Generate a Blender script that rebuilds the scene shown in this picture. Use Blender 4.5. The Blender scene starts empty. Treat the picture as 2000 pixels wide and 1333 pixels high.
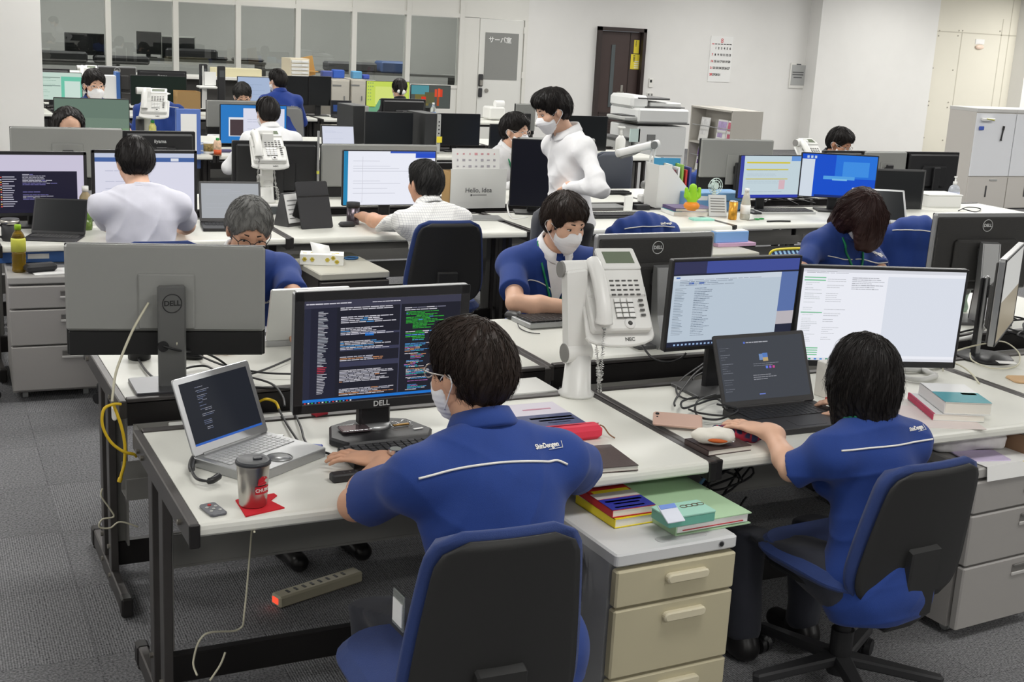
import bpy, bmesh, math, random
import numpy as np
from mathutils import Vector, Matrix, Euler
C = bpy.context.scene.collection
SC = bpy.context.scene
R = math.radians
PI = math.pi

# ------------------------------------------------------------------ camera, world, light, exposure
CAMP = (2480.0, R(25.47), R(13.83), R(3.105), np.array([-.526, -2.796, 1.875]))   # focal (px of 2000), yaw, pitch, roll, place


def cam_axes():
    f_, yaw, pit, rol, loc = CAMP
    cy, sy, cp, sp = math.cos(yaw), math.sin(yaw), math.cos(pit), math.sin(pit)
    f = np.array([sy*cp, cy*cp, -sp]); r = np.array([cy, -sy, 0.]); u = np.cross(r, f)
    c, s = math.cos(rol), math.sin(rol)
    return c*r+s*u, -s*r+c*u, f


def _ray(px, py):
    r, u, f = cam_axes()
    return f + r*(px-1000)/CAMP[0] - u*(py-666.5)/CAMP[0]


def at(px, py, z=.72):          # the place on a level plane that the photo shows at a pixel
    d = _ray(px, py); p = CAMP[4]+d*(z-CAMP[4][2])/d[2]
    return Vector(p)


def aty(px, py, y):             # the place on an upright plane
    d = _ray(px, py); p = CAMP[4]+d*(y-CAMP[4][1])/d[1]
    return Vector(p)


cam_d = bpy.data.cameras.new('camera'); cam = bpy.data.objects.new('camera', cam_d); C.objects.link(cam)
_r, _u, _f = cam_axes()
cam.matrix_world = Matrix(((_r[0], _u[0], -_f[0], CAMP[4][0]), (_r[1], _u[1], -_f[1], CAMP[4][1]), (_r[2], _u[2], -_f[2], CAMP[4][2]), (0, 0, 0, 1)))
cam_d.sensor_fit = 'HORIZONTAL'; cam_d.sensor_width = 36; cam_d.lens = CAMP[0]/2000*36
cam_d.clip_start = .05; cam_d.clip_end = 100
SC.camera = cam

wd = bpy.data.worlds.new('world'); SC.world = wd; wd.use_nodes = True
wd.node_tree.nodes['Background'].inputs[0].default_value = (.9, .95, 1, 1)
wd.node_tree.nodes['Background'].inputs[1].default_value = .25
SC.view_settings.view_transform = 'Standard'; SC.view_settings.look = 'None'
SC.view_settings.exposure = 0.0; SC.view_settings.gamma = 1.0; SC.view_settings.use_curve_mapping = False

CEIL = 3.05


def lamp(x, y, e, sx=1.3, sy=.5, z=CEIL-.06, col=(1, .985, .95)):
    l = bpy.data.lights.new('ceiling_lamp', 'AREA'); l.shape = 'RECTANGLE'; l.size = sx; l.size_y = sy
    l.energy = e; l.color = col
    o = bpy.data.objects.new('ceiling_lamp', l); o.location = (x, y, z); C.objects.link(o)
    return o


LE = 50
for _y, _k in ((-4.4, 1.0), (-.9, .62), (2.9, .95), (6.0, 1), (9.4, .95), (12.4, .8), (14.4, .5)):
    for _x in (-2.2, 1.3, 4.8, 8.3, 11.8, 15.3, 18.8):
        if _y < 0 and _x > 9: continue
        lamp(_x, _y, LE*_k*(2 if _x > 17 and _y > 9 else 1))  # far right column added, stronger at the back, to brighten the beige panel wall
for _x in (-1.5, 2.0, 5.5, 8.3):
    lamp(_x, 18.4, 115)

# ------------------------------------------------------------------ materials


def lin(c):
    return tuple(((v/255)/12.92 if v <= 10.3 else (((v/255)+.055)/1.055)**2.4) for v in c)


_M = {}


def mat(name, col=(200, 200, 200), rough=.5, metal=0., noise=0., nscale=40., bump=0., bscale=200., emit=0., alpha=1., trans=0., ior=1.45, coat=0., stretch=None, sheen=0.):
    if name in _M: return _M[name]
    m = bpy.data.materials.new(name); m.use_nodes = True; nt = m.node_tree; b = nt.nodes['Principled BSDF']
    c = lin(col)+(1,)
    b.inputs['Base Color'].default_value = c; b.inputs['Roughness'].default_value = rough; b.inputs['Metallic'].default_value = metal
    b.inputs['IOR'].default_value = ior; b.inputs['Alpha'].default_value = alpha; b.inputs['Transmission Weight'].default_value = trans
    b.inputs['Coat Weight'].default_value = coat
    if sheen: b.inputs['Sheen Weight'].default_value = sheen
    if emit:
        b.inputs['Emission Color'].default_value = c; b.inputs['Emission Strength'].default_value = emit
    if noise or bump:
        tc = nt.nodes.new('ShaderNodeTexCoord'); src = tc.outputs['Object']
        if stretch:
            mp = nt.nodes.new('ShaderNodeMapping'); mp.inputs['Scale'].default_value = stretch
            nt.links.new(src, mp.inputs[0]); src = mp.outputs[0]
    if noise:
        n = nt.nodes.new('ShaderNodeTexNoise'); n.inputs['Scale'].default_value = nscale; n.inputs['Detail'].default_value = 3
        nt.links.new(src, n.inputs['Vector'])
        r = nt.nodes.new('ShaderNodeMapRange'); r.inputs['From Min'].default_value = .3; r.inputs['From Max'].default_value = .7
        r.inputs['To Min'].default_value = 1-noise; r.inputs['To Max'].default_value = 1+noise
        nt.links.new(n.outputs[0], r.inputs[0])
        x = nt.nodes.new('ShaderNodeMix'); x.data_type = 'RGBA'; x.blend_type = 'MULTIPLY'; x.inputs[0].default_value = 1
        x.inputs[6].default_value = c; nt.links.new(r.outputs[0], x.inputs[7]); nt.links.new(x.outputs[2], b.inputs['Base Color'])
    if bump:
        n2 = nt.nodes.new('ShaderNodeTexNoise'); n2.inputs['Scale'].default_value = bscale; n2.inputs['Detail'].default_value = 2
        nt.links.new(src, n2.inputs['Vector'])
        bp = nt.nodes.new('ShaderNodeBump'); bp.inputs['Strength'].default_value = bump; bp.inputs['Distance'].default_value = .002
        nt.links.new(n2.outputs[0], bp.inputs['Height']); nt.links.new(bp.outputs[0], b.inputs['Normal'])
    _M[name] = m
    return m


def em(col, s=1.):              # a lit patch of a screen
    return _em(col, s)


def _em(col, s):
    k = 'screen light %d %d %d %.2f' % (*col, s)
    if k in _M: return _M[k]
    m = bpy.data.materials.new(k); m.use_nodes = True; b = m.node_tree.nodes['Principled BSDF']
    b.inputs['Base Color'].default_value = (.004, .004, .004, 1); b.inputs['Roughness'].default_value = .35; b.inputs['Specular IOR Level'].default_value = .12
    b.inputs['Emission Color'].default_value = lin(col)+(1,); b.inputs['Emission Strength'].default_value = s
    _M[k] = m
    return m


def tint_noise(m, cols, scale=3, detail=2, dist=0.):   # a material whose colour follows soft noise between several colours
    nt = m.node_tree; b = nt.nodes['Principled BSDF']
    tc = nt.nodes.new('ShaderNodeTexCoord'); n = nt.nodes.new('ShaderNodeTexNoise'); n.inputs['Scale'].default_value = scale
    n.inputs['Detail'].default_value = detail; n.inputs['Distortion'].default_value = dist
    nt.links.new(tc.outputs['Object'], n.inputs['Vector'])
    cr = nt.nodes.new('ShaderNodeValToRGB'); e = cr.color_ramp.elements
    e[0].position = .3; e[1].position = .7
    for i, cc in enumerate(cols):
        if i == 0: e[0].color = lin(cc)+(1,)
        elif i == len(cols)-1: e[-1].color = lin(cc)+(1,)
        else:
            q = e.new(.3+.4*i/(len(cols)-1)); q.color = lin(cc)+(1,)
    nt.links.new(n.outputs[0], cr.inputs[0])
    return nt, b, cr


# ------------------------------------------------------------------ mesh builder
class MB:
    def __init__(s): s.v = []; s.f = []; s.mi = []; s.sm = []

    def add(s, V, F, mi=0, smooth=False, T=None):
        o = len(s.v)
        if T is not None: V = [T @ Vector(p) for p in V]
        s.v += [tuple(p) for p in V]
        for f in F:
            s.f.append(tuple(i+o for i in f)); s.mi.append(mi); s.sm.append(smooth)
        return s

    def box(s, c, d, mi=0, b=0., T=None):
        cx, cy, cz = c; x, y, z = d[0]/2, d[1]/2, d[2]/2
        if b <= 0:
            V = [(cx+i*x, cy+j*y, cz+k*z) for i in (-1, 1) for j in (-1, 1) for k in (-1, 1)]
            F = [(0, 1, 3, 2), (4, 6, 7, 5), (0, 4, 5, 1), (2, 3, 7, 6), (0, 2, 6, 4), (1, 5, 7, 3)]
            return s.add(V, F, mi, False, T)
        b = min(b, x*.98, y*.98, z*.98)
        V = []; ix = {}
        for i in (-1, 1):
            for j in (-1, 1):
                for k in (-1, 1):
                    for a in range(3):
                        p = [i*(x-b), j*(y-b), k*(z-b)]
                        p[a] = (i*x, j*y, k*z)[a]
                        ix[i, j, k, a] = len(V); V.append((cx+p[0], cy+p[1], cz+p[2]))
        F = []
        q = [(-1, -1), (1, -1), (1, 1), (-1, 1)]
        for sg in (-1, 1):
            F.append([ix[sg, j, k, 0] for j, k in q][::sg]); F.append([ix[j, sg, k, 1] for j, k in q][::-sg]); F.append([ix[j, k, sg, 2] for j, k in q][::sg])
        for j in (-1, 1):
            for k in (-1, 1):
                F.append([ix[-1, j, k, 1], ix[1, j, k, 1], ix[1, j, k, 2], ix[-1, j, k, 2]][::-(j*k)])
                F.append([ix[j, -1, k, 0], ix[j, 1, k, 0], ix[j, 1, k, 2], ix[j, -1, k, 2]][::(j*k)])
                F.append([ix[j, k, -1, 0], ix[j, k, 1, 0], ix[j, k, 1, 1], ix[j, k, -1, 1]][::-(j*k)])
        for i in (-1, 1):
            for j in (-1, 1):
                for k in (-1, 1):
                    F.append([ix[i, j, k, a] for a in range(3)][::i*j*k])
        return s.add(V, F, mi, False, T)

    def cyl(s, p0, p1, r0, r1=None, n=16, mi=0, caps=True, smooth=True, T=None):
        r1 = r0 if r1 is None else r1
        p0 = Vector(p0); p1 = Vector(p1); d = (p1-p0).normalized()
        a = d.orthogonal().normalized(); b = d.cross(a)
        V = []
        for p, r in ((p0, r0), (p1, r1)):
            for k in range(n):
                t = 2*PI*k/n; V.append(p+a*(math.cos(t)*r)+b*(math.sin(t)*r))
        s.add(V, [(k, (k+1) % n, n+(k+1) % n, n+k) for k in range(n)], mi, smooth, T)
        if caps: s.add(V, [tuple(range(n))[::-1], tuple(range(n, 2*n))], mi, False, T)
        return s

    def lathe(s, prof, n=24, c=(0, 0, 0), mi=0, smooth=True, T=None):
        V = []; F = []
        for r, z in prof:
            for k in range(n):
                t = 2*PI*k/n; V.append((c[0]+r*math.cos(t), c[1]+r*math.sin(t), c[2]+z))
        for i in range(len(prof)-1):
            for k in range(n):
                F.append((i*n+k, i*n+(k+1) % n, (i+1)*n+(k+1) % n, (i+1)*n+k))
        s.add(V, F, mi, smooth, T)
        s.add(V, [tuple(range(n))[::-1], tuple(range((len(prof)-1)*n, len(prof)*n))], mi, False, T)
        return s

    def tube(s, pts, r, n=7, mi=0, sub=6, T=None):
        P = smooth_path(pts, sub)
        m = len(P); rr = r if callable(r) else (lambda t: r)
        tan = [(P[min(i+1, m-1)]-P[max(i-1, 0)]).normalized() for i in range(m)]
        a = tan[0].orthogonal().normalized(); V = []
        for i in range(m):
            a = (a-tan[i]*a.dot(tan[i])).normalized() if (a-tan[i]*a.dot(tan[i])).length > 1e-6 else tan[i].orthogonal().normalized()
            b = tan[i].cross(a); q = rr(i/(m-1))
            for k in range(n):
                t = 2*PI*k/n; V.append(P[i]+a*(math.cos(t)*q)+b*(math.sin(t)*q))
        F = [(i*n+k, i*n+(k+1) % n, (i+1)*n+(k+1) % n, (i+1)*n+k) for i in range(m-1) for k in range(n)]
        F += [tuple(range(n))[::-1], tuple(range((m-1)*n, m*n))]
        return s.add(V, F, mi, True, T)

    def prism(s, poly, z0, z1, mi=0, ch=0., T=None, smooth=False):   # a flat outline given thickness along z, chamfered if ch
        n = len(poly)
        cx = sum(p[0] for p in poly)/n; cy = sum(p[1] for p in poly)/n
        if sum(poly[i][0]*poly[(i+1) % n][1]-poly[(i+1) % n][0]*poly[i][1] for i in range(n)) < 0: poly = poly[::-1]

        def inset(d):
            out = []
            for i in range(n):
                a = Vector(poly[i-1][:2]); b = Vector(poly[i][:2]); c = Vector(poly[(i+1) % n][:2])
                n1 = Vector((-(b-a).y, (b-a).x)).normalized(); n2 = Vector((-(c-b).y, (c-b).x)).normalized()
                k = (n1+n2); k = k/max(k.length_squared/2, .3) if k.length > 1e-6 else n1
                out.append(b+k*d)
            return out
        rings = [(poly, z0), (poly, z1)] if ch <= 0 else [(inset(ch), z0), (poly, z0+ch), (poly, z1-ch), (inset(ch), z1)]
        V = [(p[0], p[1], z) for q, z in rings for p in q]
        for j in range(len(rings)-1):
            s.add(V, [(j*n+i, j*n+(i+1) % n, (j+1)*n+(i+1) % n, (j+1)*n+i) for i in range(n)], mi, smooth, T)
        s.add(V, [tuple(range(n))[::-1], tuple(range((len(rings)-1)*n, len(rings)*n))], mi, False, T)
        return s

    def slab(s, c, d, r, mi=0, ch=.001, T=None, n=5):     # box with rounded upright corners
        x, y = d[0]/2, d[1]/2; P = []
        for qx, qy, a0 in ((1, 1, 0), (-1, 1, 90), (-1, -1, 180), (1, -1, 270)):
            for k in range(n):
                t = R(a0+90*k/(n-1)); P.append((c[0]+qx*(x-r)+r*math.cos(t), c[1]+qy*(y-r)+r*math.sin(t)))
        return s.prism(P, c[2]-d[2]/2, c[2]+d[2]/2, mi, ch, T)

    def ball(s, c, r, mi=0, n=12, T=None):
        r = (r, r, r) if not hasattr(r, '__len__') else r
        V = [(c[0], c[1], c[2]-r[2])]; m = max(5, n//2)
        for i in range(1, m):
            p = PI*i/m-PI/2
            for k in range(n):
                t = 2*PI*k/n; V.append((c[0]+r[0]*math.cos(p)*math.cos(t), c[1]+r[1]*math.cos(p)*math.sin(t), c[2]+r[2]*math.sin(p)))
        V.append((c[0], c[1], c[2]+r[2])); F = [(0, 1+(k+1) % n, 1+k) for k in range(n)]
        for i in range(m-2):
            for k in range(n): F.append((1+i*n+k, 1+i*n+(k+1) % n, 1+(i+1)*n+(k+1) % n, 1+(i+1)*n+k))
        l = len(V)-1; F += [(l, 1+(m-2)*n+k, 1+(m-2)*n+(k+1) % n) for k in range(n)]
        return s.add(V, F, mi, True, T)

    def quad(s, a, b, c, d, mi=0): return s.add([a, b, c, d], [(0, 1, 2, 3)], mi)

    def build(s, name, mats, parent=None, loc=None, rot=None):
        me = bpy.data.meshes.new(name); me.from_pydata(s.v, [], s.f)
        for m in (mats if isinstance(mats, (list, tuple)) else [mats]): me.materials.append(m)
        me.polygons.foreach_set('material_index', s.mi); me.polygons.foreach_set('use_smooth', s.sm); me.update()
        o = bpy.data.objects.new(name, me); C.objects.link(o)
        if parent: o.parent = parent
        if loc is not None: o.location = loc
        if rot is not None: o.rotation_euler = rot
        return o


def smooth_path(pts, sub=6):
    P = [Vector(p) for p in pts]
    if len(P) < 3 or sub <= 1: return P
    out = []
    for i in range(len(P)-1):
        p0 = P[max(i-1, 0)]; p1 = P[i]; p2 = P[i+1]; p3 = P[min(i+2, len(P)-1)]
        for k in range(sub):
            t = k/sub
            out.append(.5*((2*p1)+(p2-p0)*t+(2*p0-5*p1+4*p2-p3)*t*t+(3*p1-p0-3*p2+p3)*t**3))
    return out+[P[-1]]


def thing(name, label, cat, loc=(0, 0, 0), rz=0., group=None):
    o = bpy.data.objects.new(name, None); C.objects.link(o); o.empty_display_size = .05
    o.location = loc; o.rotation_euler = (0, 0, rz); o['label'] = label; o['category'] = cat
    if group: o['group'] = group
    return o


def tag(o, label, cat, group=None, kind=None):
    o['label'] = label; o['category'] = cat
    if group: o['group'] = group
    if kind: o['kind'] = kind
    return o


def struct(o): o['kind'] = 'structure'; return o


def lettering(name, text, size, m, parent=None, loc=(0, 0, 0), rot=(0, 0, 0), depth=.0006, shear=0., align='CENTER', sx=1., bold=0.):
    cu = bpy.data.curves.new(name, 'FONT'); cu.body = text; cu.size = size; cu.extrude = depth; cu.align_x = align; cu.align_y = 'CENTER'; cu.shear = shear; cu.offset = bold
    cu.resolution_u = 3
    t = bpy.data.objects.new(name+' curve', cu); C.objects.link(t)
    me = bpy.data.meshes.new_from_object(t.evaluated_get(bpy.context.evaluated_depsgraph_get()))
    bpy.data.objects.remove(t); bpy.data.curves.remove(cu)
    me.materials.clear(); me.materials.append(m)
    o = bpy.data.objects.new(name, me); C.objects.link(o); o.location = loc; o.rotation_euler = rot; o.scale = (sx, 1, 1)
    if parent: o.parent = parent
    return o


def copy_tree(o, parent=None):
    c = o.copy(); C.objects.link(c)
    if parent: c.parent = parent
    for ch in list(o.children): copy_tree(ch, c)
    return c
# ------------------------------------------------------------------ the room
WHITE_WALL = mat('white wall paint', (232, 231, 228), .7, noise=.012, nscale=3, bump=.1, bscale=300)
WALLB = mat('beige panel paint', (226, 222, 208), .55, noise=.01, nscale=2)
FRAME_W = mat('white painted frame', (231, 230, 225), .4)
YW = 16.1


def carpet():
    m = bpy.data.materials.new('grey carpet tiles'); m.use_nodes = True; nt = m.node_tree; b = nt.nodes['Principled BSDF']; L = nt.links.new
    tc = nt.nodes.new('ShaderNodeTexCoord')

    def math_(op, a, bb=None):
        n = nt.nodes.new('ShaderNodeMath'); n.operation = op
        if hasattr(a, 'links') or hasattr(a, 'is_linked'): L(a, n.inputs[0])
        else: n.inputs[0].default_value = a
        if bb is not None:
            if hasattr(bb, 'is_linked'): L(bb, n.inputs[1])
            else: n.inputs[1].default_value = bb
        return n.outputs[0]
    sp = nt.nodes.new('ShaderNodeSeparateXYZ'); L(tc.outputs['Object'], sp.inputs[0])
    x = sp.outputs[0]; y = sp.outputs[1]
    tx = math_('FLOOR', math_('MULTIPLY', math_('ADD', x, .12), 2)); ty = math_('FLOOR', math_('MULTIPLY', math_('ADD', y, .2), 2))
    cb = nt.nodes.new('ShaderNodeCombineXYZ'); L(tx, cb.inputs[0]); L(ty, cb.inputs[1])
    wn = nt.nodes.new('ShaderNodeTexWhiteNoise'); wn.noise_dimensions = '2D'; L(cb.outputs[0], wn.inputs['Vector'])
    striped = math_('GREATER_THAN', wn.outputs[0], .5)
    st = math_('SINE', math_('MULTIPLY', x, 2*PI/.008))
    n1 = nt.nodes.new('ShaderNodeTexNoise'); n1.inputs['Scale'].default_value = 130; n1.inputs['Detail'].default_value = 3; L(tc.outputs['Object'], n1.inputs['Vector'])
    n2 = nt.nodes.new('ShaderNodeTexNoise'); n2.inputs['Scale'].default_value = 1.2; L(tc.outputs['Object'], n2.inputs['Vector'])
    v = math_('ADD', math_('MULTIPLY', math_('SUBTRACT', n1.outputs[0], .5), 2.6), math_('MULTIPLY', math_('MULTIPLY', st, striped), .30))
    v = math_('ADD', v, math_('MULTIPLY', math_('SUBTRACT', n2.outputs[0], .5), .15))
    v = math_('ADD', v, math_('MULTIPLY', math_('SUBTRACT', wn.outputs[0], .5), .16))
    fx = math_('FRACT', math_('MULTIPLY', math_('ADD', x, .12), 2)); fy = math_('FRACT', math_('MULTIPLY', math_('ADD', y, .2), 2))
    seam = math_('MAXIMUM', math_('LESS_THAN', fx, .006), math_('LESS_THAN', fy, .006))
    v = math_('SUBTRACT', v, math_('MULTIPLY', seam, .35))
    cr = nt.nodes.new('ShaderNodeValToRGB'); cr.color_ramp.elements[0].color = (.045, .046, .05, 1); cr.color_ramp.elements[1].color = (.335, .335, .345, 1)
    L(math_('ADD', math_('MULTIPLY', v, .62), .5), cr.inputs[0]); L(cr.outputs[0], b.inputs['Base Color'])
    b.inputs['Roughness'].default_value = .95; b.inputs['Specular IOR Level'].default_value = .1
    bp = nt.nodes.new('ShaderNodeBump'); bp.inputs['Strength'].default_value = .5; bp.inputs['Distance'].default_value = .004; L(v, bp.inputs['Height']); L(bp.outputs[0], b.inputs['Normal'])
    return m


X0, X1, Y0 = -4.2, 20.5, -6.5
struct(MB().box(((X0+X1)/2, (Y0+20.6)/2, -.05), (X1-X0, 20.6-Y0, .1)).build('floor', carpet()))
struct(MB().box(((X0+X1)/2, (Y0+20.6)/2, CEIL+.05), (X1-X0, 20.6-Y0, .1)).build('ceiling', mat('white ceiling board', (228, 228, 225), .8, noise=.03, nscale=8)))
struct(MB().box((X0-.05, (Y0+20.6)/2, CEIL/2), (.1, 20.6-Y0, CEIL)).build('wall_left', WHITE_WALL))
struct(MB().box((X1+.05, (Y0+20.6)/2, CEIL/2), (.1, 20.6-Y0, CEIL)).build('wall_right', WHITE_WALL))
struct(MB().box(((X0+X1)/2, Y0-.05, CEIL/2), (X1-X0, .1, CEIL)).build('wall_front', WHITE_WALL))
# the back wall with the brown door, right of the partition
XC = aty(1027, 100, YW).x
DX0, DX1 = aty(1167, 52, YW).x, aty(1260, 54, YW).x
DZ = aty(1200, 53, YW).z
w = MB()
w.box(((XC+DX0)/2, YW+.06, CEIL/2), (DX0-XC, .12, CEIL)); w.box(((DX1+X1)/2, YW+.06, CEIL/2), (X1-DX1, .12, CEIL)); w.box(((DX0+DX1)/2, YW+.06, (DZ+CEIL)/2), (DX1-DX0, .12, CEIL-DZ))
struct(w.build('wall_back', WHITE_WALL))
# brown door
BROWN = mat('dark brown steel door paint', (66, 52, 49), .45, noise=.04, nscale=6)
DARKM = mat('dark brown frame paint', (52, 42, 40), .45)
STEEL = mat('brushed steel', (175, 172, 165), .35, 1.)
d = thing('door_1', 'dark brown steel door with a narrow glass slit in the back wall', 'door', ((DX0+DX1)/2, YW, 0)); d['kind'] = 'structure'
W_ = DX1-DX0
fm = MB(); fm.box((-W_/2+.03, .0, DZ/2), (.06, .16, DZ)); fm.box((W_/2-.03, 0, DZ/2), (.06, .16, DZ)); fm.box((0, 0, DZ-.03), (W_, .16, .06)); fm.build('door_frame', DARKM, d)
lf = MB(); lf.box((0, .04, (DZ-.06)/2), (W_-.13, .05, DZ-.07), b=.004); lf.box((W_*.22, .012, (DZ-.06)/2), (.012, .012, DZ-.08), 1); lf.build('door_leaf', [BROWN, DARKM], d)
GLS = mat('grey door glass', (92, 98, 100), .15)
MB().box((-W_*.13, .01, DZ*.60), (.07, .014, 1.02), b=.003).build('door_glass', GLS, d)
g = MB()
for k in range(9): g.box((-W_*.22, .012, .22+k*.045), (.24, .014, .03))
g.build('door_vent', DARKM, d)
h = MB(); h.cyl((W_*.10, .02, .93), (W_*.10, -.05, .93), .012, n=10); h.box((W_*.04, -.05, .93), (.14, .016, .022), b=.006); h.box((W_*.10, .01, .96), (.045, .01, .18), b=.003); h.build('door_handle', STEEL, d)
hg = MB(); hg.box((-W_/2+.075, .005, DZ-.37), (.03, .03, .15), b=.004); hg.build('door_hinge', STEEL, d)
YEL = mat('yellow sticker', (233, 214, 60), .5)
YELW = mat('white print on sticker', (238, 235, 215), .5)
KAN = mat('black print', (40, 38, 36), .6)
for nm, px0, py0, px1, py1, lab in (('door_sticker', 1241, 78, 1249, 105, 'tall yellow strip sticker at the top of the brown door'), ('door_sticker', 1234.5, 106, 1249, 136, 'yellow notice sticker with white rows on the brown door')):
    a = aty(px0, py0, YW-.02); b2 = aty(px1, py1, YW-.02)
    t = MB(); t.box((0, 0, 0), (b2.x-a.x, .003, a.z-b2.z))
    if py0 > 100:
        for k in range(4): t.box(((b2.x-a.x)*.18, -.002, (a.z-b2.z)*(-.4+k*.14)), ((b2.x-a.x)*.5, .002, (a.z-b2.z)*.07), 1)
    for k in range(5): t.box((-(b2.x-a.x)*.12, -.002, (a.z-b2.z)*(.05+k*.09)), ((b2.x-a.x)*.22, .002, (a.z-b2.z)*.05), 2)
    tag(t.build(nm, [YEL, YELW, KAN], None, ((a.x+b2.x)/2, YW+.012, (a.z+b2.z)/2)), lab, 'sticker')
# wall things right of the door
p = aty(1254.5, 143, YW-.04); t = thing('door_pull', 'dark vertical grab bar on the right edge of the brown door frame', 'bar', (p.x, YW, p.z))
MB().cyl((0, -.05, -.14), (0, -.05, .14), .012, n=8).build('bar', DARKM, t)
m_ = MB(); m_.cyl((0, 0, -.13), (0, -.05, -.13), .01, n=8); m_.cyl((0, 0, .13), (0, -.05, .13), .01, n=8); m_.build('bracket', DARKM, t)
p = aty(1270.5, 162, YW); t = thing('wall_thermostat', 'small white wall control with a dark display beside the brown door', 'wall control', (p.x, YW, p.z))
MB().box((0, -.012, 0), (.085, .024, .15), b=.006).build('casing', FRAME_W, t); MB().box((-.008, -.025, .03), (.04, .004, .045)).build('display', mat('dark display', (60, 62, 60), .2), t)
p = aty(1269, 185, YW); t = thing('wall_socket', 'white wall socket plate above the copier', 'socket', (p.x, YW, p.z))
MB().box((0, -.006, 0), (.12, .012, .07), b=.003).build('plate', FRAME_W, t); q = MB(); q.box((-.03, -.013, 0), (.03, .01, .035)); q.box((.03, -.013, 0), (.03, .01, .035)); q.build('outlet', mat('grey plastic', (120, 120, 118), .5), t)
# calendar
a = aty(1388, 70, YW); b2 = aty(1425, 161, YW); cw, chh = b2.x-a.x-.02, a.z-b2.z
t = thing('wall_calendar', 'white wall calendar with rows of black and red day numbers', 'calendar', ((a.x+b2.x)/2, YW, (a.z+b2.z)/2))
PAPER = mat('white paper', (238, 238, 236), .8)
MB().box((0, -.006, 0), (cw, .01, chh)).build('sheet', PAPER, t)
RED = mat('red print', (205, 50, 60), .6)
lettering('month_number', '8', .11, RED, t, (-.0, -.013, chh*.40), (PI/2, 0, 0))
q = MB()
for k in range(7): q.box((cw*(-.39+k*.13), -.012, chh*.33), (cw*.1, .002, chh*.018), 1 if k == 0 else 0)
q.build('weekday_row', [KAN, RED], t)
day = 1
for r_ in range(5):
    for c_ in range(7):
        if (r_ == 0 and c_ < 1) or day > 31: continue
        lettering('day_number', str(day), .052, RED if c_ == 0 else KAN, t, (cw*(-.39+c_*.13), -.013, chh*(.24-r_*.145)), (PI/2, 0, 0), bold=.002); day += 1
# framed notice next to the pillar
a = aty(1544, 123, YW); b2 = aty(1572, 173, YW)
t = thing('wall_sign', 'grey framed notice on the back wall beside the white pillar', 'sign', ((a.x+b2.x)/2, YW, (a.z+b2.z)/2))
MB().box((0, -.012, 0), (b2.x-a.x, .024, a.z-b2.z), b=.004).build('frame', FRAME_W, t)
q = MB(); q.box((0, -.0255, .01), (b2.x-a.x-.05, .004, a.z-b2.z-.08))
for k, (l, z_) in enumerate(((.1, .2), (.24, .06), (.24, .02), (.18, -.03))): q.box((-.02, -.028, z_), (l, .002, .02), 1)
q.build('notice', [mat('grey notice', (176, 177, 176), .5), mat('grey print', (95, 96, 98), .6)], t)
# pillar on the right
PY = 15.78
xa, xb = aty(1608, 0, PY).x, aty(1838.7, 0, PY).x
struct(MB().box(((xa+xb)/2, (PY+YW)/2, CEIL/2), (xb-xa, YW-PY, CEIL)).build('pillar_right', WHITE_WALL))
# beige panelled wall
BG = mat('beige panel seam', (196, 191, 176), .6)
xr = aty(1976, 100, YW).x
bw = MB(); bw.box(((xb+xr)/2, YW-.03, CEIL/2), (xr-xb, .06, CEIL))
zs = aty(1880, 64, YW).z; xs = aty(1874, 66, YW).x
bw.box(((xb+xr)/2, YW-.061, zs), (xr-xb, .004, .02), 1)
for px, t0, t1 in ((1874, 0, zs), (1951, 0, zs+.3), (1966, 0, CEIL)):
    xq = aty(px, 70, YW).x; bw.box((xq, YW-.061, (t0+t1)/2), (.018, .004, t1-t0), 1)
for px, py in ((1835, 60), (1873, 60), (1880, 60), (1953, 61), (1833, 70), (1871, 70), (1822, 133), (1861, 137), (1814, 198), (1852, 200), (1850, 210), (1813, 206), (1804, 269), (1841, 274)):
    v = aty(px, py, YW-.06); bw.cyl((v.x, YW-.06, v.z), (v.x, YW-.068, v.z), .014, n=8, mi=2)
struct(bw.build('wall_panel', [WALLB, BG, mat('grey screw', (165, 160, 148), .4, .6)]))
p = aty(1912, 92, YW-.06); t = thing('panel_lamp', 'small pinkish indicator lamp high on the beige panel wall', 'lamp', (p.x, YW-.06, p.z))
MB().box((0, -.006, .1), (.22, .012, .09)).build('plate', PAPER, t); MB().ball((0, -.02, 0), (.11, .03, .045)).build('lens', mat('pale pink lens', (240, 214, 196), .3), t)
p = aty(1862, 276, YW-.06); tag(MB().box((0, -.012, 0), (.045, .024, .25), b=.004).build('wall_pull', mat('grey handle metal', (150, 148, 138), .4, .5), None, (p.x, YW-.06, p.z)), 'flush grey handle low on the beige panel wall', 'handle')
struct(MB().box(((xr+X1)/2, YW-.2, CEIL/2), (X1-xr, .4, CEIL)).build('pillar_corner', WHITE_WALL))
# pillar on the left
struct(MB().box((-.55, 6.75, CEIL/2), (1.64, .7, CEIL)).build('pillar_left', WHITE_WALL))
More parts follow.
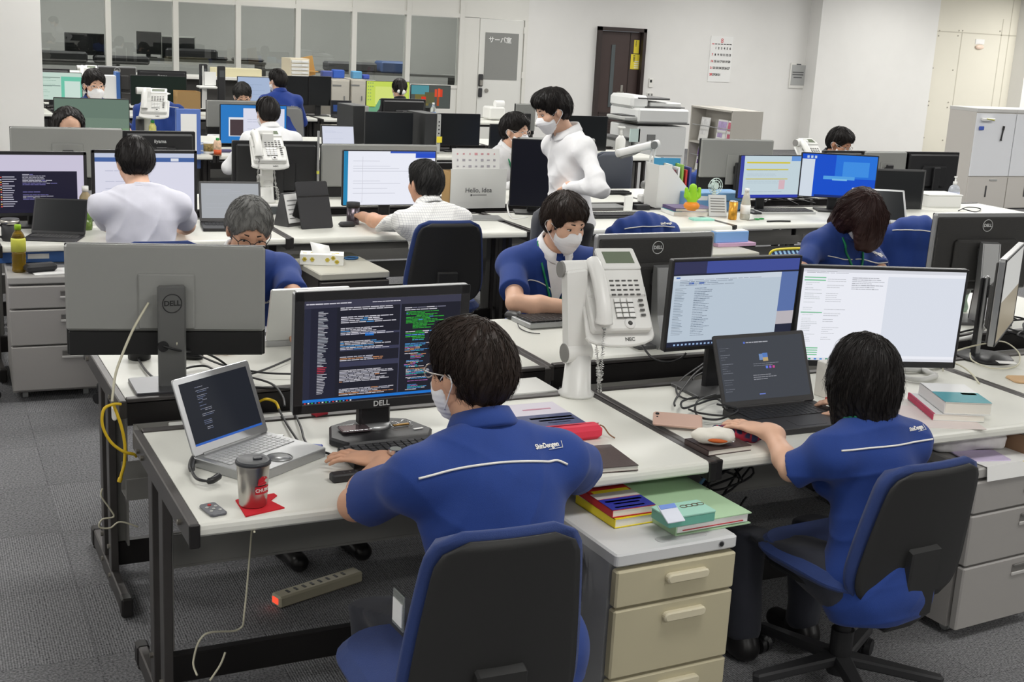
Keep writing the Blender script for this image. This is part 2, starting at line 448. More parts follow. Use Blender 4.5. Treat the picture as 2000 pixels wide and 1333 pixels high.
# ------------------------------------------------------------------ the server room behind glass
ZT = aty(895, 33, YW).z; ZS = .93
mull = [67, 205, 337, 459, 576, 686, 792, 896]
PF = mat('white partition frame', (226, 225, 219), .4)
pt = MB()
xl = X0; xr2 = aty(903, 40, YW).x; xend = XC
pt.box(((xl+xr2)/2, YW, ZS/2), (xr2-xl, .08, ZS)); pt.box(((xl+xend)/2, YW, (ZT+CEIL)/2), (xend-xl, .07, CEIL-ZT))
pt.box(((xl+xr2)/2, YW, ZT+.02), (xr2-xl, .11, .06)); pt.box(((xl+xr2)/2, YW, ZS), (xr2-xl, .11, .05))
SX = [aty(px+5, 20, YW).x for px in mull]
for x in SX + [SX[0]-1.05, SX[0]-2.1]: pt.box((x, YW, CEIL/2), (.075, .12, CEIL))
pt.box((xr2+.0, YW, CEIL/2), (.05, .1, CEIL))
sdx0, sdx1 = aty(936.5, 35, YW).x, aty(1023, 40, YW).x; sdz = aty(980, 37, YW).z
pt.box(((xr2+sdx0)/2, YW, sdz/2), (sdx0-xr2-.012, .07, sdz)); pt.box(((sdx1+xend)/2, YW, sdz/2), (xend-sdx1-.01, .1, sdz))
struct(pt.build('partition', PF))
gm = bpy.data.materials.new('partition glass'); gm.use_nodes = True; nt = gm.node_tree; nt.nodes.clear()
o_ = nt.nodes.new('ShaderNodeOutputMaterial'); mx = nt.nodes.new('ShaderNodeMixShader'); tr = nt.nodes.new('ShaderNodeBsdfTransparent'); gl = nt.nodes.new('ShaderNodeBsdfGlossy'); fr = nt.nodes.new('ShaderNodeFresnel')
tr.inputs[0].default_value = (.80, .82, .81, 1); gl.inputs['Roughness'].default_value = .01; fr.inputs[0].default_value = 1.6
nt.links.new(fr.outputs[0], mx.inputs[0]); nt.links.new(tr.outputs[0], mx.inputs[1]); nt.links.new(gl.outputs[0], mx.inputs[2]); nt.links.new(mx.outputs[0], o_.inputs[0])
xs_ = [SX[0]-1.05]+SX
for i in range(len(xs_)-1):
    struct(MB().box(((xs_[i]+xs_[i+1])/2, YW, (ZS+ZT)/2), (xs_[i+1]-xs_[i]-.07, .008, ZT-ZS-.04)).build('window_%d' % (i+1), gm))
SRV = mat('server room wall', (150, 150, 147), .8)
struct(MB().box(((X0+9.5)/2, 20.55, CEIL/2), (9.5-X0, .1, CEIL)).build('wall_server_back', SRV))
struct(MB().box((9.5, 18.4, CEIL/2), (.1, 4.4, CEIL)).build('wall_server_side', SRV))
# server room door
t = thing('door_2', 'white server room door with a grey glass pane and keypad lock', 'door', ((sdx0+sdx1)/2, YW, 0)); t['kind'] = 'structure'
W2 = sdx1-sdx0
DOORW = mat('white door paint', (226, 226, 221), .45)
q = MB(); q.box((0, 0, sdz/2-.005), (W2-.012, .06, sdz-.012), b=.004); q.build('door_leaf', DOORW, t)
a = aty(948.5, 63, YW-.03); b2 = aty(1008.5, 157, YW-.03); xm = (sdx0+sdx1)/2
MB().box(((a.x+b2.x)/2-xm, -.034, (a.z+b2.z)/2), (b2.x-a.x, .01, a.z-b2.z)).build('door_glass', mat('grey frosted glass', (142, 143, 140), .25), t)
v = aty(977, 79, YW-.04); lettering('door_sign', 'サーバ室', .1, PAPER, t, (v.x-xm, -.041, v.z), (PI/2, 0, 0), bold=.002)
v = aty(939, 158, YW-.05); q = MB(); q.box((v.x-xm, -.045, v.z+.01), (.075, .04, .19), b=.01); q.box((v.x-xm, -.07, v.z-.03), (.05, .03, .09), 1, b=.008); q.build('keypad_lock', [mat('dark grey lock', (58, 58, 60), .35), STEEL], t)
v = aty(938, 181, YW-.05); q = MB(); q.box((v.x-xm, -.045, v.z), (.06, .04, .14), b=.008); q.build('lever', mat('dark grey lock', (58, 58, 60), .35), t)
v = aty(950.5, 177, YW-.05); q = MB(); q.cyl((v.x-xm, -.03, v.z), (v.x-xm, -.05, v.z), .032, n=14); q.build('cylinder_lock', STEEL, t)
q = MB()
for z_ in (.35, 1.15, 1.85): q.cyl((W2/2-.0, -.04, z_-.05), (W2/2-.0, -.04, z_+.05), .012, n=8)
q.build('door_hinge', PF, t)
# ------------------------------------------------------------------ desks
DW, DD, DH = 1.475, .735, .72
TOP = mat('white desk laminate', (222, 222, 214), .38, noise=.012, nscale=4)
BLK = mat('black steel', (38, 36, 36), .42, .3, noise=.08, nscale=9)
BLK2 = mat('worn dark grey steel', (84, 81, 80), .38, .6, noise=.12, nscale=7)
GREY = mat('grey steel paint', (128, 127, 124), .45, .2)
BOLT = mat('zinc bolt', (150, 146, 138), .35, .9)


def desk(label, x, y, rz, w=DW, grp='white topped office desks', front=1, lt=True, rt=True, name='office_desk'):
    # origin: front left corner on the floor, sitter at -y
    t = thing(name, label, 'desk', (x, y, 0), rz, grp)
    m = MB(); e = .024; dd = DD; th = .034
    P = [(dd-.03, -th), (dd-.03, 0)]+[(.014*(1-math.sin(a)), -.016+.016*math.cos(a)) for a in (0, .5, 1.0, PI/2)]+[(0, -th+.006), (.006, -th)]
    V = [(xx, q[0], DH+q[1]) for xx in (e, w-e) for q in P]; n = len(P)
    m.add(V, [(i, n+i, n+(i+1) % n, (i+1) % n) for i in range(n)]); m.add(V, [tuple(range(n)), tuple(range(n, 2*n))[::-1]])
    m.build('tabletop', TOP, t)
    MB().box((w/2, dd-.014, DH-.001), (w-2*e, .03, .012), 0, .002).box((w/2, dd-.012, DH-.045), (w-2*e, .02, .07), 1).build('back_rail', [BLK2, BLK], t)
    for s, on in ((0, lt), (1, rt)):
        if not on: continue
        x0 = e/2 if s == 0 else w-e/2
        f = MB()
        f.box((x0, dd/2, DH-.028), (e, dd+.004, .056), 0, .003)
        f.box((x0, .0, DH-.029), (e+.002, .012, .06), 1, .003)
        for yy in (.345, .485): f.box((x0, yy, (DH-.05)/2), (e, .052, DH-.05), 0, .002)
        f.box((x0, .415, .04), (e+.004, .60, .062), 0, .004); f.box((x0, .115, .04), (e+.012, .05, .066), 1, .006); f.box((x0, .715, .04), (e+.012, .05, .066), 1, .006)
        sx = -1 if s == 0 else 1
        for yy, z in ((.1, DH-.03), (.58, DH-.03), (.64, DH-.03), (.345, .14), (.485, .15), (.345, .05), (.49, .05)):
            f.cyl((x0+sx*e/2, yy, z), (x0+sx*(e/2+.008), yy, z), .008, n=6, mi=2, smooth=False)
        lg = f.build('leg_frame', [BLK2, BLK, BOLT], t)
        MB().cyl((x0, .13, .0), (x0, .13, .012), .016, n=8).cyl((x0, .70, .0), (x0, .70, .012), .016, n=8).build('glide', BLK, lg)
        xi = x0+(.03 if s == 0 else -.03)
        MB().box((xi, .475, .41), (.03, .012, .5), 0, .002).box((xi+(.012 if s == 0 else -.012), .50, .41), (.006, .05, .5), 0).build('upright_channel', GREY, t)
    MB().box((w/2, .56, .415), (w-.06, .006, .1)).box((w/2, .60, .37), (w-.06, .09, .006)).box((w/2, .645, .40), (w-.06, .006, .07)).build('cable_channel', GREY, t)
    MB().box((w/2, .46, .115), (w-.04, .03, .085), 0, .003).build('stretcher', BLK, t)
    MB().box((w/2, .3, DH-.06), (w-.06, .03, .04)).build('top_stretcher', BLK, t)
    return t


D = {}
RZ1 = .022
D['a1'] = desk('white desk with black end frame in front, man in blue typing at it', 0.0, -.012, RZ1)
D['a2'] = desk('white desk where the bob-haired woman in blue types on a black laptop', 1.476, .03, RZ1*.6)
D['a3'] = desk('white desk at the right edge of the photo with only its left end showing', 2.952, .055, RZ1*.5)


def far_desk(label, xl, y, rz, w=DW, grp='white topped office desks'):   # facing the other way: near edge at y
    return desk(label, xl+w*math.cos(rz)-DD*math.sin(rz), y+DD*math.cos(rz)+w*math.sin(rz), PI+rz, w, grp)


D['b1'] = far_desk('white desk behind the wide grey monitor, grey-haired man sits there', -.012, 1.012, RZ1)
D['b2'] = far_desk('white desk of the masked man in blue with wired mouse and keyboard', 1.464, 1.068, RZ1*.8)
D['b3'] = far_desk('white desk of the woman bowing her head, between two backs of monitors', 2.94, 1.09, RZ1*.8)
WI = 1.462
RZ2 = .03
yy2 = lambda x: 3.745+.045*(x+.17)
for k, (xx, lab) in enumerate(((-.197, 'white desk of the man in the pale T-shirt, two screens on it'), (1.265, 'white desk of the man in the checked shirt, black tablet case on it'), (2.755, 'white desk with one black monitor, left of the books with the toy plant'),
                               (4.216, 'white desk with the spreadsheet screen and the blue desktop screen'), (5.68, 'white desk with the silver-rimmed screen, farthest right of its row'))):
    D['c%d' % (k+1)] = desk(lab, xx, yy2(xx), RZ2, WI)
for k, (xx, lab) in enumerate(((-.197, 'white desk of the balding man, hidden behind the wide grey monitor back'), (1.265, 'white desk carrying the white phone on a tall column, seen past two black monitor backs'), (2.755, 'white desk between the seated masked man and the standing man'),
                               (4.216, 'white desk behind the light blue binder box and the white file holder'), (5.68, 'white desk of the dark-haired man near the white pillar'))):
    D['d%d' % (k+1)] = far_desk(lab, xx, yy2(xx)+.735+.30, RZ2, WI)
# cable trays in the gap between facing desks
for k, (xa, ya, xb, lab) in enumerate(((.03, .745, 1.45, 'grey metal cable tray between the front desk and the desk behind it'), (1.5, .79, 2.92, 'grey metal cable tray with the yellow cable between two desks'), (2.97, .80, 4.35, 'grey metal cable tray full of white cables at the right'))):
    m = MB(); w = xb-xa
    m.box((w/2, .125, .60), (w, .235, .006)); m.box((w/2, .008, .625), (w, .006, .055)); m.box((w/2, .242, .625), (w, .006, .055)); m.box((.004, .125, .625), (.006, .235, .055))
    m.box((w*.3, .125, .56), (.03, .24, .08), 1); m.box((w*.8, .125, .56), (.03, .24, .08), 1)
    t = tag(m.build('cable_tray', [mat('light grey tray', (150, 149, 145), .4, .3), BLK], None, (xa, ya, 0), (0, 0, RZ1)), lab, 'cable tray', 'cable trays between facing desks')
# third and fourth islands
yy3 = 7.78
for k, (xx, lab) in enumerate(((-1.2, 'white desk half hidden by the left pillar, row of the green screen'), (.26, 'white desk under the plain green screen and the blue jacket'), (1.73, 'white desk of the white-shirted man at the blue screen'), (3.2, 'white desk with two black computer towers'), (4.67, 'white desk behind the grey chair beside the copier'))):
    D['e%d' % (k+1)] = desk(lab, xx, yy3+.03*(xx), .02, WI)
for k, (xx, lab) in enumerate(((-1.2, 'white desk of the masked man with glasses, beside the left pillar'), (.26, 'white desk with the cardboard box, behind the green screen'), (1.73, 'white desk of the boyish person in black glasses'), (3.2, 'white desk behind the black towers, with a black monitor back'), (4.67, 'white desk farthest right of the third row, behind the standing man'))):
    D['f%d' % (k+1)] = far_desk(lab, xx, yy3+.03*xx+.735+.28, .02, WI)
for k, (xx, lab) in enumerate(((-.6, 'white desk far back with two pale green spreadsheets'), (.87, 'white desk far back behind the cardboard box'), (2.34, 'white desk far back where the man in a long-sleeved blue jacket sits'), (3.82, 'white desk far back with the yellow-green icon screen'), (5.3, 'white desk far back with the tulip screen and label printer'))):
    D['g%d' % (k+1)] = desk(lab, xx, 11.85, .02, WI)
for k, (xx, lab) in enumerate(((-.6, 'white desk farthest back at the left pillar, under dark monitor backs'), (.87, 'white desk farthest back under the iiyama monitor back'), (2.34, 'white desk farthest back with the black cordless phones'))):
    D['h%d' % (k+1)] = far_desk(lab, xx, 12.87+.03*k, .02, WI)
# ------------------------------------------------------------------ people: smooth bodies grown from blended limbs
from mathutils.bvhtree import BVHTree


def V3(*a): return np.array(a, float)


def unit(v): return v/max(np.linalg.norm(v), 1e-9)


class Blob:
    """solid made of blended round cones and ellipsoids, turned into one skin"""

    def __init__(s): s.p = []

    def cone(s, a, b, ra, rb, k=.02, op=1): s.p.append(('c', np.array(a, float), np.array(b, float), ra, rb, k, op)); return s

    def ell(s, c, r, rot=None, k=.02, op=1): s.p.append(('e', np.array(c, float), np.array(r, float), np.eye(3) if rot is None else rot, 0, k, op)); return s

    def plane(s, p, n, k=.004): s.p.append(('p', np.array(p, float), unit(np.array(n, float)), 0, 0, k, -1)); return s

    def near(s, c, rad, p, n, k=.003): s.p.append(('n', np.array(p, float), unit(np.array(n, float)), np.array(c, float), rad, k, -1)); return s

    def mesh(s, h, infl=0., noise=None, smooth=1):
        lo = np.full(3, 9e9); hi = -lo
        for q in s.p:
            if q[6] < 0: continue
            if q[0] == 'c': a = np.minimum(q[1]-q[3], q[2]-q[4]); b = np.maximum(q[1]+q[3], q[2]+q[4])
            else: m = np.abs(q[3]) @ q[2]; a = q[1]-m; b = q[1]+m
            lo = np.minimum(lo, a); hi = np.maximum(hi, b)
        lo -= .03+infl; hi += .03+infl
        n = np.ceil((hi-lo)/h).astype(int)+1
        F = np.full(n, .5, np.float32)
        ax = [lo[i]+h*np.arange(n[i]) for i in range(3)]
        for q in s.p:
            kind, k, op = q[0], q[5], q[6]
            if kind in 'pn': sl = (slice(None),)*3
            if kind == 'c': a = np.minimum(q[1]-q[3], q[2]-q[4]); b = np.maximum(q[1]+q[3], q[2]+q[4])
            elif kind == 'e': m = np.abs(q[3]) @ q[2]; a = q[1]-m; b = q[1]+m
            if kind == 'n': a = q[3]-q[4]; b = q[3]+q[4]
            if kind in 'cen':
                g = k+infl+3*h
                i0 = np.maximum(((a-g-lo)/h).astype(int), 0); i1 = np.minimum(((b+g-lo)/h).astype(int)+2, n)
                if (i1 <= i0).any(): continue
                sl = tuple(slice(i0[i], i1[i]) for i in range(3))
            X, Y, Z = np.meshgrid(*[ax[i][sl[i]] for i in range(3)], indexing='ij', sparse=True)
            if kind == 'c':
                A, B = q[1], q[2]; ba = B-A; L = max(ba@ba, 1e-9)
                dx, dy, dz = X-A[0], Y-A[1], Z-A[2]
                t = np.clip((dx*ba[0]+dy*ba[1]+dz*ba[2])/L, 0, 1)
                d = np.sqrt((dx-t*ba[0])**2+(dy-t*ba[1])**2+(dz-t*ba[2])**2)-(q[3]+t*(q[4]-q[3]))
            elif kind == 'e':
                M = q[3].T; dx, dy, dz = X-q[1][0], Y-q[1][1], Z-q[1][2]; r = q[2]
                u = [M[i][0]*dx+M[i][1]*dy+M[i][2]*dz for i in range(3)]
                k0 = np.sqrt((u[0]/r[0])**2+(u[1]/r[1])**2+(u[2]/r[2])**2)
                k1 = np.sqrt((u[0]/r[0]**2)**2+(u[1]/r[1]**2)**2+(u[2]/r[2]**2)**2)
                d = k0*(k0-1)/np.maximum(k1, 1e-6)
            else:
                d = (X-q[1][0])*q[2][0]+(Y-q[1][1])*q[2][1]+(Z-q[1][2])*q[2][2]
                d = d+0*X+0*Y+0*Z; d = -d
                if kind == 'n': d = np.maximum(d, np.sqrt((X-q[3][0])**2+(Y-q[3][1])**2+(Z-q[3][2])**2)-q[4])
            f = F[sl]
            if op > 0:
                d = d-infl
                hh = np.maximum(k-np.abs(f-d), 0)/k; F[sl] = np.minimum(f, d)-hh*hh*k*.25
            else:
                d = -d; hh = np.maximum(k-np.abs(f-d), 0)/k; F[sl] = np.maximum(f, d)+hh*hh*k*.25
        if noise is not None:
            X, Y, Z = np.meshgrid(*ax, indexing='ij', sparse=True); F = F+noise(X, Y, Z).astype(np.float32)
        return nets(F, lo, h, smooth)


def nets(F, lo, h, smooth):
    S = F < 0; n = np.array(F.shape)-1
    cnt = np.zeros(n, np.int8); acc = np.zeros((3,)+tuple(n), np.float32)
    for a in range(3):
        o1, o2 = [b for b in range(3) if b != a]
        for i in (0, 1):
            for j in (0, 1):
                s0 = [None]*3; s0[a] = slice(0, -1); s0[o1] = slice(i, i+n[o1]); s0[o2] = slice(j, j+n[o2]); s1 = list(s0); s1[a] = slice(1, None)
                f0 = F[tuple(s0)]; f1 = F[tuple(s1)]; x = (f0 < 0) != (f1 < 0)
                t = np.where(x, f0/np.where(x, f0-f1, 1), 0)
                cnt += x; acc[a] += t; acc[o1] += x*i; acc[o2] += x*j
    act = cnt > 0; idx = np.full(n, -1, np.int64); ii = np.argwhere(act); idx[act] = np.arange(len(ii))
    V = lo+h*(ii+(acc[:, act]/cnt[act]).T)
    Q = []
    for a in range(3):
        o1, o2 = [b for b in range(3) if b != a]
        s0 = [slice(1, n[b]) for b in range(3)]; s0[a] = slice(0, n[a]); s1 = list(s0); s1[a] = slice(1, n[a]+1)
        x = S[tuple(s0)] != S[tuple(s1)]; e = np.argwhere(x); neg = S[tuple(s0)][x]
        e[:, o1] += 1; e[:, o2] += 1

        def c(d1, d2): g = e.copy(); g[:, o1] -= d1; g[:, o2] -= d2; return idx[tuple(g.T)]
        q = np.stack([c(1, 1), c(0, 1), c(0, 0), c(1, 0)], 1)
        flip = neg if a != 1 else ~neg
        q[~flip] = q[~flip][:, ::-1]
        Q.append(q)
    Q = np.concatenate(Q)
    for _ in range(smooth):
        s_ = np.zeros_like(V); c_ = np.zeros(len(V))
        for k in range(4):
            np.add.at(s_, Q[:, k], V[Q[:, (k+1) % 4]]); np.add.at(s_, Q[:, k], V[Q[:, (k+3) % 4]]); np.add.at(c_, Q[:, k], 2)
        V = .4*V+.6*s_/c_[:, None]
    return V, Q


def skin_mesh(name, VQ, mats, parent, extra=None, paint=None):
    V, Q = VQ
    me = bpy.data.meshes.new(name)
    nv, nq = len(V), len(Q); ev, ef, em_ = ([], [], []) if extra is None else (extra.v, extra.f, extra.mi)
    me.from_pydata([tuple(p) for p in V]+list(ev), [], [tuple(q) for q in Q.tolist()]+[tuple(i+nv for i in f) for f in ef])
    for m in mats: me.materials.append(m)
    mi = np.zeros(nq+len(ef), np.int32)
    if paint is not None: mi[:nq] = paint(V[Q].mean(1))
    if ef: mi[nq:] = em_
    me.polygons.foreach_set('material_index', mi); me.polygons.foreach_set('use_smooth', np.ones(len(mi), bool)); me.update()
    o = bpy.data.objects.new(name, me); C.objects.link(o); o.parent = parent
    return o


def rotm(pitch=0, yaw=0, roll=0):    # pitch: nod forward (down), yaw: turn to own left, roll: lean to own right
    cp, sp, cy, sy, cr, sr = math.cos(-pitch), math.sin(-pitch), math.cos(yaw), math.sin(yaw), math.cos(roll), math.sin(roll)
    X = np.array([[1, 0, 0], [0, cp, -sp], [0, sp, cp]]); Z = np.array([[cy, -sy, 0], [sy, cy, 0], [0, 0, 1]]); Y = np.array([[cr, 0, sr], [0, 1, 0], [-sr, 0, cr]])
    return Z @ Y @ X


def ik(a, c, l1, l2, pole):
    d = c-a; L = np.linalg.norm(d)
    if L > .995*(l1+l2): c = a+d/L*.995*(l1+l2); d = c-a; L = np.linalg.norm(d)
    x = (L*L+l1*l1-l2*l2)/(2*L); hgt = math.sqrt(max(l1*l1-x*x, 0)); u = d/L
    p = pole-u*(pole@u); p = unit(p)
    return a+u*x+p*hgt, c


SKIN = mat('skin', (222, 178, 152), .5, noise=.04, nscale=25)
SKIN2 = mat('tanned skin', (208, 160, 132), .5, noise=.04, nscale=25)
LIPS = mat('lips', (176, 110, 98), .5)
EYEW = mat('eye white', (235, 230, 225), .25)
EYEB = mat('dark iris', (35, 26, 22), .2)
BROW = mat('dark eyebrow', (48, 38, 34), .8)


def cloth(name, col, bump=.35, rough=.8, bs=900): return mat(name, col, rough, noise=.05, nscale=14, bump=bump, bscale=bs, sheen=.1)


UNI = cloth('blue uniform cloth', (24, 57, 130))
UNI2 = cloth('darker blue jacket cloth', (26, 58, 140))
PIPE = mat('white piping', (235, 232, 226), .6)
WSHIRT = cloth('white shirt cloth', (236, 236, 238))
TSHIRT = cloth('pale lavender T-shirt cloth', (214, 214, 226))
CHECK = None
TROUS = cloth('charcoal trouser cloth', (44, 46, 56))
TROUS2 = cloth('black trouser cloth', (28, 28, 31))
MASKW = mat('white mask cloth', (240, 240, 243), .75)
GREENL = mat('green lanyard', (20, 128, 84), .6)


def hairmat(name, c1, c2, rough=.42):
    if name in _M: return _M[name]
    m = mat(name, c1, rough+.08)
    nt, b, cr = tint_noise(m, [c1, c2], 26, 3)
    b.inputs['Specular IOR Level'].default_value = .32
    return m


HB = hairmat('black hair', (22, 18, 17), (40, 33, 31))
HBR = hairmat('dark brown hair', (42, 32, 27), (82, 62, 52))
HRD = hairmat('reddish brown hair', (48, 28, 26), (84, 52, 46))
HGR = hairmat('grey hair', (118, 118, 116), (186, 185, 181), .6)
HSP = hairmat('greying black hair', (34, 33, 32), (96, 94, 90), .55)


def limb_hand(B, w, d, n, side, curl=.5, L=.18, spread=.10):
    """wrist place, way of the fingers, back-of-hand normal, +1 thumb on the right of d seen from above"""
    d = unit(d); n = unit(n-d*(n@d)); s = np.cross(d, n)*side
    B.cone(w-d*.02, w+d*.02, .026, .026, .02)
    pc = w+d*.055
    rot = np.stack([s, d, n], 1)
    B.ell(pc, (.041, .052, .0165), rot, .012)
    tips = []
    for i, (off, ln, bk) in enumerate(((.030, .074, .094), (.010, .083, .099), (-.011, .077, .096), (-.030, .060, .088))):
        a = w+d*bk+s*off-n*.002; dirn = unit(d+s*spread*(1.2-i*.8)); cu = curl*(.9+.12*i)
        r = .0088-.0005*abs(i-1)
        for j, fr in enumerate((.44, .32, .24)):
            ang = cu*(.35, .75, .8)[j] if j else cu*.2
            dirn = unit(dirn*math.cos(ang)-n*math.sin(ang)); b2 = a+dirn*ln*fr
            B.cone(a, b2, r, r*.93, .006); a = b2; r *= .93
        tips.append(a)
    a = w+d*.03+s*.034-n*.006
    dirn = unit(d*.62+s*.75-n*.22)
    for fr, r in ((.034, .0125), (.03, .0100), (.024, .0088)):
        b2 = a+dirn*fr; B.cone(a, b2, r, r*.92, .008); a = b2; dirn = unit(dirn+d*.32-n*.1)
    return tips


class Person:
    def __init__(s, label, loc, rz, lean=.18, side=0., head=(.25, 0, 0), scale=1., hip=.53, shw=.178, lh=None, rh=None, lpole=(-.7, -.3, -.7), rpole=(.7, -.3, -.7), top='uniform', topm=None, hair='short', hairm=None,
                 skin=None, mask=True, glasses=None, h=.007, legs=True, strands=160, stand=False, hands=True, trous=None, female=False, lanyard=False, handh=None, lcurl=.5, rcurl=.5, twist=0., group=None, fringe=.5, build=1., eyes=1, group_=None, seed=1, bal=False, ears=True, neckf=0., noise=1., headat=None, hang=False, elb=None, collarm=None, slv=.72, hem=.075, hs=.98, handdir=None, kneeh=.5, feet=None):
        if headat is not None:      # move the seat so that the head comes to a known place
            u_ = unit(V3(side, math.sin(lean), math.cos(lean))); t_ = rotm(0, twist); x_ = unit(t_ @ np.cross(np.cross(u_, V3(1, 0, 0)), u_)); x_ = unit(x_-u_*(x_@u_)); f_ = np.cross(u_, x_)
            l_ = u_*(.535*scale)+f_*(.028+neckf)+(rotm(*head) @ V3(0, .02, .085))*scale
            g_ = np.array(Matrix.Rotation(rz, 3, 'Z')) @ l_; loc = (headat[0]-g_[0], headat[1]-g_[1], 0); hip = headat[2]-l_[2]
            print('PERSON', label[:40], 'at', [round(q, 2) for q in loc], 'hip', round(hip, 3))
        s.root = thing('person', label, 'person', loc, rz, group); root = s.root
        rng = random.Random(seed); S = scale
        inv = np.array(Matrix.Rotation(-rz, 3, 'Z')); lo3 = np.array(loc)
        W = lambda p: inv @ (np.array(p, float)-lo3)
        s.W = W
        SKN = skin or SKIN
        up = unit(V3(side, math.sin(lean), math.cos(lean))); tw = rotm(0, twist)
        xr = unit(tw @ np.cross(np.cross(up, V3(1, 0, 0)), up)*1.0); xr = unit(xr-up*(xr@up)); fw = np.cross(up, xr)
        P0 = V3(0, 0, hip); ch = P0+up*.30*S+fw*.0; nb = P0+up*(.485*S)+fw*.01
        sh = {-1: P0+up*.398*S-xr*shw*S*build-fw*.0, 1: P0+up*.398*S+xr*shw*S*build-fw*.0}
        T3 = np.stack([xr, fw, up], 1)
        Hm = rotm(*head); hc = nb+up*.05*S+(Hm @ V3(0, .02, .085))*S+fw*(.018+neckf)
        s.hc, s.Hm = hc, Hm
        S0 = S
        H = lambda x, y, z: hc+Hm @ (V3(x, y, z)*S0*.97*hs)
        s.H = H
        B = Blob(); bw = build
        # trunk
        def trunk(B, g=0., k=.05):
            B.ell(P0+up*.02, V3(.165*bw+g, .115*bw+g, .12+g)*S, T3, k)
            B.ell(P0+up*.15*S, V3(.138*bw+g, .10*bw+g, .14+g)*S, T3, k)
            B.ell(ch+up*.02, V3((.155 if not female else .142)*bw+g, .105*bw+g, .17+g)*S, T3, k)
            if female:
                for q in (-1, 1): B.ell(ch+xr*q*.065+fw*.085+up*.005, (.055+g, .05+g, .055+g), T3, .03)
            for q in (-1, 1):
                B.cone(nb-up*.035*S+xr*q*.03, sh[q]+up*.004, (.050+g*.8)*S, (.040+g*.8)*S, k)
                B.ell(sh[q]-up*.004, V3(.048+g*.6, .050+g, .050+g*.7)*S, T3, k)
        trunk(B)
        B.cone(nb-up*.04, H(0, -.015, -.05), .058*S*(bw*.5+.5), .052*S, .03)
        # head
        S = S*hs
        k = .022
        B.ell(H(0, -.012, .035), V3(.077, .094, .089)*S, Hm, k); B.ell(H(0, .034, -.035), V3(.061, .057, .082)*S, Hm, k)
        B.cone(H(0, .03, -.062), H(0, .060, -.098), .044*S, .024*S, k); B.ell(H(0, .074, .02), V3(.05, .02, .016)*S, Hm, .015)
        for q in (-1, 1):
            B.ell(H(q*.036, .058, -.028), V3(.028, .028, .028)*S, Hm, .02)
            B.ell(H(q*.031, .104, .002), V3(.017, .016, .010)*S, Hm, .012, -1)
            if ears: B.ell(H(q*.079, -.006, -.012), V3(.011, .02, .032)*S, rotm(0, q*-.25) @ Hm, .008)
        B.cone(H(0, .088, .004), H(0, .104, -.030), .008*S, .0125*S, .012); B.ell(H(0, .088, -.062), V3(.024, .012, .009)*S, Hm, .01)
        S = S0
        # arms
        s.arm = {}
        s.topm = topm or UNI
        longs = top in ('shirt', 'uniform_long', 'jacket')
        short_f = slv if top in ('uniform', 'tshirt') else 1.
        for q, tgt, pole, cu in ((-1, lh, lpole, lcurl), (1, rh, rpole, rcurl)):
            if tgt is None: tgt = lo3+np.array(Matrix.Rotation(rz, 3, 'Z')) @ V3(q*.16, .36, .77 if not stand else hip)
            e, w = ik(sh[q], W(tgt), .285*S, .245*S, V3(*pole))
            if elb and q in elb: e = W(elb[q]); w = W(tgt); print('  arm', label[:20], q, np.linalg.norm(e-sh[q]).round(3), np.linalg.norm(w-e).round(3))
            B.cone(sh[q], e, .046*S*bw, .037*S*bw, .02); B.cone(e, e+(w-e)*.3, .037*S*bw, .040*S*bw, .02); B.cone(e+(w-e)*.3, w, .040*S*bw, .026*S, .02)
            hd = unit(w-e); hd[2] *= .3; hd = unit(hd)
            if handdir and q in handdir: hd = unit(inv @ np.array(handdir[q], float))
            if hands: limb_hand(B, w, hd, V3(0, 0, 1), -q, cu)
            else: B.ell(w+hd*.06, V3(.04, .04, .03)*S, None, .02)
            s.arm[q] = (sh[q], e, w, hd)
        # face details, part of the same body
        x = MB()
        if eyes:
            for q in (-1, 1):
                Tq = Matrix(np.vstack([np.hstack([Hm, H(q*.031, .0765, .003)[:, None]]), [0, 0, 0, 1]]))
                x.ball((0, 0, -.001), (.0135*S, .012*S, .0052*S), 1, 10, Tq); x.ball((0, .0074*S, -.0018), (.0066*S, .0056*S, .0046*S), 2, 8, Tq)
                x.tube([H(q*(.031+.015*u_), .0895-.010*abs(u_), .0065-.003*u_*u_) for u_ in (-1, -.4, .3, 1)], .0016, 4, 3, 3)
                br = [H(q*(.016+.030*t), .092-.022*t*t, .0265+.005*math.sin(PI*(t*.8+.1))-.005*t) for t in (0, .33, .66, 1)]
                x.tube(br, lambda t: .0030*S*(1.1-.6*t), 5, 3, 3)
        s.body = skin_mesh('body', B.mesh(h, smooth=2), [SKN, EYEW, EYEB, BROW, LIPS], root, x,
                           (lambda c: np.where((np.abs((c-H(0, .098, -.0625)) @ Hm)/np.array([.026, .016, .0085])).max(1) < 1, 4, 0)) if not mask else None)
        # shirt
        G = Blob(); g = .014
        trunk(G, g, .06)
        G.ell(P0-up*.03, V3(.186*bw, .146*bw, .15), T3, .04)
        for q in (-1, 1):
            a, e, w, hd = s.arm[q]
            if longs:
                G.cone(a, e, .054*S*bw, .048*S*bw, .03); G.cone(e, e+(w-e)*.97, .047*S*bw, .034*S, .03)
            else:
                z = a+(e-a)*short_f; G.cone(a, a+(e-a)*(short_f+.12), .054*S*bw, .064*S*bw, .03)
                G.near(z+(e-a)*.3, .105, z, (e-a), .004)
        G.plane(nb+up*.018+fw*.0, up+fw*.25, .01); G.plane(P0-up*hem, -up, .004)
        fr = rng.random()*6
        am = .006*noise

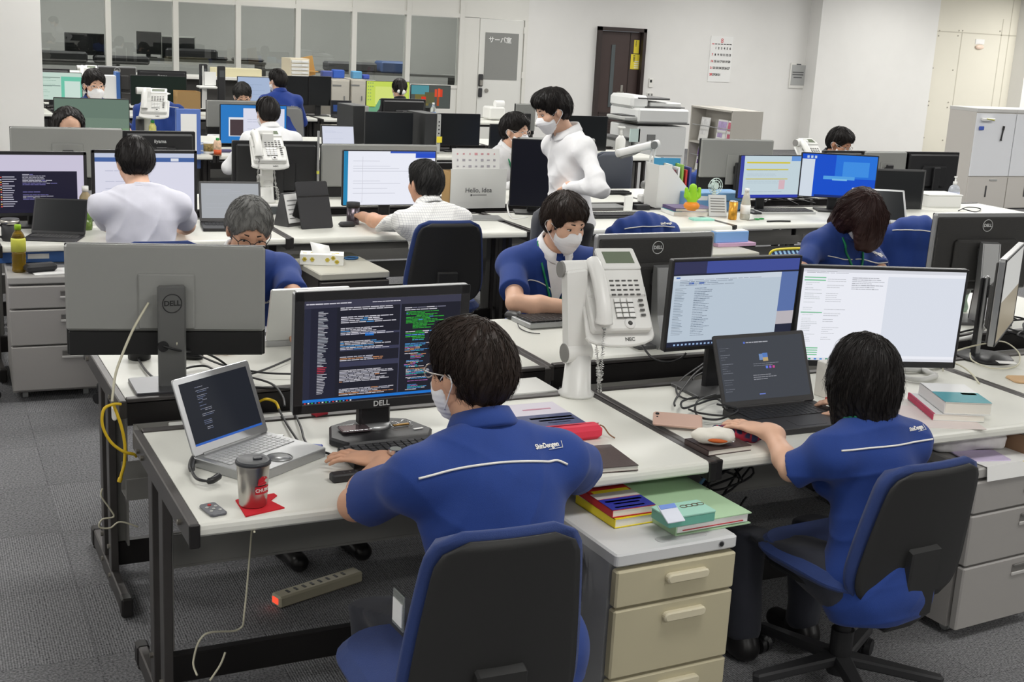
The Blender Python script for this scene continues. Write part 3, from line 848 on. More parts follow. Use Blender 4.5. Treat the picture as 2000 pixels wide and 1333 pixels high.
        def nz(X, Y, Z):
            w1 = Z*1.0+X*.35+Y*.3+.05*np.sin(9*X+fr)+.03*np.sin(17*Z+5*Y); m1 = .5+.5*np.sin(7*X+fr*3)*np.sin(8*Z+6*Y+fr)
            w2 = X*.8-Z*.5+.04*np.sin(11*Z+fr)
            return am*(-.9*(1-np.abs(np.sin(21*w1+fr)))**4*m1-.7*(1-np.abs(np.sin(25*w2+fr)))**4*(1-m1)+.5*np.sin(23*X+9*Z+fr)*np.sin(15*Z-6*X+8*Y+fr)+.35*np.sin(41*Z+17*X+fr*2+11*Y)*np.sin(13*X-21*Y+fr)+.3*np.sin(60*X*.6+40*Z+fr)*np.sin(30*Y+fr))
        s.shirt = skin_mesh('shirt' if top != 'jacket' else 'jacket', G.mesh(h, noise=nz, smooth=1), [s.topm], root)
        me = s.shirt.data
        s.bvh = BVHTree.FromPolygons([v.co for v in me.vertices], [p.vertices[:] for p in me.polygons])
        s.T3, s.P0, s.up, s.xr, s.fw, s.nb, s.sh, s.ch = T3, P0, up, xr, fw, nb, sh, ch
        # collar
        if top != 'tshirt':
            c = MB(); n = 22; rows = ((-.010, .066, .0), (.018, .066, .0), (.040, .061, 0), (.042, .066, .0), (.008, .082, -.0), (.0, .080, 0)); Vv = []
            gap = .55
            for (z, r, _) in rows:
                for i in range(n):
                    t = PI/2+gap/2+(2*PI-gap)*i/(n-1)
                    Vv.append(nb+up*(z-.012*math.cos(t-PI/2)-.028*max(0, math.sin(t)))*S+xr*math.cos(t)*r*S*1.02+fw*(math.sin(t)*r*1.08+.012)*S)
            c.add(Vv, [(j*n+i, j*n+i+1, (j+1)*n+i+1, (j+1)*n+i) for j in range(len(rows)-1) for i in range(n-1)], 0, True)
            co = c.build('collar', collarm or s.topm, root); so = co.modifiers.new('thick', 'SOLIDIFY'); so.thickness = .003
        else:
            c = MB(); ring = [nb+up*(.012-.03*max(0, math.sin(t)))+xr*math.cos(t)*.070+fw*(math.sin(t)*.074+.012) for t in [2*PI*i/20 for i in range(21)]]
            c.tube(ring, .006, 6, 0, 1); c.build('collar', s.topm, root)
        # legs
        if legs:
            Tm = trous or TROUS; t = Blob()
            t.ell(P0-up*.01, (.172*bw, .135*bw, .115), T3, .05)
            s.feet = []
            for q in (-1, 1):
                hp = P0+V3(q*.09, .0, -.03)
                if stand: kn = V3(q*.095, .03, hip*.52); an = V3(q*.10, 0, .09)
                else:
                    kn = V3(q*.13, .43 if feet is None else .50, kneeh); an = V3(q*.12, .40, .10)
                    if feet is not None: an = V3(q*.12, feet, .10)
                t.cone(hp, kn, .092*bw, .068*bw, .04); t.cone(kn, an, .066*bw, .058*bw, .03); s.feet.append(an)
            t.plane(P0+up*.075, up, .01)
            skin_mesh('trousers', t.mesh(max(h, .009), noise=nz, smooth=1), [Tm], root)
            SH = mat('black leather shoe', (30, 29, 30), .35)
            for an in s.feet:
                f = Blob(); f.cone(an+V3(0, -.03, -.055), an+V3(0, .13, -.062), .038, .034, .03); f.cone(an+V3(0, 0, -.05), an+V3(0, 0, .0), .045, .045, .03); f.plane(an+V3(0, 0, -.094), V3(0, 0, -1), .003)
                skin_mesh('shoe', f.mesh(.009), [SH], root)
        s.hang = hang
        s.hair(hair, hairm or HB, h, strands, rng, S*hs, fringe)
        if mask: s.mask(S*hs, h)
        if glasses: s.glasses(glasses, S*hs)

    def hair(s, style, m, h, strands, rng, S, fringe):
        H, Hm = s.H, s.Hm
        B = Blob(); E = [V3(0, -.014, .040), V3(.0875, .107, .0965)]
        th = .0
        if style == 'balding':
            E[1] = V3(.090, .106, .094); E[0] = V3(0, -.016, .036)
        B.ell(H(*E[0]), E[1]*S, Hm, .01)
        if style in ('short', 'grey', 'short2'): B.ell(H(0, -.055, -.005), V3(.080, .066, .078)*S, Hm, .04)
        if style in ('short', 'short2'): B.ell(H(.012, .035, .082), V3(.070, .070, .046)*S, Hm, .03)
        if style == 'bob':
            B.ell(H(0, -.022, -.02), V3(.096, .100, .115)*S, Hm, .05); B.cone(H(0, -.04, -.05), H(0, -.045, -.15), .078*S, .072*S, .05)
            for q in (-1, 1): B.cone(H(q*.075, .01, -.02), H(q*.072, .0, -.135), .034*S, .028*S, .03)
        if style == 'pony': B.ell(H(0, -.12, -.02), V3(.03, .03, .06)*S, Hm, .02)
        # keep the face free
        if style == 'balding':
            B.ell(H(0, .11, .03), V3(.074, .090, .084)*S, Hm, .014, -1); B.ell(H(0, .07, -.07), V3(.098, .075, .10)*S, Hm, .01, -1); B.plane(H(0, -.05, -.09), Hm @ V3(0, -.35, -1), .01)
        elif style == 'bob':
            if s.hang:
                for q in (-1, -.33, .33, 1): a_ = H(q*.062, .07-.02*q*q, .045); B.cone(a_, a_+V3(0, 0, -.125), .042*S, .026*S, .03)
            else: B.ell(H(0, .105, -.05), V3(.066, .075, .10)*S, Hm, .012, -1)
        else:
            B.ell(H(.006, .106, -.018), V3(.078, .060, .074)*S, rotm(0, 0, .18) @ Hm, .012, -1); B.ell(H(0, .06, -.085), V3(.11, .085, .075)*S, Hm, .012, -1)
            for q in (-1, 1): B.ell(H(q*.085, .0, -.022), V3(.03, .026, .034)*S, Hm, .008, -1)
            B.plane(H(0, -.05, -.092), Hm @ V3(0, -.35, -1), .01)
        if style == 'bob' and not s.hang: B.plane(H(0, -.05, -.182), Hm @ V3(0, .1, -1), .01)
        fr = rng.random()*7

        def nz(X, Y, Z):
            q = [(X-s.hc[0]), (Y-s.hc[1]), (Z-s.hc[2])]
            x, y, z = [Hm.T[i][0]*q[0]+Hm.T[i][1]*q[1]+Hm.T[i][2]*q[2] for i in range(3)]
            an = np.arctan2(x, y+.05+0*z)
            return .0022*np.sin(an*26+9*np.sin(z*30)+fr)+.002*np.sin(an*11+z*25+fr)
        hm = B.mesh(min(h, .006), noise=nz, smooth=1)
        x = MB()
        tree = BVHTree.FromPolygons([Vector(p) for p in hm[0]], [tuple(q) for q in hm[1].tolist()])
        crown = V3(.015, -.06, .14)
        for i in range(int(strands*1.7)):
            # start somewhere on the cap, then run down the skin of the hair
            for _ in range(20):
                u = V3(rng.gauss(0, 1), rng.gauss(0, 1), rng.gauss(.5, .9)); u = unit(u)
                if style == 'bob' and u[1] > .75 and u[2] < .1: continue
                st = H(*(E[0]+u*.16)); loc, nrm, ix, ds = tree.ray_cast(Vector(st), Vector(-(Hm @ u)))
                if loc is not None: break
            if loc is None: continue
            p = np.array(loc); pts = []
            ln = (.05+.05*rng.random())*(1.5 if style == 'bob' else 1.)*(.45 if style in ('grey', 'balding') else 1.); st = ln/6
            lift = rng.random()*(.004 if style != 'bob' else .0015)+(.002 if style == 'grey' else 0)
            jit = V3(rng.gauss(0, .35), rng.gauss(0, .35), 0)*(1.6 if style == 'grey' else 1 if style != 'bob' else .35)
            for j in range(7):
                l, nrm, ix, ds = tree.find_nearest(Vector(p))
                if l is None: break
                nr = np.array(nrm); q = np.array(l)+nr*(.0012+lift*(j/6)**2) if j < 5 else p+nr*.0008
                pts.append(q)
                loc_ = Hm.T @ (p-s.hc)/S
                away = unit(loc_-crown); dn = Hm @ (away+V3(0, 0, -.6 if style != 'bob' else -1.6)+jit)
                dn = dn-nr*(dn@nr); p = q+unit(dn)*st
            if len(pts) > 3:
                w_ = (.0011+.0013*rng.random())*S
                x.tube(pts, lambda t: w_*(1.05-t)*(.55+.45*min(1, t*4)), 3, 0, 2)
        s.hairo = skin_mesh('hair', hm, [m], s.root, x)

    def mask(s, S, h):
        H, Hm = s.H, s.Hm; B = Blob()
        B.ell(H(0, .040, -.050), V3(.066, .067, .062)*S, Hm, .02); B.cone(H(0, .045, -.07), H(0, .062, -.098), .040*S, .030*S, .03); B.cone(H(0, .088, -.02), H(0, .105, -.04), .012, .016, .03)
        B.plane(H(0, .03, -.03), Hm @ V3(0, -1, .1), .003); B.plane(H(0, .1, -.008), Hm @ V3(0, -.25, 1), .003)

        def nz(X, Y, Z):
            z = Hm[0][2]*(X-s.hc[0])+Hm[1][2]*(Y-s.hc[1])+Hm[2][2]*(Z-s.hc[2])
            return .0012*np.sin(z*430)
        x = MB()
        for q in (-1, 1):
            x.tube([H(q*.058, .05, -.022), H(q*.08, .018, .0), H(q*.088, -.012, .008), H(q*.091, -.022, -.015), H(q*.082, -.004, -.04), H(q*.055, .04, -.09)], .0016, 5, 0, 4)
        skin_mesh('face_mask', B.mesh(min(h, .005), noise=nz), [MASKW], s.root, x)

    def glasses(s, col, S):
        H = s.H; x = MB()
        for q in (-1, 1):
            x.tube([H(q*(.033+.024*math.cos(t)), .112-.012*abs(math.cos(t)*.4+.5), .0+.017*math.sin(t)) for t in [2*PI*i/12 for i in range(13)]], .0017, 5, 0, 2)
            x.tube([H(q*.057, .103, .004), H(q*.082, .05, .006), H(q*.088, -.005, .004), H(q*.086, -.022, -.012)], .0018, 5, 0, 3)
        x.tube([H(-.010, .112, .004), H(0, .115, .007), H(.010, .112, .004)], .0017, 5, 0, 2)
        x.build('glasses', col, s.root)

    def on(s, x, z, back=True, off=.002):    # a place on the shirt: x sideways, z up the trunk
        f = -1 if back else 1
        o = s.P0+s.xr*x+s.up*z+s.fw*f*.5
        l, n, i, d = s.bvh.ray_cast(Vector(o), Vector(-s.fw*f))
        return None if l is None else np.array(l)+np.array(n)*off

    def stripe(s, pts, back=True, r=.0028, name='piping', m=None):
        P = [s.on(*p, back=back) for p in pts]; P = [p for p in P if p is not None]
        if len(P) > 2: MB().tube(P, r, 6, 0, 3).build(name, m or PIPE, s.root)

    def mark(s, text, x, z, size, back=True, rise=0.):
        size *= .58; o = lettering('logo', text, size, PIPE, s.root, bold=.0004, depth=.0002)
        f = -1 if back else 1
        for v in o.data.vertices:
            xx = x+(v.co.x*math.cos(rise)-v.co.y*math.sin(rise))*(1 if back else -1); zz = z+v.co.x*math.sin(rise)+v.co.y*math.cos(rise)
            q = s.on(xx, zz, back, .002+v.co.z)
            if q is not None: v.co = q
        w = .5*size*len(text)*.52
        s.stripe([(x+(w*.1)*(1 if back else -1), z-size*.62), (x+w*(1 if back else -1), z-size*.55), (x+(w+.004)*(1 if back else -1), z-size*.5), (x+(w+.006)*(1 if back else -1), z+size*.4)], back, .0008, 'logo_line')

    def patch(s, rows_, name, m, off=.007):     # a piece of cloth laid on the chest; rows of (x, z)
        n = len(rows_[0]); V = []
        for r_ in rows_:
            for p in r_:
                q = s.on(p[0], p[1], False, off)
                if q is None: return
                V.append(q)
        MB().add(V, [(j*n+i, j*n+i+1, (j+1)*n+i+1, (j+1)*n+i) for j in range(len(rows_)-1) for i in range(n-1)], 0, True).build(name, m, s.root)

    def lanyard(s, back=False):
        L = []
        for q in (-1, 1):
            P = [s.nb+s.up*.015-s.fw*.06, s.nb+s.xr*q*.078+s.up*.022]
            for t in (.15, .25, .35, .45, .55, .65, .75, .85, .95, 1):
                v = s.on(q*(.085-.08*t), .46-.24*t, False, .007)
                if v is not None: P.append(v)
            MB().tube(P, .006, 4, 0, 4).build('lanyard', GREENL, s.root)
# ------------------------------------------------------------------ builders for the things on and around the desks
PLB = mat('black plastic', (34, 34, 36), .42)
PLB2 = mat('soft black plastic', (42, 42, 44), .55, bump=.15, bscale=1500)
PLG = mat('dark grey plastic', (78, 78, 79), .45)
MG = mat('mid grey plastic', (120, 121, 120), .42)
LG = mat('light grey plastic', (176, 177, 175), .42)
SIL = mat('silver plastic', (172, 173, 174), .34, .7)
ALU = mat('aluminium', (200, 201, 203), .32, .9)
WPL = mat('white plastic', (232, 232, 229), .35)
LOGO = mat('pale logo', (205, 206, 206), .4)
LOGOD = mat('dark logo', (34, 34, 36), .5)
SCRN = mat('switched off screen', (30, 32, 34), .18)
CHROME = mat('chrome', (210, 210, 212), .12, 1.)


def screen(mb, w, h, items, y=0., zc=0.):
    """items: (u0, v0, u1, v1, colour, layer); the screen is w wide and h high in the plane y, looking to -y"""
    mats, ix = [], {}
    for u0, v0, u1, v1, c, l in items:
        if c not in ix: ix[c] = len(mats); mats.append(em(c[:3], c[3] if len(c) > 3 else .85))
        a, b = (u0-.5)*w, (u1-.5)*w; p, q = zc+(v0-.5)*h, zc+(v1-.5)*h; yy = y-.0003*l
        mb.quad((a, yy, p), (b, yy, p), (b, yy, q), (a, yy, q), ix[c])
    return mats


def rows(u0, u1, vt, vb, n, cols, seed, fill=(.3, .95), ind=0., hh=.5, words=True, layer=2):
    rng = random.Random(seed); out = []; dv = (vt-vb)/n; i_ = 0
    for k in range(n):
        c = cols[rng.randrange(len(cols))]
        if c is None: continue
        if rng.random() < .35: i_ = rng.randrange(4)
        a = u0+ind*i_*(u1-u0); e = u0+(u1-u0)*rng.uniform(*fill); v = vt-dv*(k+.5)
        while a < e:
            l = rng.uniform(.03, .12)*(u1-u0)*1.4 if words else e-a
            out.append((a, v-dv*hh/2, min(a+l, u1), v+dv*hh/2, c if rng.random() < .75 else cols[rng.randrange(len(cols))] or c, layer)); a += l+.012*(u1-u0)
    return out


def monitor(label, pos, rz, w, h, zc, items=None, tilt=0., back='black', stand='flat', bez=.012, chin=.0, depth=.045, logo=None, group=None, neckw=.07, body=None, bandh=.14, neck_m=None, base_m=None, basew=.24, based=.18, frame_m=None, name='monitor', neck_y=.075, swivel=0.):
    """origin on the desk under the screen; the screen looks to -y; zc is the height of its middle"""
    t = thing(name, label, 'monitor', pos, rz, group)
    bm = body or PLB; T = Matrix.Translation((0, 0, zc)) @ Matrix.Rotation(tilt, 4, 'X')
    m = MB(); fm = frame_m or bm
    if back == 'silver':      # silver rim around a dark back
        m.slab((0, 0, 0), (w, h, .024), .012, 1, .003, T @ Matrix.Rotation(PI/2, 4, 'X'))
        m.box((0, .016, -.004), (w-.022, .012, h-.024), 0, .004, T); m.box((0, .030, -h*.1), (w*.62, .03, h*.55), 0, .012, T)
        mats = [mat('dark ribbed back', (48, 47, 46), .45, bump=.5, bscale=40, stretch=(1, 1, 60)), SIL]
    elif back == 'grey':      # grey shell over a black lower band
        m.box((0, .0, 0), (w, .022, h), 1, .003, T); m.box((0, .020, h*bandh/2+.001), (w-.002, .022, h*(1-bandh)-.002), 0, .008, T); m.box((0, .016, -h/2+h*bandh/2), (w-.012, .016, h*bandh), 1, .004, T); m.box((0, .034, 0), (w*.28, .012, h*.5), 0, .004, T)
        mats = [mat('grey monitor shell', (152, 153, 150), .36, .15), mat('black band', (28, 28, 29), .4)]
    else:
        m.slab((0, 0, 0), (w, h, .022), .008, 0, .002, T @ Matrix.Rotation(PI/2, 4, 'X')); m.box((0, .022, 0), (w*.93, .026, h*.9), 0, .012, T); m.box((0, .042, -h*.05), (w*.45, .03, h*.5), 0, .014, T)
        mats = [bm]
    m.build('housing', mats, t)
    q = MB(); T2 = T @ Matrix.Translation((0, -.0127, chin/2))
    sw, sh = w-2*bez, h-2*bez-chin
    if items:
        ms = screen(q, sw, sh, items); q.v = [tuple(T2 @ Vector(v)) for v in q.v]; q.build('screen', ms, t)
    else: q.box((0, 0, 0), (sw, .001, sh), 0, 0, T2); q.build('screen', SCRN, t)
    if bez > .006:
        f = MB(); y = -.0125
        f.box((0, y, h/2-bez/2), (w-.004, .004, bez-.002), 0, .001, T); f.box((0, y, -h/2+(bez+chin)/2), (w-.004, .004, bez+chin-.002), 0, .001, T)
        for sx in (-1, 1): f.box((sx*(w/2-bez/2), y, 0), (bez-.002, .004, h-.004), 0, .001, T)
        f.build('bezel', fm, t)
    nm = neck_m or bm; bsm = base_m or nm; S_ = Matrix.Rotation(swivel, 4, 'Z')
    if stand == 'flat':
        MB().box((0, neck_y, (zc+.06)/2), (neckw, .022, zc+.06), 0, .006, S_).box((0, neck_y*.6, zc), (neckw*.8, neck_y, .07), 0, .01, S_).build('neck', nm, t)
        MB().slab((0, neck_y-.02, .006), (basew, based, .012), .012, 0, .002, S_).build('base', bsm, t)
    elif stand == 'slant':
        n = MB(); P = [(neck_y+.055, .0), (neck_y+.075, .03), (neck_y+.035, zc*.5), (neck_y+.008, zc+.05), (neck_y-.02, zc+.055), (neck_y-.02, zc-.02), (neck_y-.012, zc*.5), (neck_y-.03, .0)]
        TT = S_ @ Matrix(((0, 0, 1, 0), (1, 0, 0, 0), (0, 1, 0, 0), (0, 0, 0, 1)))
        n.prism(P, -neckw/2, neckw/2, 1, .006, TT); n.prism([(a, b) for a, b in P], -neckw/2-.001, -neckw/2+.004, 0, 0, TT); n.prism([(a, b) for a, b in P], neckw/2-.004, neckw/2+.001, 0, 0, TT)
        n.prism([(neck_y-.034, 0), (neck_y-.016, zc*.5), (neck_y-.024, zc+.04), (neck_y-.030, zc+.03), (neck_y-.030, zc*.5), (neck_y-.048, 0)], -neckw/2+.004, neckw/2-.004, 2, 0, TT)
        n.box((0, .035, zc), (neckw, .06, .06), 2, .008, S_)
        n.build('neck', [SIL, SIL, PLB], t)
        MB().slab((0, neck_y-.04, .007), (basew, based, .014), .01, 0, .003, S_).build('base', bsm, t)
    elif stand == 'round':
        n = MB(); n.box((0, neck_y, (zc+.05)/2), (neckw*.45, .02, zc+.06), 0, .006, S_); n.box((0, neck_y+.016, (zc+.05)/2), (neckw*.8, .014, zc+.05), 1, .004, S_); n.box((0, .045, zc), (.06, .05, .05), 1, .006, S_); n.build('neck', [SIL, PLB], t)
        MB().lathe([(.001, 0), (.105, 0), (.108, .006), (.1, .014), (.03, .020), (.001, .021)], 28, (0, neck_y-.03, 0)).build('base', bsm, t)
    elif stand == 'wide':     # the wide black foot with a sloped rim
        n = MB(); n.box((0, neck_y*.7, zc/2), (.095, .035, zc), 0, .006); n.build('neck', nm, t)
        P = [(-.155, -.02), (-.12, -.085), (.12, -.085), (.155, -.02), (.12, .085), (.05, .12), (-.05, .12), (-.12, .085)]
        n = MB().prism(P, 0, .024, 0, .006); n.build('base', bsm, t); MB().lathe([(.001, 0), (.055, 0), (.05, .012), (.001, .014)], 20, (0, neck_y*.7, .023)).build('collar_ring', SIL, t)
    if logo:
        txt, where, size, lm = logo
        if where == 'ringback':
            g = MB(); zz = h/2-.052; r = size; Tq = T @ Matrix.Translation((0, .0235, zz))
            g.tube([Tq @ Vector((r*math.cos(a), 0, r*math.sin(a))) for a in [2*PI*i/24 for i in range(25)]], .0016, 5, 0, 1)
            lettering('logo', txt, size*.74, lm, t, Tq @ Vector((0, .001, 0)), (PI/2-tilt, 0, PI), bold=.0006); g.build('logo_ring', lm, t)
        elif where == 'back': lettering('logo', txt, size, lm, t, T @ Vector((0, .038, h*.3)), (PI/2, 0, PI), bold=.0006)
        elif where == 'front': lettering('logo', txt, size, lm, t, T @ Vector((0, -.0155, -h/2+(bez+chin)*.5)), (PI/2+tilt, 0, 0), bold=.0003)
        elif where == 'ringneck':
            g = MB(); zz = zc+.005; r = size
            g.tube([(r*math.cos(a), neck_y+.0115, zz+r*math.sin(a)) for a in [2*PI*i/28 for i in range(29)]], .0016, 5, 0, 1)
            lettering('logo', txt, size*.78, lm, t, S_ @ Vector((0, neck_y+.0115, zz)), (PI/2, 0, PI+swivel), bold=.0006); g.v = [tuple(S_ @ Vector(v)) for v in g.v]; g.build('logo_ring', lm, t)
    return t


def keyboard(label, pos, rz, w=.44, d=.14, cm=None, km=None, group=None, rows_=6, cols=20, hgt=.018, name='keyboard'):
    t = thing(name, label, 'keyboard', pos, rz, group)
    MB().prism([(-w/2, -d/2), (w/2, -d/2), (w/2, d/2), (-w/2, d/2)], 0, hgt, 0, .003, Matrix.Rotation(.03, 4, 'X')).build('case', cm or PLB, t)
    k = MB(); cw = (w-.02)/cols; rh = (d-.02)/rows_
    for r_ in range(rows_):
        c_ = 0
        while c_ < cols:
            n = 6 if r_ == 0 and c_ == 5 else 1
            k.box((-w/2+.01+cw*(c_+n/2), -d/2+.01+rh*(r_+.5), hgt+.003+.0006*r_), (cw*n-.0025, rh-.003, .006), 0, .0012)
            c_ += n
    k.build('keys', km or PLB2, t)
    return t


def laptop(label, pos, rz, w, d, ang, items=None, body=None, lid=None, keym=None, bez=.012, th=.018, group=None, logo=None, name='laptop', lidth=.007, pad=None, deck=None):
    """origin under the middle; keyboard towards -y, hinge at +y; ang = lid opening from closed"""
    t = thing(name, label, 'laptop', pos, rz, group); bm = body or SIL
    MB().slab((0, 0, th/2), (w, d, th), .008, 0, .002).build('base', bm, t)
    k = MB(); n = 15; rws = 6; cw = w*.88/n; rh = d*.44/rws
    for r_ in range(rws):
        c_ = 0
        while c_ < n:
            s_ = 5 if r_ == 0 and c_ == 4 else 1
            k.box((-w*.44+cw*(c_+s_/2), d*.0+rh*(r_+.5)-.01, th+.0012), (cw*s_-.002, rh-.002, .0026), 0, .0007); c_ += s_
    k.build('keys', keym or PLB2, t)
    if pad == 'round':
        MB().lathe([(.001, 0), (.030, 0), (.030, .0012), (.001, .0012)], 24, (0, -d*.30, th)).build('touchpad', bm, t); MB().tube([(.034*math.cos(a), -d*.30+.034*math.sin(a), th+.0005) for a in [2*PI*i/24 for i in range(25)]], .0018, 5, 0, 1).build('touchpad_ring', MG, t)
    else: MB().box((0, -d*.30, th), (w*.3, d*.26, .0012)).build('touchpad', pad or bm, t)
    L = Matrix.Translation((0, d/2-.004, th)) @ Matrix.Rotation(-(ang-PI/2), 4, 'X')     # lid plane: x, z up the lid, looks to -y
    h = d*.97
    l = MB().slab((0, 0, 0), (w, h, lidth), .008, 0, .0015, L @ Matrix.Translation((0, 0, h/2)) @ Matrix.Rotation(PI/2, 4, 'X')).build('lid', lid or bm, t)
    q = MB(); T = L @ Matrix.Translation((0, -lidth/2-.0004, h/2+.004))
    if items: ms = screen(q, w-2*bez, h-2*bez-.008, items); q.v = [tuple(T @ Vector(v)) for v in q.v]; q.build('screen', ms, t)
    else: q.box((0, 0, 0), (w-2*bez, .0008, h-2*bez-.008), 0, 0, T); q.build('screen', SCRN, t)
    MB().cyl((-w*.38, d/2-.004, th), (w*.38, d/2-.004, th), .006, n=8).build('hinge', bm, t)
    if logo: lettering('logo', logo[0], logo[1], logo[2], t, L @ Vector((0, lidth/2+.0003, h*logo[3])), (PI/2-(ang-PI/2), 0, PI), bold=.0003)
    return t


def pedestal(label, pos, rz, style='grey', w=.39, d=.56, h=.60, group=None):
    """origin at the front left corner on the floor, drawers look to -y"""
    t = thing('drawer_cabinet', label, 'cabinet', pos, rz, group)
    sm = {'beige': mat('light grey cabinet side', (168, 169, 172), .45), 'grey': mat('warm grey cabinet paint', (150, 147, 144), .45), 'black': mat('dark cabinet paint', (62, 59, 56), .45)}[style]
    fm = {'beige': mat('beige drawer front', (188, 180, 152), .42), 'grey': mat('warm grey drawer front', (158, 155, 152), .45), 'black': mat('dark drawer front', (60, 57, 54), .42)}[style]
    tm = {'beige': mat('pale grey cabinet top', (206, 207, 208), .35), 'grey': mat('grey cabinet top', (166, 164, 161), .4), 'black': mat('beige cabinet top', (186, 184, 172), .4)}[style]
    MB().box((w/2, d/2+.012, (h-.035+.04)/2), (w-.006, d-.03, h-.075)).build('body', sm, t)
    tp = MB(); tp.slab((w/2, d/2-.004, h-.018), (w+.004, d+.012, .036), .012, 0, .005)
    tp.build('top', tm, t)
    if style == 'beige':
        g = MB(); g.slab((w*.60, .035, h+.0004), (.155, .034, .003), .012, 0, .001); g.build('grip_recess', mat('recess grey', (176, 177, 178), .4), t)
        MB().cyl((w*.86, .0, h-.017), (w*.86, -.012, h-.017), .009, n=12).cyl((w*.86, -.011, h-.017), (w*.86, -.0135, h-.017), .006, n=10, mi=1).build('lock', [CHROME, PLB], t)
    z = h-.042
    for dh in {'beige': (.108, .20, .212), 'grey': (.115, .18, .225), 'black': (.13, .18, .21)}[style]:
        dr = MB().box((w/2, .0, z-dh/2), (w-.004, .03, dh-.006), 0, .005).build('drawer', fm, t)
        if style == 'beige':
            hw = .132; P = [(w*.50-hw/2+.017+(-1 if k in (1, 2) else 0)*0, 0) for k in range(0)]
            hd = MB(); Tm = Matrix.Translation((w*.57, -.015, z-.048)) @ Matrix.Rotation(PI/2, 4, 'X')
            hd.slab((0, .007, .007), (hw, .026, .020), .0125, 0, .004, Tm); hd.slab((0, -.010, -.001), (hw*1.0, .020, .004), .0095, 1, 0, Tm)
            hd.build('handle', [mat('beige handle', (210, 202, 176), .35), fm], dr)
        elif style == 'grey':
            hd = MB(); hd.box((w*.74, -.0155, z-.042), (.13, .004, .03), 1, .001); hd.box((w*.74, -.018, z-.030), (.125, .008, .009), 2, .002); hd.box((w*.74, -.018, z-.060), (.135, .006, .012), 0, .002)
            hd.build('handle', [mat('pale handle lip', (186, 184, 181), .4), mat('handle hollow shade', (110, 108, 105), .5), mat('handle hollow shade', (110, 108, 105), .5)], dr)  # darker grey of the slot plates stands for shade in the hollow
        else:
            hd = MB(); hd.slab((w*.55, -.022, z-.05), (.13, .026, .03), .012, 0, .006); hd.cyl((w*.77, -.014, z-.05), (w*.77, -.018, z-.05), .004, n=8, mi=1); hd.build('handle', [PLB, BOLT], dr)
        z -= dh
    for sx in (.06, w-.06):
        for sy in (.07, d-.05): MB().cyl((sx-.012, sy, .02), (sx+.012, sy, .02), .02, n=12).build('caster', mat('clear grey caster', (150, 152, 152), .3), t)
    return t


NAVYF = cloth('navy chair fabric', (38, 58, 112), .5, .85, 500)
SHELL = mat('black chair shell', (40, 40, 40), .5, bump=.12, bscale=700)


def chair_back(w, z0, z1, yb, bow, top_r, lean, th, mi_grow=0., n=20, m=18, wtop=.8):
    """closed bowed panel; thickness th to the front (+y)"""
    mb = MB(); V = []; F = []
    for s_ in (0, 1):
        for j in range(m+1):
            v = j/m; z = z0+(z1-z0)*v
            ww = w/2*(1-(1-wtop)*max(0, (v-.25)/.75)**1.3)*(1-.16*(1-min(1, v/.25))**2)
            ev = max(0, (z-(z1-top_r))/top_r); ww = ww-top_r*(1-math.sqrt(max(0, 1-ev*ev)))*.9
            e0 = max(0, ((z0+top_r)-z)/top_r); ww = ww-top_r*(1-math.sqrt(max(0, 1-e0*e0)))*.8
            for i in range(n+1):
                u = -1+2*i/n; x = ww*u
                y = yb+bow*(x/.2)**2-lean*(v**1.2)+.018*math.sin(v*PI)*0
                ed = min(1, min((1-abs(u))/.10, v/.05, (1-v)/.05)); y += th*(1 if s_ else 0)*(.35+.65*math.sqrt(max(0, 1-(1-ed)**2)))
                V.append((x, y, z))
    N = (n+1)*(m+1)
    for j in range(m):
        for i in range(n):
            a = j*(n+1)+i; F.append((a, a+1, a+n+2, a+n+1)); F.append((N+a, N+a+n+1, N+a+n+2, N+a+1))
    for j in range(m):
        for i in (0, n):
            a = j*(n+1)+i; q = (a, a+n+1, N+a+n+1, N+a); F.append(q if i == 0 else q[::-1])
    for i in range(n):
        for j in (0, m):
            a = j*(n+1)+i; q = (a, N+a, N+a+1, a+1); F.append(q if j == 0 else q[::-1])
    return mb.add(V, F, 0, True)


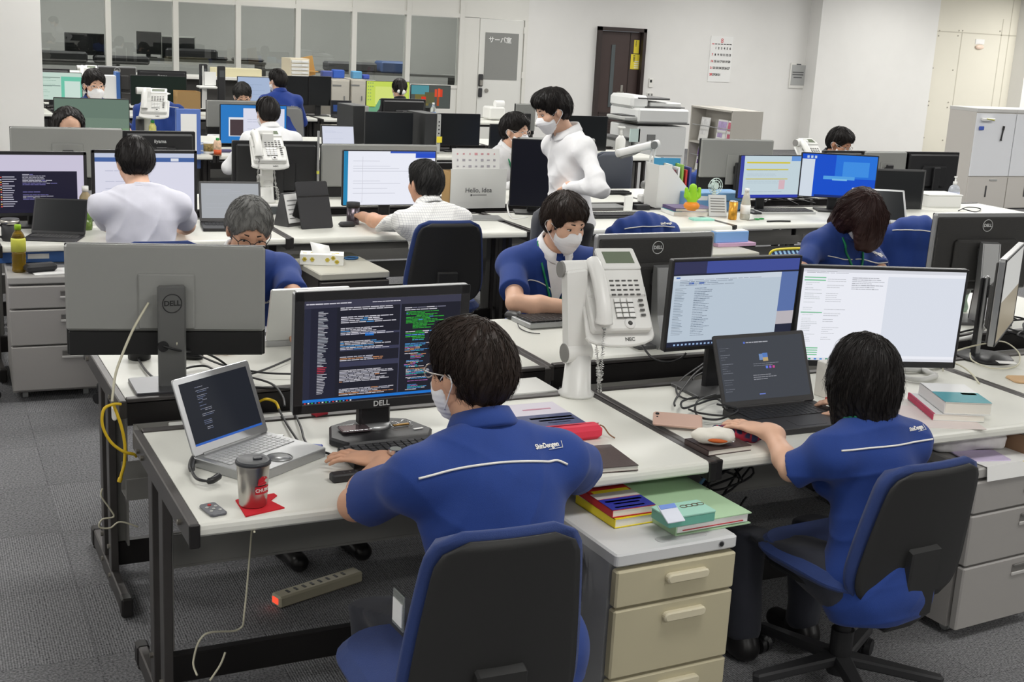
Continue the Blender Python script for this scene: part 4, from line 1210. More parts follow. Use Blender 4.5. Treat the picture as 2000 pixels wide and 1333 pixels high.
def chair(label, pos, rz, fabric=None, shell=None, group='task chairs with dark shells', bw=.39, z0=.46, z1=.93, base=True, spin=0., sz=0.):
    """origin on the floor under the seat, sitter looks to +y"""
    t = thing('task_chair', label, 'chair', pos, rz, group); fb = fabric or NAVYF; sh = shell or SHELL
    chair_back(bw-.018, z0+.01, z1-.012, -.235, .028, .065, .055, .016).build('back_shell', sh, t)
    chair_back(bw+.012, z0+.015, z1, -.221, .028, .07, .055, .045).build('back_cushion', fb, t)
    sp = MB(); Q = Matrix(((0, 0, 1, 0), (1, 0, 0, 0), (0, 1, 0, 0), (0, 0, 0, 1)))
    sp.prism([(-.232, z0+.04), (-.245, z0+.185), (-.272, z0+.175), (-.262, z0-.02), (-.20, z0-.09), (-.05, z0-.09), (-.05, z0-.06), (-.20, z0-.055)], -.055, .055, 0, .005, Q)
    sp.build('back_bracket', sh, t)
    s_ = MB(); s_.slab((0, .0, .435+sz), (.46, .45, .055), .12, 0, .024, None, 7); s_.build('seat', fb, t)
    s_ = MB(); s_.slab((0, -.0, .398+sz), (.42, .42, .03), .12, 0, .012, None, 7); s_.box((0, -.05, .365+sz), (.16, .24, .05), 0, .015); s_.build('seat_pan', sh, t)
    s_ = MB(); s_.cyl((.09, .0, .37+sz), (.25, .03, .37+sz), .006, n=8); s_.box((.26, .03, .37+sz), (.05, .02, .012), 0, .004); s_.build('lever', PLB, t)
    if base:
        MB().cyl((0, 0, .12), (0, 0, .36+sz), .024, n=14).cyl((0, 0, .06), (0, 0, .2), .034, n=14).build('gas_column', PLB, t)
        for k in range(5):
            a = 2*PI*k/5+spin; T = Matrix.Rotation(a, 4, 'Z')
            lg = MB(); lg.prism([(.02, -.028), (.29, -.017), (.30, 0), (.29, .017), (.02, .028)], 0, .03, 0, .006, T @ Matrix.Translation((0, 0, .095)) @ Matrix.Rotation(.09, 4, 'Y'))
            l = lg.build('leg', PLB2, t)
            c = MB(); c.cyl((.285, -.022, .027), (.285, -.004, .027), .027, n=14, T=T); c.cyl((.285, .004, .027), (.285, .022, .027), .027, n=14, T=T); c.cyl((.285, -.01, .04), (.285, .01, .04), .02, n=10, T=T); c.cyl((.285, 0, .04), (.285, 0, .075), .008, n=8, T=T); c.build('caster', PLB, l)
    return t


def phone(label, pos, rz, arm=True, group='white desk phones', armh=.40, zt=None, lean=.05, flat=False, cord=True, off=.10, pt=52):
    t = thing('desk_phone', label, 'phone', pos, rz, group)
    PH = mat('white phone plastic', (228, 228, 225), .32); GK = mat('grey joint cap', (132, 131, 128), .5); KEY = mat('phone key mark', (84, 84, 82), .5); KW = mat('phone key white', (236, 236, 234), .4)
    zc = .0
    if arm:
        MB().lathe([(.001, 0), (.058, 0), (.060, .01), (.048, .018), (.040, .14), (.001, .142)], 22).build('stand_base', PH, t)
        MB().cyl((-.052, 0, .145), (.035, 0, .145), .034, n=20).build('lower_joint', PH, t); MB().cyl((-.055, 0, .145), (-.049, 0, .145), .031, n=20).build('joint_cap', GK, t)
        P = [(-.036, -.020), (.036, -.020), (.036, .020), (-.036, .020)]
        MB().prism(P, .15, .15+armh, 0, .006, Matrix.Rotation(lean, 4, 'Y')).build('column', PH, t)
        zc = .15+armh
        MB().cyl((-.07, .02, zc-.005), (.04, .02, zc-.005), .028, n=18).build('upper_joint', PH, t); MB().cyl((-.078, .02, zc-.005), (-.068, .02, zc-.005), .026, n=18).build('joint_cap', GK, t)
    Ti = Matrix.Identity(4) if flat else Matrix.Translation((off, -.05, zc-.085)) @ Matrix.Rotation(-.12, 4, 'Z') @ Matrix.Rotation(R(pt), 4, 'X')   # phone plane: x right, y up the phone, z out
    if flat: Ti = Matrix.Rotation(.12, 4, 'X') @ Matrix.Translation((0, .1, .02))
    if not flat:
        a = [(-.115, -.125)]+[(.125*math.cos(q)*.95, -.125+.035*math.sin(q)) for q in [PI+PI*i/8 for i in range(9)]]+[(.12, .05), (.06, .11), (-.10, .11)]
        MB().prism(a, -.05, -.034, 0, .004, Ti).build('tray', PH, t); lettering('tray_mark', 'NEC', .017, KEY, t, Ti @ Vector((.03, -.137, -.0335)), Ti.to_euler(), bold=.0005)
    b = MB(); b.slab((0, -.005, -.018), (.205, .225, .034), .012, 0, .005, Ti); b.box((.0, .05, -.008), (.20, .11, .03), 0, .008, Ti); b.build('phone_body', PH, t)
    L = Ti @ Matrix.Translation((.03, .095, .006)) @ Matrix.Rotation(-.35, 4, 'X') if not flat else Ti @ Matrix.Translation((.03, .095, .006)) @ Matrix.Rotation(.5, 4, 'X')
    l = MB().slab((0, .045, 0), (.135, .10, .016), .008, 0, .003, L).build('display_panel', PH, t)
    MB().box((0, .047, .0085), (.10, .055, .001), 0, 0, L).build('display', mat('green grey phone display', (112, 122, 104), .2), l)
    k = MB()
    for r_ in range(4):
        for c_ in range(5): k.box((-.015+.0215*c_, .052-.0165*r_, .0085), (.014, .005, .003), 0, .0005, Ti)
    for c_ in range(4):
        for r_ in range(4):
            k.box((-.008+.0225*c_ if c_ < 3 else .075, -.017-.0175*r_, .006), (.0185 if c_ < 3 else .016, .0135 if c_ < 3 else .008, .003), 0 if c_ == 3 else 1, .001, Ti)
            if c_ < 3: k.box((-.008+.0225*c_, -.0255-.0175*r_, .0045), (.0215, .003, .001), 0, 0, Ti)
    k.lathe([(.001, 0), (.019, 0), (.018, .004), (.001, .004)], 18, (.025, -.096, -.001), 1, True, Ti); k.lathe([(.001, 0), (.008, 0), (.001, .002)], 12, (.025, -.096, .0032), 0, True, Ti)
    k.build('keypad', [KEY, KW], t)
    hs = MB(); hx = -.072
    hs.tube([Ti @ Vector(p) for p in ((hx, .105, .018), (hx, .085, .034), (hx, .04, .043), (hx, -.03, .043), (hx, -.075, .034), (hx, -.10, .016))], lambda q: .024+.006*abs(2*q-1)**3, 12, 0, 4)
    hs.build('handset', PH, t)
    if cord:
        c = MB(); p0 = Ti @ Vector((hx, -.115, .01)); ends = [p0, p0+Vector((-.01, -.02, -.16)), Vector((.05, -.045, .10)), Vector((.06, -.05, .02)), Vector((.045, -.055, .10)), Vector((.03, -.035, zc-.16))] if arm else [p0, p0+Vector((-.05, -.04, -.02)), p0+Vector((-.09, .05, -.025)), p0+Vector((-.05, .16, -.02))]
        sp = smooth_path(ends, 30); H_ = []
        for i, q in enumerate(sp):
            for j in range(4):
                a = (i*4+j)*PI/2*.9; H_.append(q+Vector((math.cos(a), math.sin(a), .15*j/4))*.0062)
        c.tube(H_[::2], .0022, 4, 0, 1); c.build('coiled_cord', PH, t)
    return t


def bottle(label, pos, prof, mats, parts, name='bottle', cat='bottle', rz=0, group=None):
    """parts: list of (name, profile, material)"""
    t = thing(name, label, cat, pos, rz, group)
    for nm, pr, m in parts: MB().lathe(pr, 20).build(nm, m, t)
    return t


def book(label, pos, rz, w, d, h, cover, extra=None, name='book', cat='book', spine=None, group=None):
    """spine along the left side (x = -w/2)"""
    t = thing(name, label, cat, pos, rz, group)
    MB().box((.002, 0, h/2), (w-.004, d-.006, h-.003)).build('pages', mat('page edge', (236, 232, 222), .8), t)
    c = MB(); c.box((0, 0, h-.001), (w, d, .002)); c.box((0, 0, .001), (w, d, .002)); c.box((-w/2+.001, 0, h/2), (.002, d, h), 1)
    ms = [cover, spine or cover]
    for (x0, y0, x1, y1, m) in extra or []:
        if m not in ms: ms.append(m)
        c.box(((x0+x1)/2*w, (y0+y1)/2*d, h+.0004), ((x1-x0)*w, (y1-y0)*d, .001), ms.index(m))
    c.build('cover', ms, t)
    return t


def cable(label, pts, r, m, name='cable', cat='cable', group=None, sub=8, loose=None):
    o = MB(); P = [Vector(p) for p in pts]; c = P[0].copy()
    o.tube([p-c for p in P], r, 6, 0, sub)
    return tag(o.build(name, m, None, c), label, cat, group)


def mouse(label, pos, rz, m=None, group=None, cordm=None, name='mouse'):
    t = thing(name, label, 'mouse', pos, rz, group)
    V = MB(); V.ball((0, 0, .008), (.031, .052, .026), 0, 14)
    V.v = [(x, y, max(z, 0)) for x, y, z in V.v]; V.build('shell', m or PLB, t)
    MB().cyl((-.004, .028, .028), (.004, .028, .028), .009, n=10).build('wheel', mat('grey wheel', (140, 140, 140), .4), t)
    return t


def box_thing(name, label, cat, pos, rz, d, m, b=.003, group=None):
    return tag(MB().box((0, 0, d[2]/2), d, 0, b).build(name, m, None, pos, (0, 0, rz)), label, cat, group)
# ------------------------------------------------------------------ the front island
def fit(y, tl, tr, bl):
    a, b, c = aty(*tl, y), aty(*tr, y), aty(*bl, y)
    return Vector(((a.x+b.x)/2, y, DH)), (b-a).length, (a-c).length*.995, ((a.z+b.z)/2+c.z-(a.z-b.z)*.0)/2-DH-(0)


def on_ring(o, r, az, z0):       # bend flat lettering round a cylinder
    for v in o.data.vertices:
        a = az+v.co.x/r; rr = r+v.co.z+.0004; v.co = (rr*math.sin(a), -rr*math.cos(a), z0+v.co.y)


DK = (33, 34, 46); DK2 = (40, 42, 58)
code = [(0, 0, 1, 1, DK, 0), (0, .93, 1, 1, (62, 62, 80), 1), (0, .045, .04, .93, (44, 46, 64), 1), (.04, .045, .2, .93, (37, 38, 54), 1), (0, .018, 1, .045, (32, 120, 214), 1), (0, 0, 1, .018, (30, 32, 48), 1)]
WH = (214, 212, 222); GRN = (52, 178, 60); BLU = (86, 156, 220); RDD = (214, 66, 84); ORG = (206, 146, 106); PUR = (176, 110, 180); CYN = (70, 190, 190); GY = (128, 128, 148)
code += rows(.085, .19, .90, .36, 38, [WH, (200, 205, 215)], 3, (.25, .6), 0, .36, False)+rows(.085, .19, .36, .31, 3, [RDD], 2, (.3, .6), 0, .4, False)+rows(.085, .19, .31, .09, 14, [WH, WH, RDD, WH, WH], 7, (.3, .6), 0, .36, False)
code += rows(.01, .3, .985, .955, 1, [WH], 4, (.9, .95), 0, .35) + rows(.42, .6, .98, .955, 1, [WH], 5, (.9, .95), 0, .3)
code += rows(.22, .58, .93, .895, 2, [GY, RDD, WH], 6, (.8, .9), 0, .5)
for k, (vt, vb, n) in enumerate(((.84, .77, 4), (.73, .655, 5), (.60, .51, 6), (.45, .40, 3), (.315, .19, 9), (.13, .06, 5))): code += rows(.225, .575, vt, vb, n, [WH, WH, (190, 190, 205), WH, ORG if k > 2 else BLU], 20+k, (.55, .98), 0, .5)
for v0, v1 in ((.655, .675), (.50, .53), (.345, .395)): code.append((.225, v0, .6, v1, (62, 64, 88), 1))
code += [(.38, .64, .435, .67, (36, 116, 204), 2), (.6, .05, .606, .93, (70, 72, 96), 1)]
code += rows(.63, .95, .90, .86, 2, [WH, GY], 30, (.5, .9), 0, .4) + rows(.64, .92, .855, .68, 13, [GRN, GRN, GRN, BLU], 31, (.4, .8), .08, .5) + rows(.64, .9, .66, .56, 6, [BLU, WH, GRN, CYN], 33, (.3, .7), .06, .5) + rows(.64, .86, .55, .06, 40, [BLU, WH, CYN, PUR, BLU, None, WH, ORG], 34, (.2, .75), .06, .5)
code += [(.01+.022*k, .004, .02+.022*k, .015, [(230, 60, 60), (240, 240, 240), (60, 190, 100), (80, 150, 240)][k % 4], 2) for k in range(14)]
p, w, h, zc = fit(.47, (570, 566), (917, 553), (572, 809))
monitor('black monitor full of dark programming code in front of the foremost man', (p.x, p.y, DH), .035, w, h, zc, code, .03, 'silver', 'wide', .028, 0, logo=('DELL', 'front', .022, LOGO), frame_m=PLB)
lapc = [(0, 0, 1, 1, (40, 44, 54, .6), 0), (0, .0, 1, .035, (50, 100, 190), 1)]+rows(.2, .45, .9, .2, 26, [(150, 152, 165), None, (110, 120, 150)], 8, (.2, .8), .08, .35)
laptop('silver laptop with dark code screen beside the steel tumbler', (.262, .372, DH), R(34), .285, .215, R(112), lapc, SIL, ALU, mat('silver keys', (188, 189, 190), .4, .3), pad='round', th=.026, bez=.016)
# adapter plug of the laptop
cable('black plug and cord at the left corner of the silver laptop', [at(388, 885, .735), at(378, 897, .738), at(374, 915, .735), at(384, 935, .734), at(410, 940, .735), at(428, 930, .738)], lambda t: .009 if .1 < t < .45 or t > .75 else .004, PLB, 'power_plug', 'plug')
# tumbler
t = thing('steel_tumbler', 'steel tumbler with black lid and red badge on a red coaster', 'tumbler', at(496, 989, DH+.003)+Vector((0, .01, 0)))
STB = mat('brushed tumbler steel', (196, 192, 186), .3, 1., bump=.05, bscale=60, stretch=(1, 1, 40))
MB().lathe([(.001, 0), (.030, 0), (.033, .004), (.0395, .104), (.0405, .108), (.001, .108)], 32).build('cup', STB, t)
MB().lathe([(.001, .107), (.0425, .107), (.043, .112), (.040, .117), (.034, .114), (.001, .114)], 32).box((.012, .006, .116), (.022, .012, .005), 0, .002).build('lid', mat('dark grey lid', (52, 54, 58), .4), t)
CR = mat('red badge print', (200, 40, 52), .5)
b_ = MB(); b_.box((0, 0, 0), (.040, .019, .0004)); bo = b_.build('badge', CR, t); bm_ = bmesh.new(); bm_.from_mesh(bo.data); bmesh.ops.subdivide_edges(bm_, edges=bm_.edges[:], cuts=8, use_grid_fill=True); bm_.to_mesh(bo.data); bm_.free(); on_ring(bo, .0378, .42, .048)
lt = lettering('badge_text', 'CHUMS', .0115, mat('pale steel print', (222, 214, 208), .5), t, bold=.0003); on_ring(lt, .0382, .42, .048)
b_ = MB(); b_.prism([(-.014, .0), (-.012, .014), (-.003, .022), (.010, .020), (.016, .013), (.008, .014), (.004, .009), (.012, .004), (.006, 0)], 0, .0004); bo = b_.build('bird_badge', CR, t); on_ring(bo, .038, .42, .061)
cp = [at(460, 979), at(468, 977), at(519, 969), at(535, 966), at(541, 970), at(528, 980), at(556, 994), at(480, 1011)]
c0 = cp[0].copy(); tag(MB().prism([((q-c0).x, (q-c0).y) for q in cp], 0, .003).build('felt_coaster', mat('red felt', (206, 30, 44), .9), None, c0), 'red felt coaster under the steel tumbler', 'coaster')
# remote
a, b, c, d_ = at(391, 991), at(423, 985), at(443, 1006), at(408, 1015); m_ = (a+b+c+d_)/4
t = thing('remote_control', 'small grey remote control at the front left corner of the desk', 'remote', (m_.x, m_.y, DH), math.atan2((b-a).y, (b-a).x))
MB().slab((0, 0, .004), ((b-a).length, (c-b).length, .008), .008, 0, .002).build('casing', mat('grey remote', (96, 98, 104), .4), t)
k = MB()
for i, (x, y) in enumerate(((0, .022), (-.012, .008), (.010, .008), (-.001, -.006), (-.012, -.018), (.010, -.018))): k.lathe([(.001, 0), (.005, 0), (.004, .002), (.001, .002)], 12, (x, y, .008), 0 if i == 0 else 1)
k.build('button', [mat('red button', (200, 50, 50), .5), LG], t)
# black rest with bumps
p = at(676, 938); t = thing('hand_rest', 'black bumpy pad lying between tumbler and keyboard', 'wrist rest', (p.x+.015, p.y, DH), .05)
m_ = MB(); m_.slab((0, 0, .011), (.115, .034, .022), .008, 0, .004)
for i in range(5): m_.ball((-.02+.017*i, .0, .021), (.005, .008, .003))
m_.build('pad', PLB2, t)
p = at(668, 900); keyboard('black keyboard under the left hand of the foremost man', (p.x+.225, p.y-.005, DH), .045, .44, .13)
# things on the monitor foot
p = at(692, 842, .745); t = thing('silver_packet', 'shiny silver packet on the left of the black monitor foot', 'packet', (p.x, p.y, .746), .05)
MB().slab((0, 0, .005), (.085, .05, .009), .006, 0, .003).build('packet', mat('shiny film', (190, 170, 175), .12, .9), t); m_ = MB(); m_.tube([(-.043+.0861*i/12, -.026+.002*(i % 2), .008) for i in range(13)], .002, 5, 0, 2); m_.tube([(-.043+.0861*i/12, .026+.002*(i % 2), .008) for i in range(13)], .002, 5, 0, 2); m_.build('crimp', CHROME, t)
p = at(783, 833, .745); t = thing('wire_clip', 'brass and wire clip on the right of the black monitor foot', 'clip', (p.x, p.y, .746), .1)
MB().box((0, 0, .004), (.05, .008, .005), 0, .001).build('bar', mat('brass', (190, 150, 90), .3, .9), t)
m_ = MB()
for s_ in (-1, 1): m_.tube([(-.03*s_, -.012, .003), (-.03*s_, .012, .006), (-.015*s_, .018, .01), (0, .012, .004)], .0016, 5, 0, 4); m_.tube([(.02*s_, -.014, .012), (.034*s_, .004, .008), (.028*s_, .02, .003)], .0014, 5, 0, 4)
m_.build('wire', CHROME, t)
p = at(817, 838, .745); box_thing('paper_tag', 'thin white paper tag beside the wire clip', 'tag', (p.x, p.y, .746), .2, (.03, .008, .001), PAPER, 0)
p = at(628, 816); t = thing('connector_box', 'small red connector box left behind the code monitor', 'connector', (p.x, p.y+.02, DH), .3)
MB().box((0, 0, .011), (.045, .03, .022), 0, .004).build('shell', mat('red plastic', (192, 36, 58), .4), t); m_ = MB()
for i in range(3): m_.box((-.014+.014*i, 0, .0225), (.003, .024, .002))
m_.build('stripe', PAPER, t)
p = at(541, 861); t = thing('metal_dongle', 'small silver cylinder lying behind the silver laptop', 'dongle', (p.x, p.y, DH), -.45)
MB().cyl((-.018, 0, .009), (.018, 0, .009), .009, n=14).build('barrel', ALU, t); MB().cyl((-.03, 0, .009), (-.018, 0, .009), .006, n=12).build('tip', MG, t)
cable('black cord bundle running from behind the code monitor to the keyboard', [at(545, 800, .73), at(556, 822, .73), at(574, 850, .735), at(592, 872, .733), at(622, 880, .727), at(668, 896, .727)], .0035, PLB)
cable('second black cord looping behind the code monitor', [at(575, 806, .73), at(588, 836, .74), at(594, 858, .735), at(606, 876, .735), at(618, 884, .73)], .0035, PLB)
p = at(612, 879); box_thing('screen_plug', 'blue and grey screen plug at the end of the black cords', 'plug', (p.x, p.y, DH), -.4, (.05, .025, .014), mat('blue plug', (64, 82, 160), .4), .003)
# book, pencil case, notebook
a, b, c = at(978, 792, .755), at(1085, 783, .755), at(1139, 826, .755)
w_, l_ = (b-a).length, (c-b).length; m_ = (a+c)/2
NAVY = mat('navy cover', (52, 62, 108), .45); LIL = mat('pale lilac cover', (206, 200, 212), .45)
book('thick book with lilac and navy cover behind the red pencil case', (m_.x, m_.y, DH), math.atan2((b-a).y, (b-a).x), w_, l_, .033, LIL, [(-.5, -.5, .5, -.02, NAVY), (-.2, .2, .3, .24, mat('rose print', (186, 130, 150), .6)), (-.3, -.2, .45, -.14, PAPER), (-.2, -.30, .42, -.25, PAPER), (-.1, -.38, .3, -.36, PAPER)], spine=NAVY)
a, b = at(1082, 852, .735), at(1156, 846, .735); m_ = (a+b)/2
t = thing('pencil_case', 'red zip pencil case with a brown leather pull', 'pencil case', (m_.x-.01, m_.y, DH), .02)
MB().slab((0, 0, .021), (.20, .058, .042), .02, 0, .012).build('pouch', mat('coral red fabric', (214, 52, 76), .7, bump=.2, bscale=900), t)
MB().tube([(.098, 0, .036), (.11, -.005, .03), (.12, -.02, .012), (.132, -.035, .003)], .0022, 5).build('zip_pull', mat('brown leather', (134, 98, 70), .6), t)
MB().tube([(-.095, .005, .0425), (0, .005, .0432), (.097, .005, .040)], .0016, 4).build('zip', mat('dark red zip', (150, 30, 50), .5), t)
a, b, c, d_ = at(1114, 874, .735), at(1195, 868, .735), at(1243, 909, .735), at(1162, 919, .735); m_ = (a+b+c+d_)/4
LEA = mat('dark brown leather cover', (74, 60, 58), .42, noise=.1, nscale=60, bump=.3, bscale=400)
book('dark brown leather notebook on the right of the front desk', (m_.x, m_.y, DH), math.atan2((b-a).y, (b-a).x), (b-a).length, (c-b).length, .016, LEA, name='notebook', cat='notebook')
# phone between the desks
t = phone('white desk phone on a jointed stand between the masked man and the bob-haired woman', (1.392, .722, DH), 0, armh=.272, lean=-.085)
# under the desk
a, b = at(538, 1170, .03), at(700, 1118, .03)
t = thing('power_strip', 'beige power strip with a red light on the carpet under the front desk', 'power strip', ((a.x+b.x)/2, (a.y+b.y)/2, 0), math.atan2((b-a).y, (b-a).x))
L_ = (b-a).length; BEI = mat('beige plastic', (176, 170, 148), .5)
MB().box((0, 0, .022), (L_, .055, .04), 0, .006).build('body', BEI, t)
for i in range(8): MB().box((-L_*.36+i*L_*.095, 0, .0425), (.009, .02, .002)).build('outlet', PLB, t)
MB().box((-L_/2-.0005, 0, .024), (.004, .03, .02), 0, .001).build('switch_light', _em((255, 60, 40), 2.2), t)
cable('thin white cable hanging under the front desk down to the carpet', [at(497, 1040, .69), at(492, 1100, .4)+Vector((0, .0, .1)), aty(478, 1190, .3), aty(466, 1230, .3), aty(400, 1240, .25), aty(378, 1290, .25), aty(385, 1320, .2)], .0028, mat('off white cable', (206, 202, 180), .5))
cable('second off white cable trailing over the stretcher of the front desk', [aty(440, 1275, .2), aty(430, 1300, .2), aty(410, 1330, .2)], .0028, mat('off white cable', (206, 202, 180), .5))
# beige cabinet and what lies on it
p = at(1205, 1086, .6); q = at(1441, 1046, .6); rz = math.atan2((q-p).y, (q-p).x)
pedestal('beige fronted drawer cabinet with a pale grey top beside the foremost chair', (p.x, p.y+.01, 0), rz, 'beige', (q-p).length, .56, .6)
BY = mat('yellow book cover', (236, 214, 40), .5); BB = mat('royal blue band', (38, 44, 150), .5); BR_ = mat('red cover', (190, 40, 46), .5); CRM = mat('cream print', (240, 236, 210), .6)
a, b, c = at(1150, 1012, .64), at(1252, 1008, .64), at(1190, 945, .64)
m_ = at(1203, 985, .625); r2 = math.atan2(*( (at(1252, 1004, .65)-at(1165, 1018, .65)).yx))
book('yellow banded paperback lying under the blue banded paperback', (m_.x, m_.y, .601), r2, .135, .20, .026, BY, [(-.5, .1, .5, .5, mat('white cover', (232, 230, 222), .5))], name='paperback', group=None)
book('paperback with a blue band and yellow title on top of the yellow one', (m_.x-.002, m_.y+.006, .628), r2-.03, .135, .20, .022, BR_, [(-.5, -.5, .5, -.12, BB), (-.5, -.10, .5, .10, mat('grey cover print', (190, 186, 180), .5)), (-.4, .1, .45, .2, BY), (-.42, -.24, .42, -.19, CRM), (-.3, -.33, .3, -.29, CRM), (-.38, -.45, .3, -.41, CRM)], name='paperback')
GF = mat('pale green folder', (176, 208, 170), .55)
a = at(1255, 1022, .62); p4 = at(1330, 985, .62)
t = thing('lever_file', 'pale green file folder full of papers on the beige cabinet', 'file', (p4.x, p4.y+.015, .601), r2)
MB().box((0, 0, .017), (.235, .32, .024), 0, .001).build('paper_stack', PAPER, t); MB().box((0, 0, .031), (.25, .33, .003)).box((0, 0, .0015), (.25, .33, .003)).box((-.124, 0, .016), (.003, .33, .032)).build('cover', GF, t); MB().box((.0, -.16, .0115), (.2, .006, .002)).build('divider', mat('red divider', (190, 60, 70), .6), t)
p = at(1335, 998, .66); t = thing('pencil_tin', 'flat teal box on the pale green folder', 'box', (p.x, p.y, .636), r2)
TEAL = mat('teal tin', (110, 178, 160), .4); MB().slab((0, 0, .013), (.15, .085, .026), .006, 0, .002).build('tin', TEAL, t); MB().slab((0, 0, .0275), (.152, .087, .005), .006, 0, .001).build('lid', mat('light teal lid', (156, 206, 188), .4), t)
m_ = MB()
for i in range(4): m_.tube([(.03+.011*math.cos(a_)+.018*(i-1.2), .012+.008*math.sin(a_), .0305) for a_ in [2*PI*j/10 for j in range(11)]], .0011, 4, 0, 1)
m_.build('lid_print', mat('brown print', (96, 80, 62), .6), t)
p = at(1312, 983, .70); t = thing('card_sleeve', 'clear plastic sleeve with a white card leaning on the teal box', 'sleeve', (p.x, p.y, .668), r2)
T_ = Matrix.Rotation(.5, 4, 'X'); MB().box((0, 0, .004), (.055, .06, .004), 0, .001, T_).build('card', mat('pale blue white card', (222, 226, 238), .35), t); MB().box((.0, .022, .0065), (.05, .014, .002), 0, 0, T_).build('card_stripe', mat('blue stripe', (120, 150, 220), .4), t)
cb = [at(1155, 1130, .5)+Vector((0, 0, 0))]
t = thing('headset', 'black headset with its cord hanging on the side of the beige cabinet', 'headset', (p_.x if False else 1.0, -.10, 0))
m_ = MB()
for i in range(4): m_.tube([(-.01, .02*i, .56), (-.028, .02*i-.02, .42), (-.02, .02*i-.03, .26), (-.014, .02*i+.02, .24), (-.014, .03*i, .40), (-.012, .02*i, .53)], .0022, 5)
m_.build('cord', PLB, t); MB().cyl((-.035, .03, .52), (-.01, .03, .52), .028, n=16).build('ear_cup', PLB2, t); MB().tube([(-.02, -.02, .55), (-.03, -.05, .46), (-.02, -.02, .38)], .004, 6).build('boom', PLB, t)
# ------------------------------------------------------------------ second desk
exp_ = [(0, 0, 1, 1, (40, 44, 64), 0), (0, .86, 1, 1, (70, 84, 160), 1), (0, .86, .25, 1, (56, 58, 92), 2), (.0, .06, .86, .84, (196, 210, 224), 3), (.86, .2, 1, .84, (96, 120, 178), 2), (.86, .2, 1, .36, (196, 190, 196), 3), (.0, .78, .86, .84, (214, 224, 236), 4), (.02, .81, .05, .825, (50, 96, 180), 5), (.12, .74, .16, .76, (60, 100, 190), 5), (.2, .74, .24, .76, (60, 100, 190), 5)]
exp_ += [(a_[0], a_[1], a_[2], a_[3], a_[4], 6) for a_ in rows(.02, .12, .70, .14, 30, [(120, 134, 150), (150, 160, 172)], 41, (.4, .9), 0, .3, False)+rows(.17, .34, .70, .12, 28, [(96, 110, 130), (140, 150, 165)], 42, (.4, .8), 0, .3)+rows(.05, .7, .80, .72, 4, [(150, 160, 175), (120, 132, 150)], 43, (.3, .9), 0, .3)]
exp_ += [(.05+.03*k, .015, .065+.03*k, .035, (160, 190, 230), 6) for k in range(14)]
p, w, h, zc = fit(.60, (1307, 505), (1563, 496), (1307, 686))
monitor('black monitor with pale blue file lists and a purple sky strip', (p.x, .60, DH), .02, w, h, zc, exp_, .04, 'black', 'flat', .009, .006, base_m=PLG)
wd_ = [(0, 0, 1, 1, (238, 240, 248, .95), 0), (0, .965, 1, 1, (226, 228, 236), 1), (.52, .06, 1, .93, (226, 231, 242, .9), 1), (0, 0, 1, .03, (232, 234, 242), 2)]
wd_ += [(.01, v, .14, v+.012, (130, 206, 160), 3) for v in (.9, .87, .52, .13, .105, .08, .055)]+[(a_[0], a_[1], a_[2], a_[3], a_[4], 4) for a_ in rows(.02, .13, .86, .2, 34, [(190, 196, 200), (206, 212, 214), None], 51, (.3, .9), 0, .25)+rows(.15, .28, .9, .2, 32, [(204, 206, 212), (190, 192, 200), None], 52, (.3, .9), 0, .25)+rows(.3, .5, .92, .78, 7, [(150, 152, 160), (190, 192, 200)], 53, (.3, .95), 0, .3)+rows(.02, .5, .98, .95, 2, [(170, 172, 180)], 54, (.3, .5), 0, .3)]
wd_ += [(.02+.035*k, .008, .035+.035*k, .024, [(60, 130, 220), (90, 150, 220), (60, 160, 120)][k % 3], 5) for k in range(10)]
pl = at(1700, 706, .84)
monitor('black framed monitor with a bright white page behind the bob-haired woman', (2.43, .51, DH), R(-17), .60, .352, .262, wd_, .03, 'black', 'flat', .010, .012, base_m=PLG)
tk = [(0, 0, 1, 1, (66, 70, 78), 0)]+rows(.02, .2, .9, .1, 22, [(96, 100, 110), None, (120, 124, 134)], 61, (.2, .7), 0, .25)+[(.30, .90, .32, .93, (90, 120, 220), 2)]+rows(.33, .75, .93, .9, 1, [(190, 192, 200)], 62, (.4, .5), 0, .5)+[(.46, .62, .52, .72, (120, 150, 200), 2), (.50, .60, .56, .70, (196, 170, 120), 3), (.5, .66, .56, .73, (90, 130, 200), 4), (.52, .48, .545, .52, (100, 130, 230), 2), (.56, .48, .585, .52, (150, 90, 210), 2), (.60, .48, .625, .52, (210, 80, 150), 2), (.4, .07, .47, .09, (110, 130, 210), 2)]+rows(.38, .68, .58, .52, 2, [(130, 134, 144)], 63, (.5, .9), 0, .3)+rows(.36, .7, .4, .3, 3, [(150, 152, 160)], 64, (.3, .8), 0, .35)
BLT = mat('matt black laptop', (44, 43, 44), .45)
laptop('black laptop with a dark grey screen under the hand of the bob-haired woman', (1.93, .285, DH), R(1), .362, .242, R(114), tk, BLT, BLT, PLB, .012, .02)
cable('yellow cable lying along the tray and rising behind the black laptop', [at(1230, 735, .62), at(1262, 728, .63), at(1330, 720, .63), at(1370, 706, .68), at(1400, 695, .74)], .0035, mat('yellow cable', (226, 190, 40), .5))
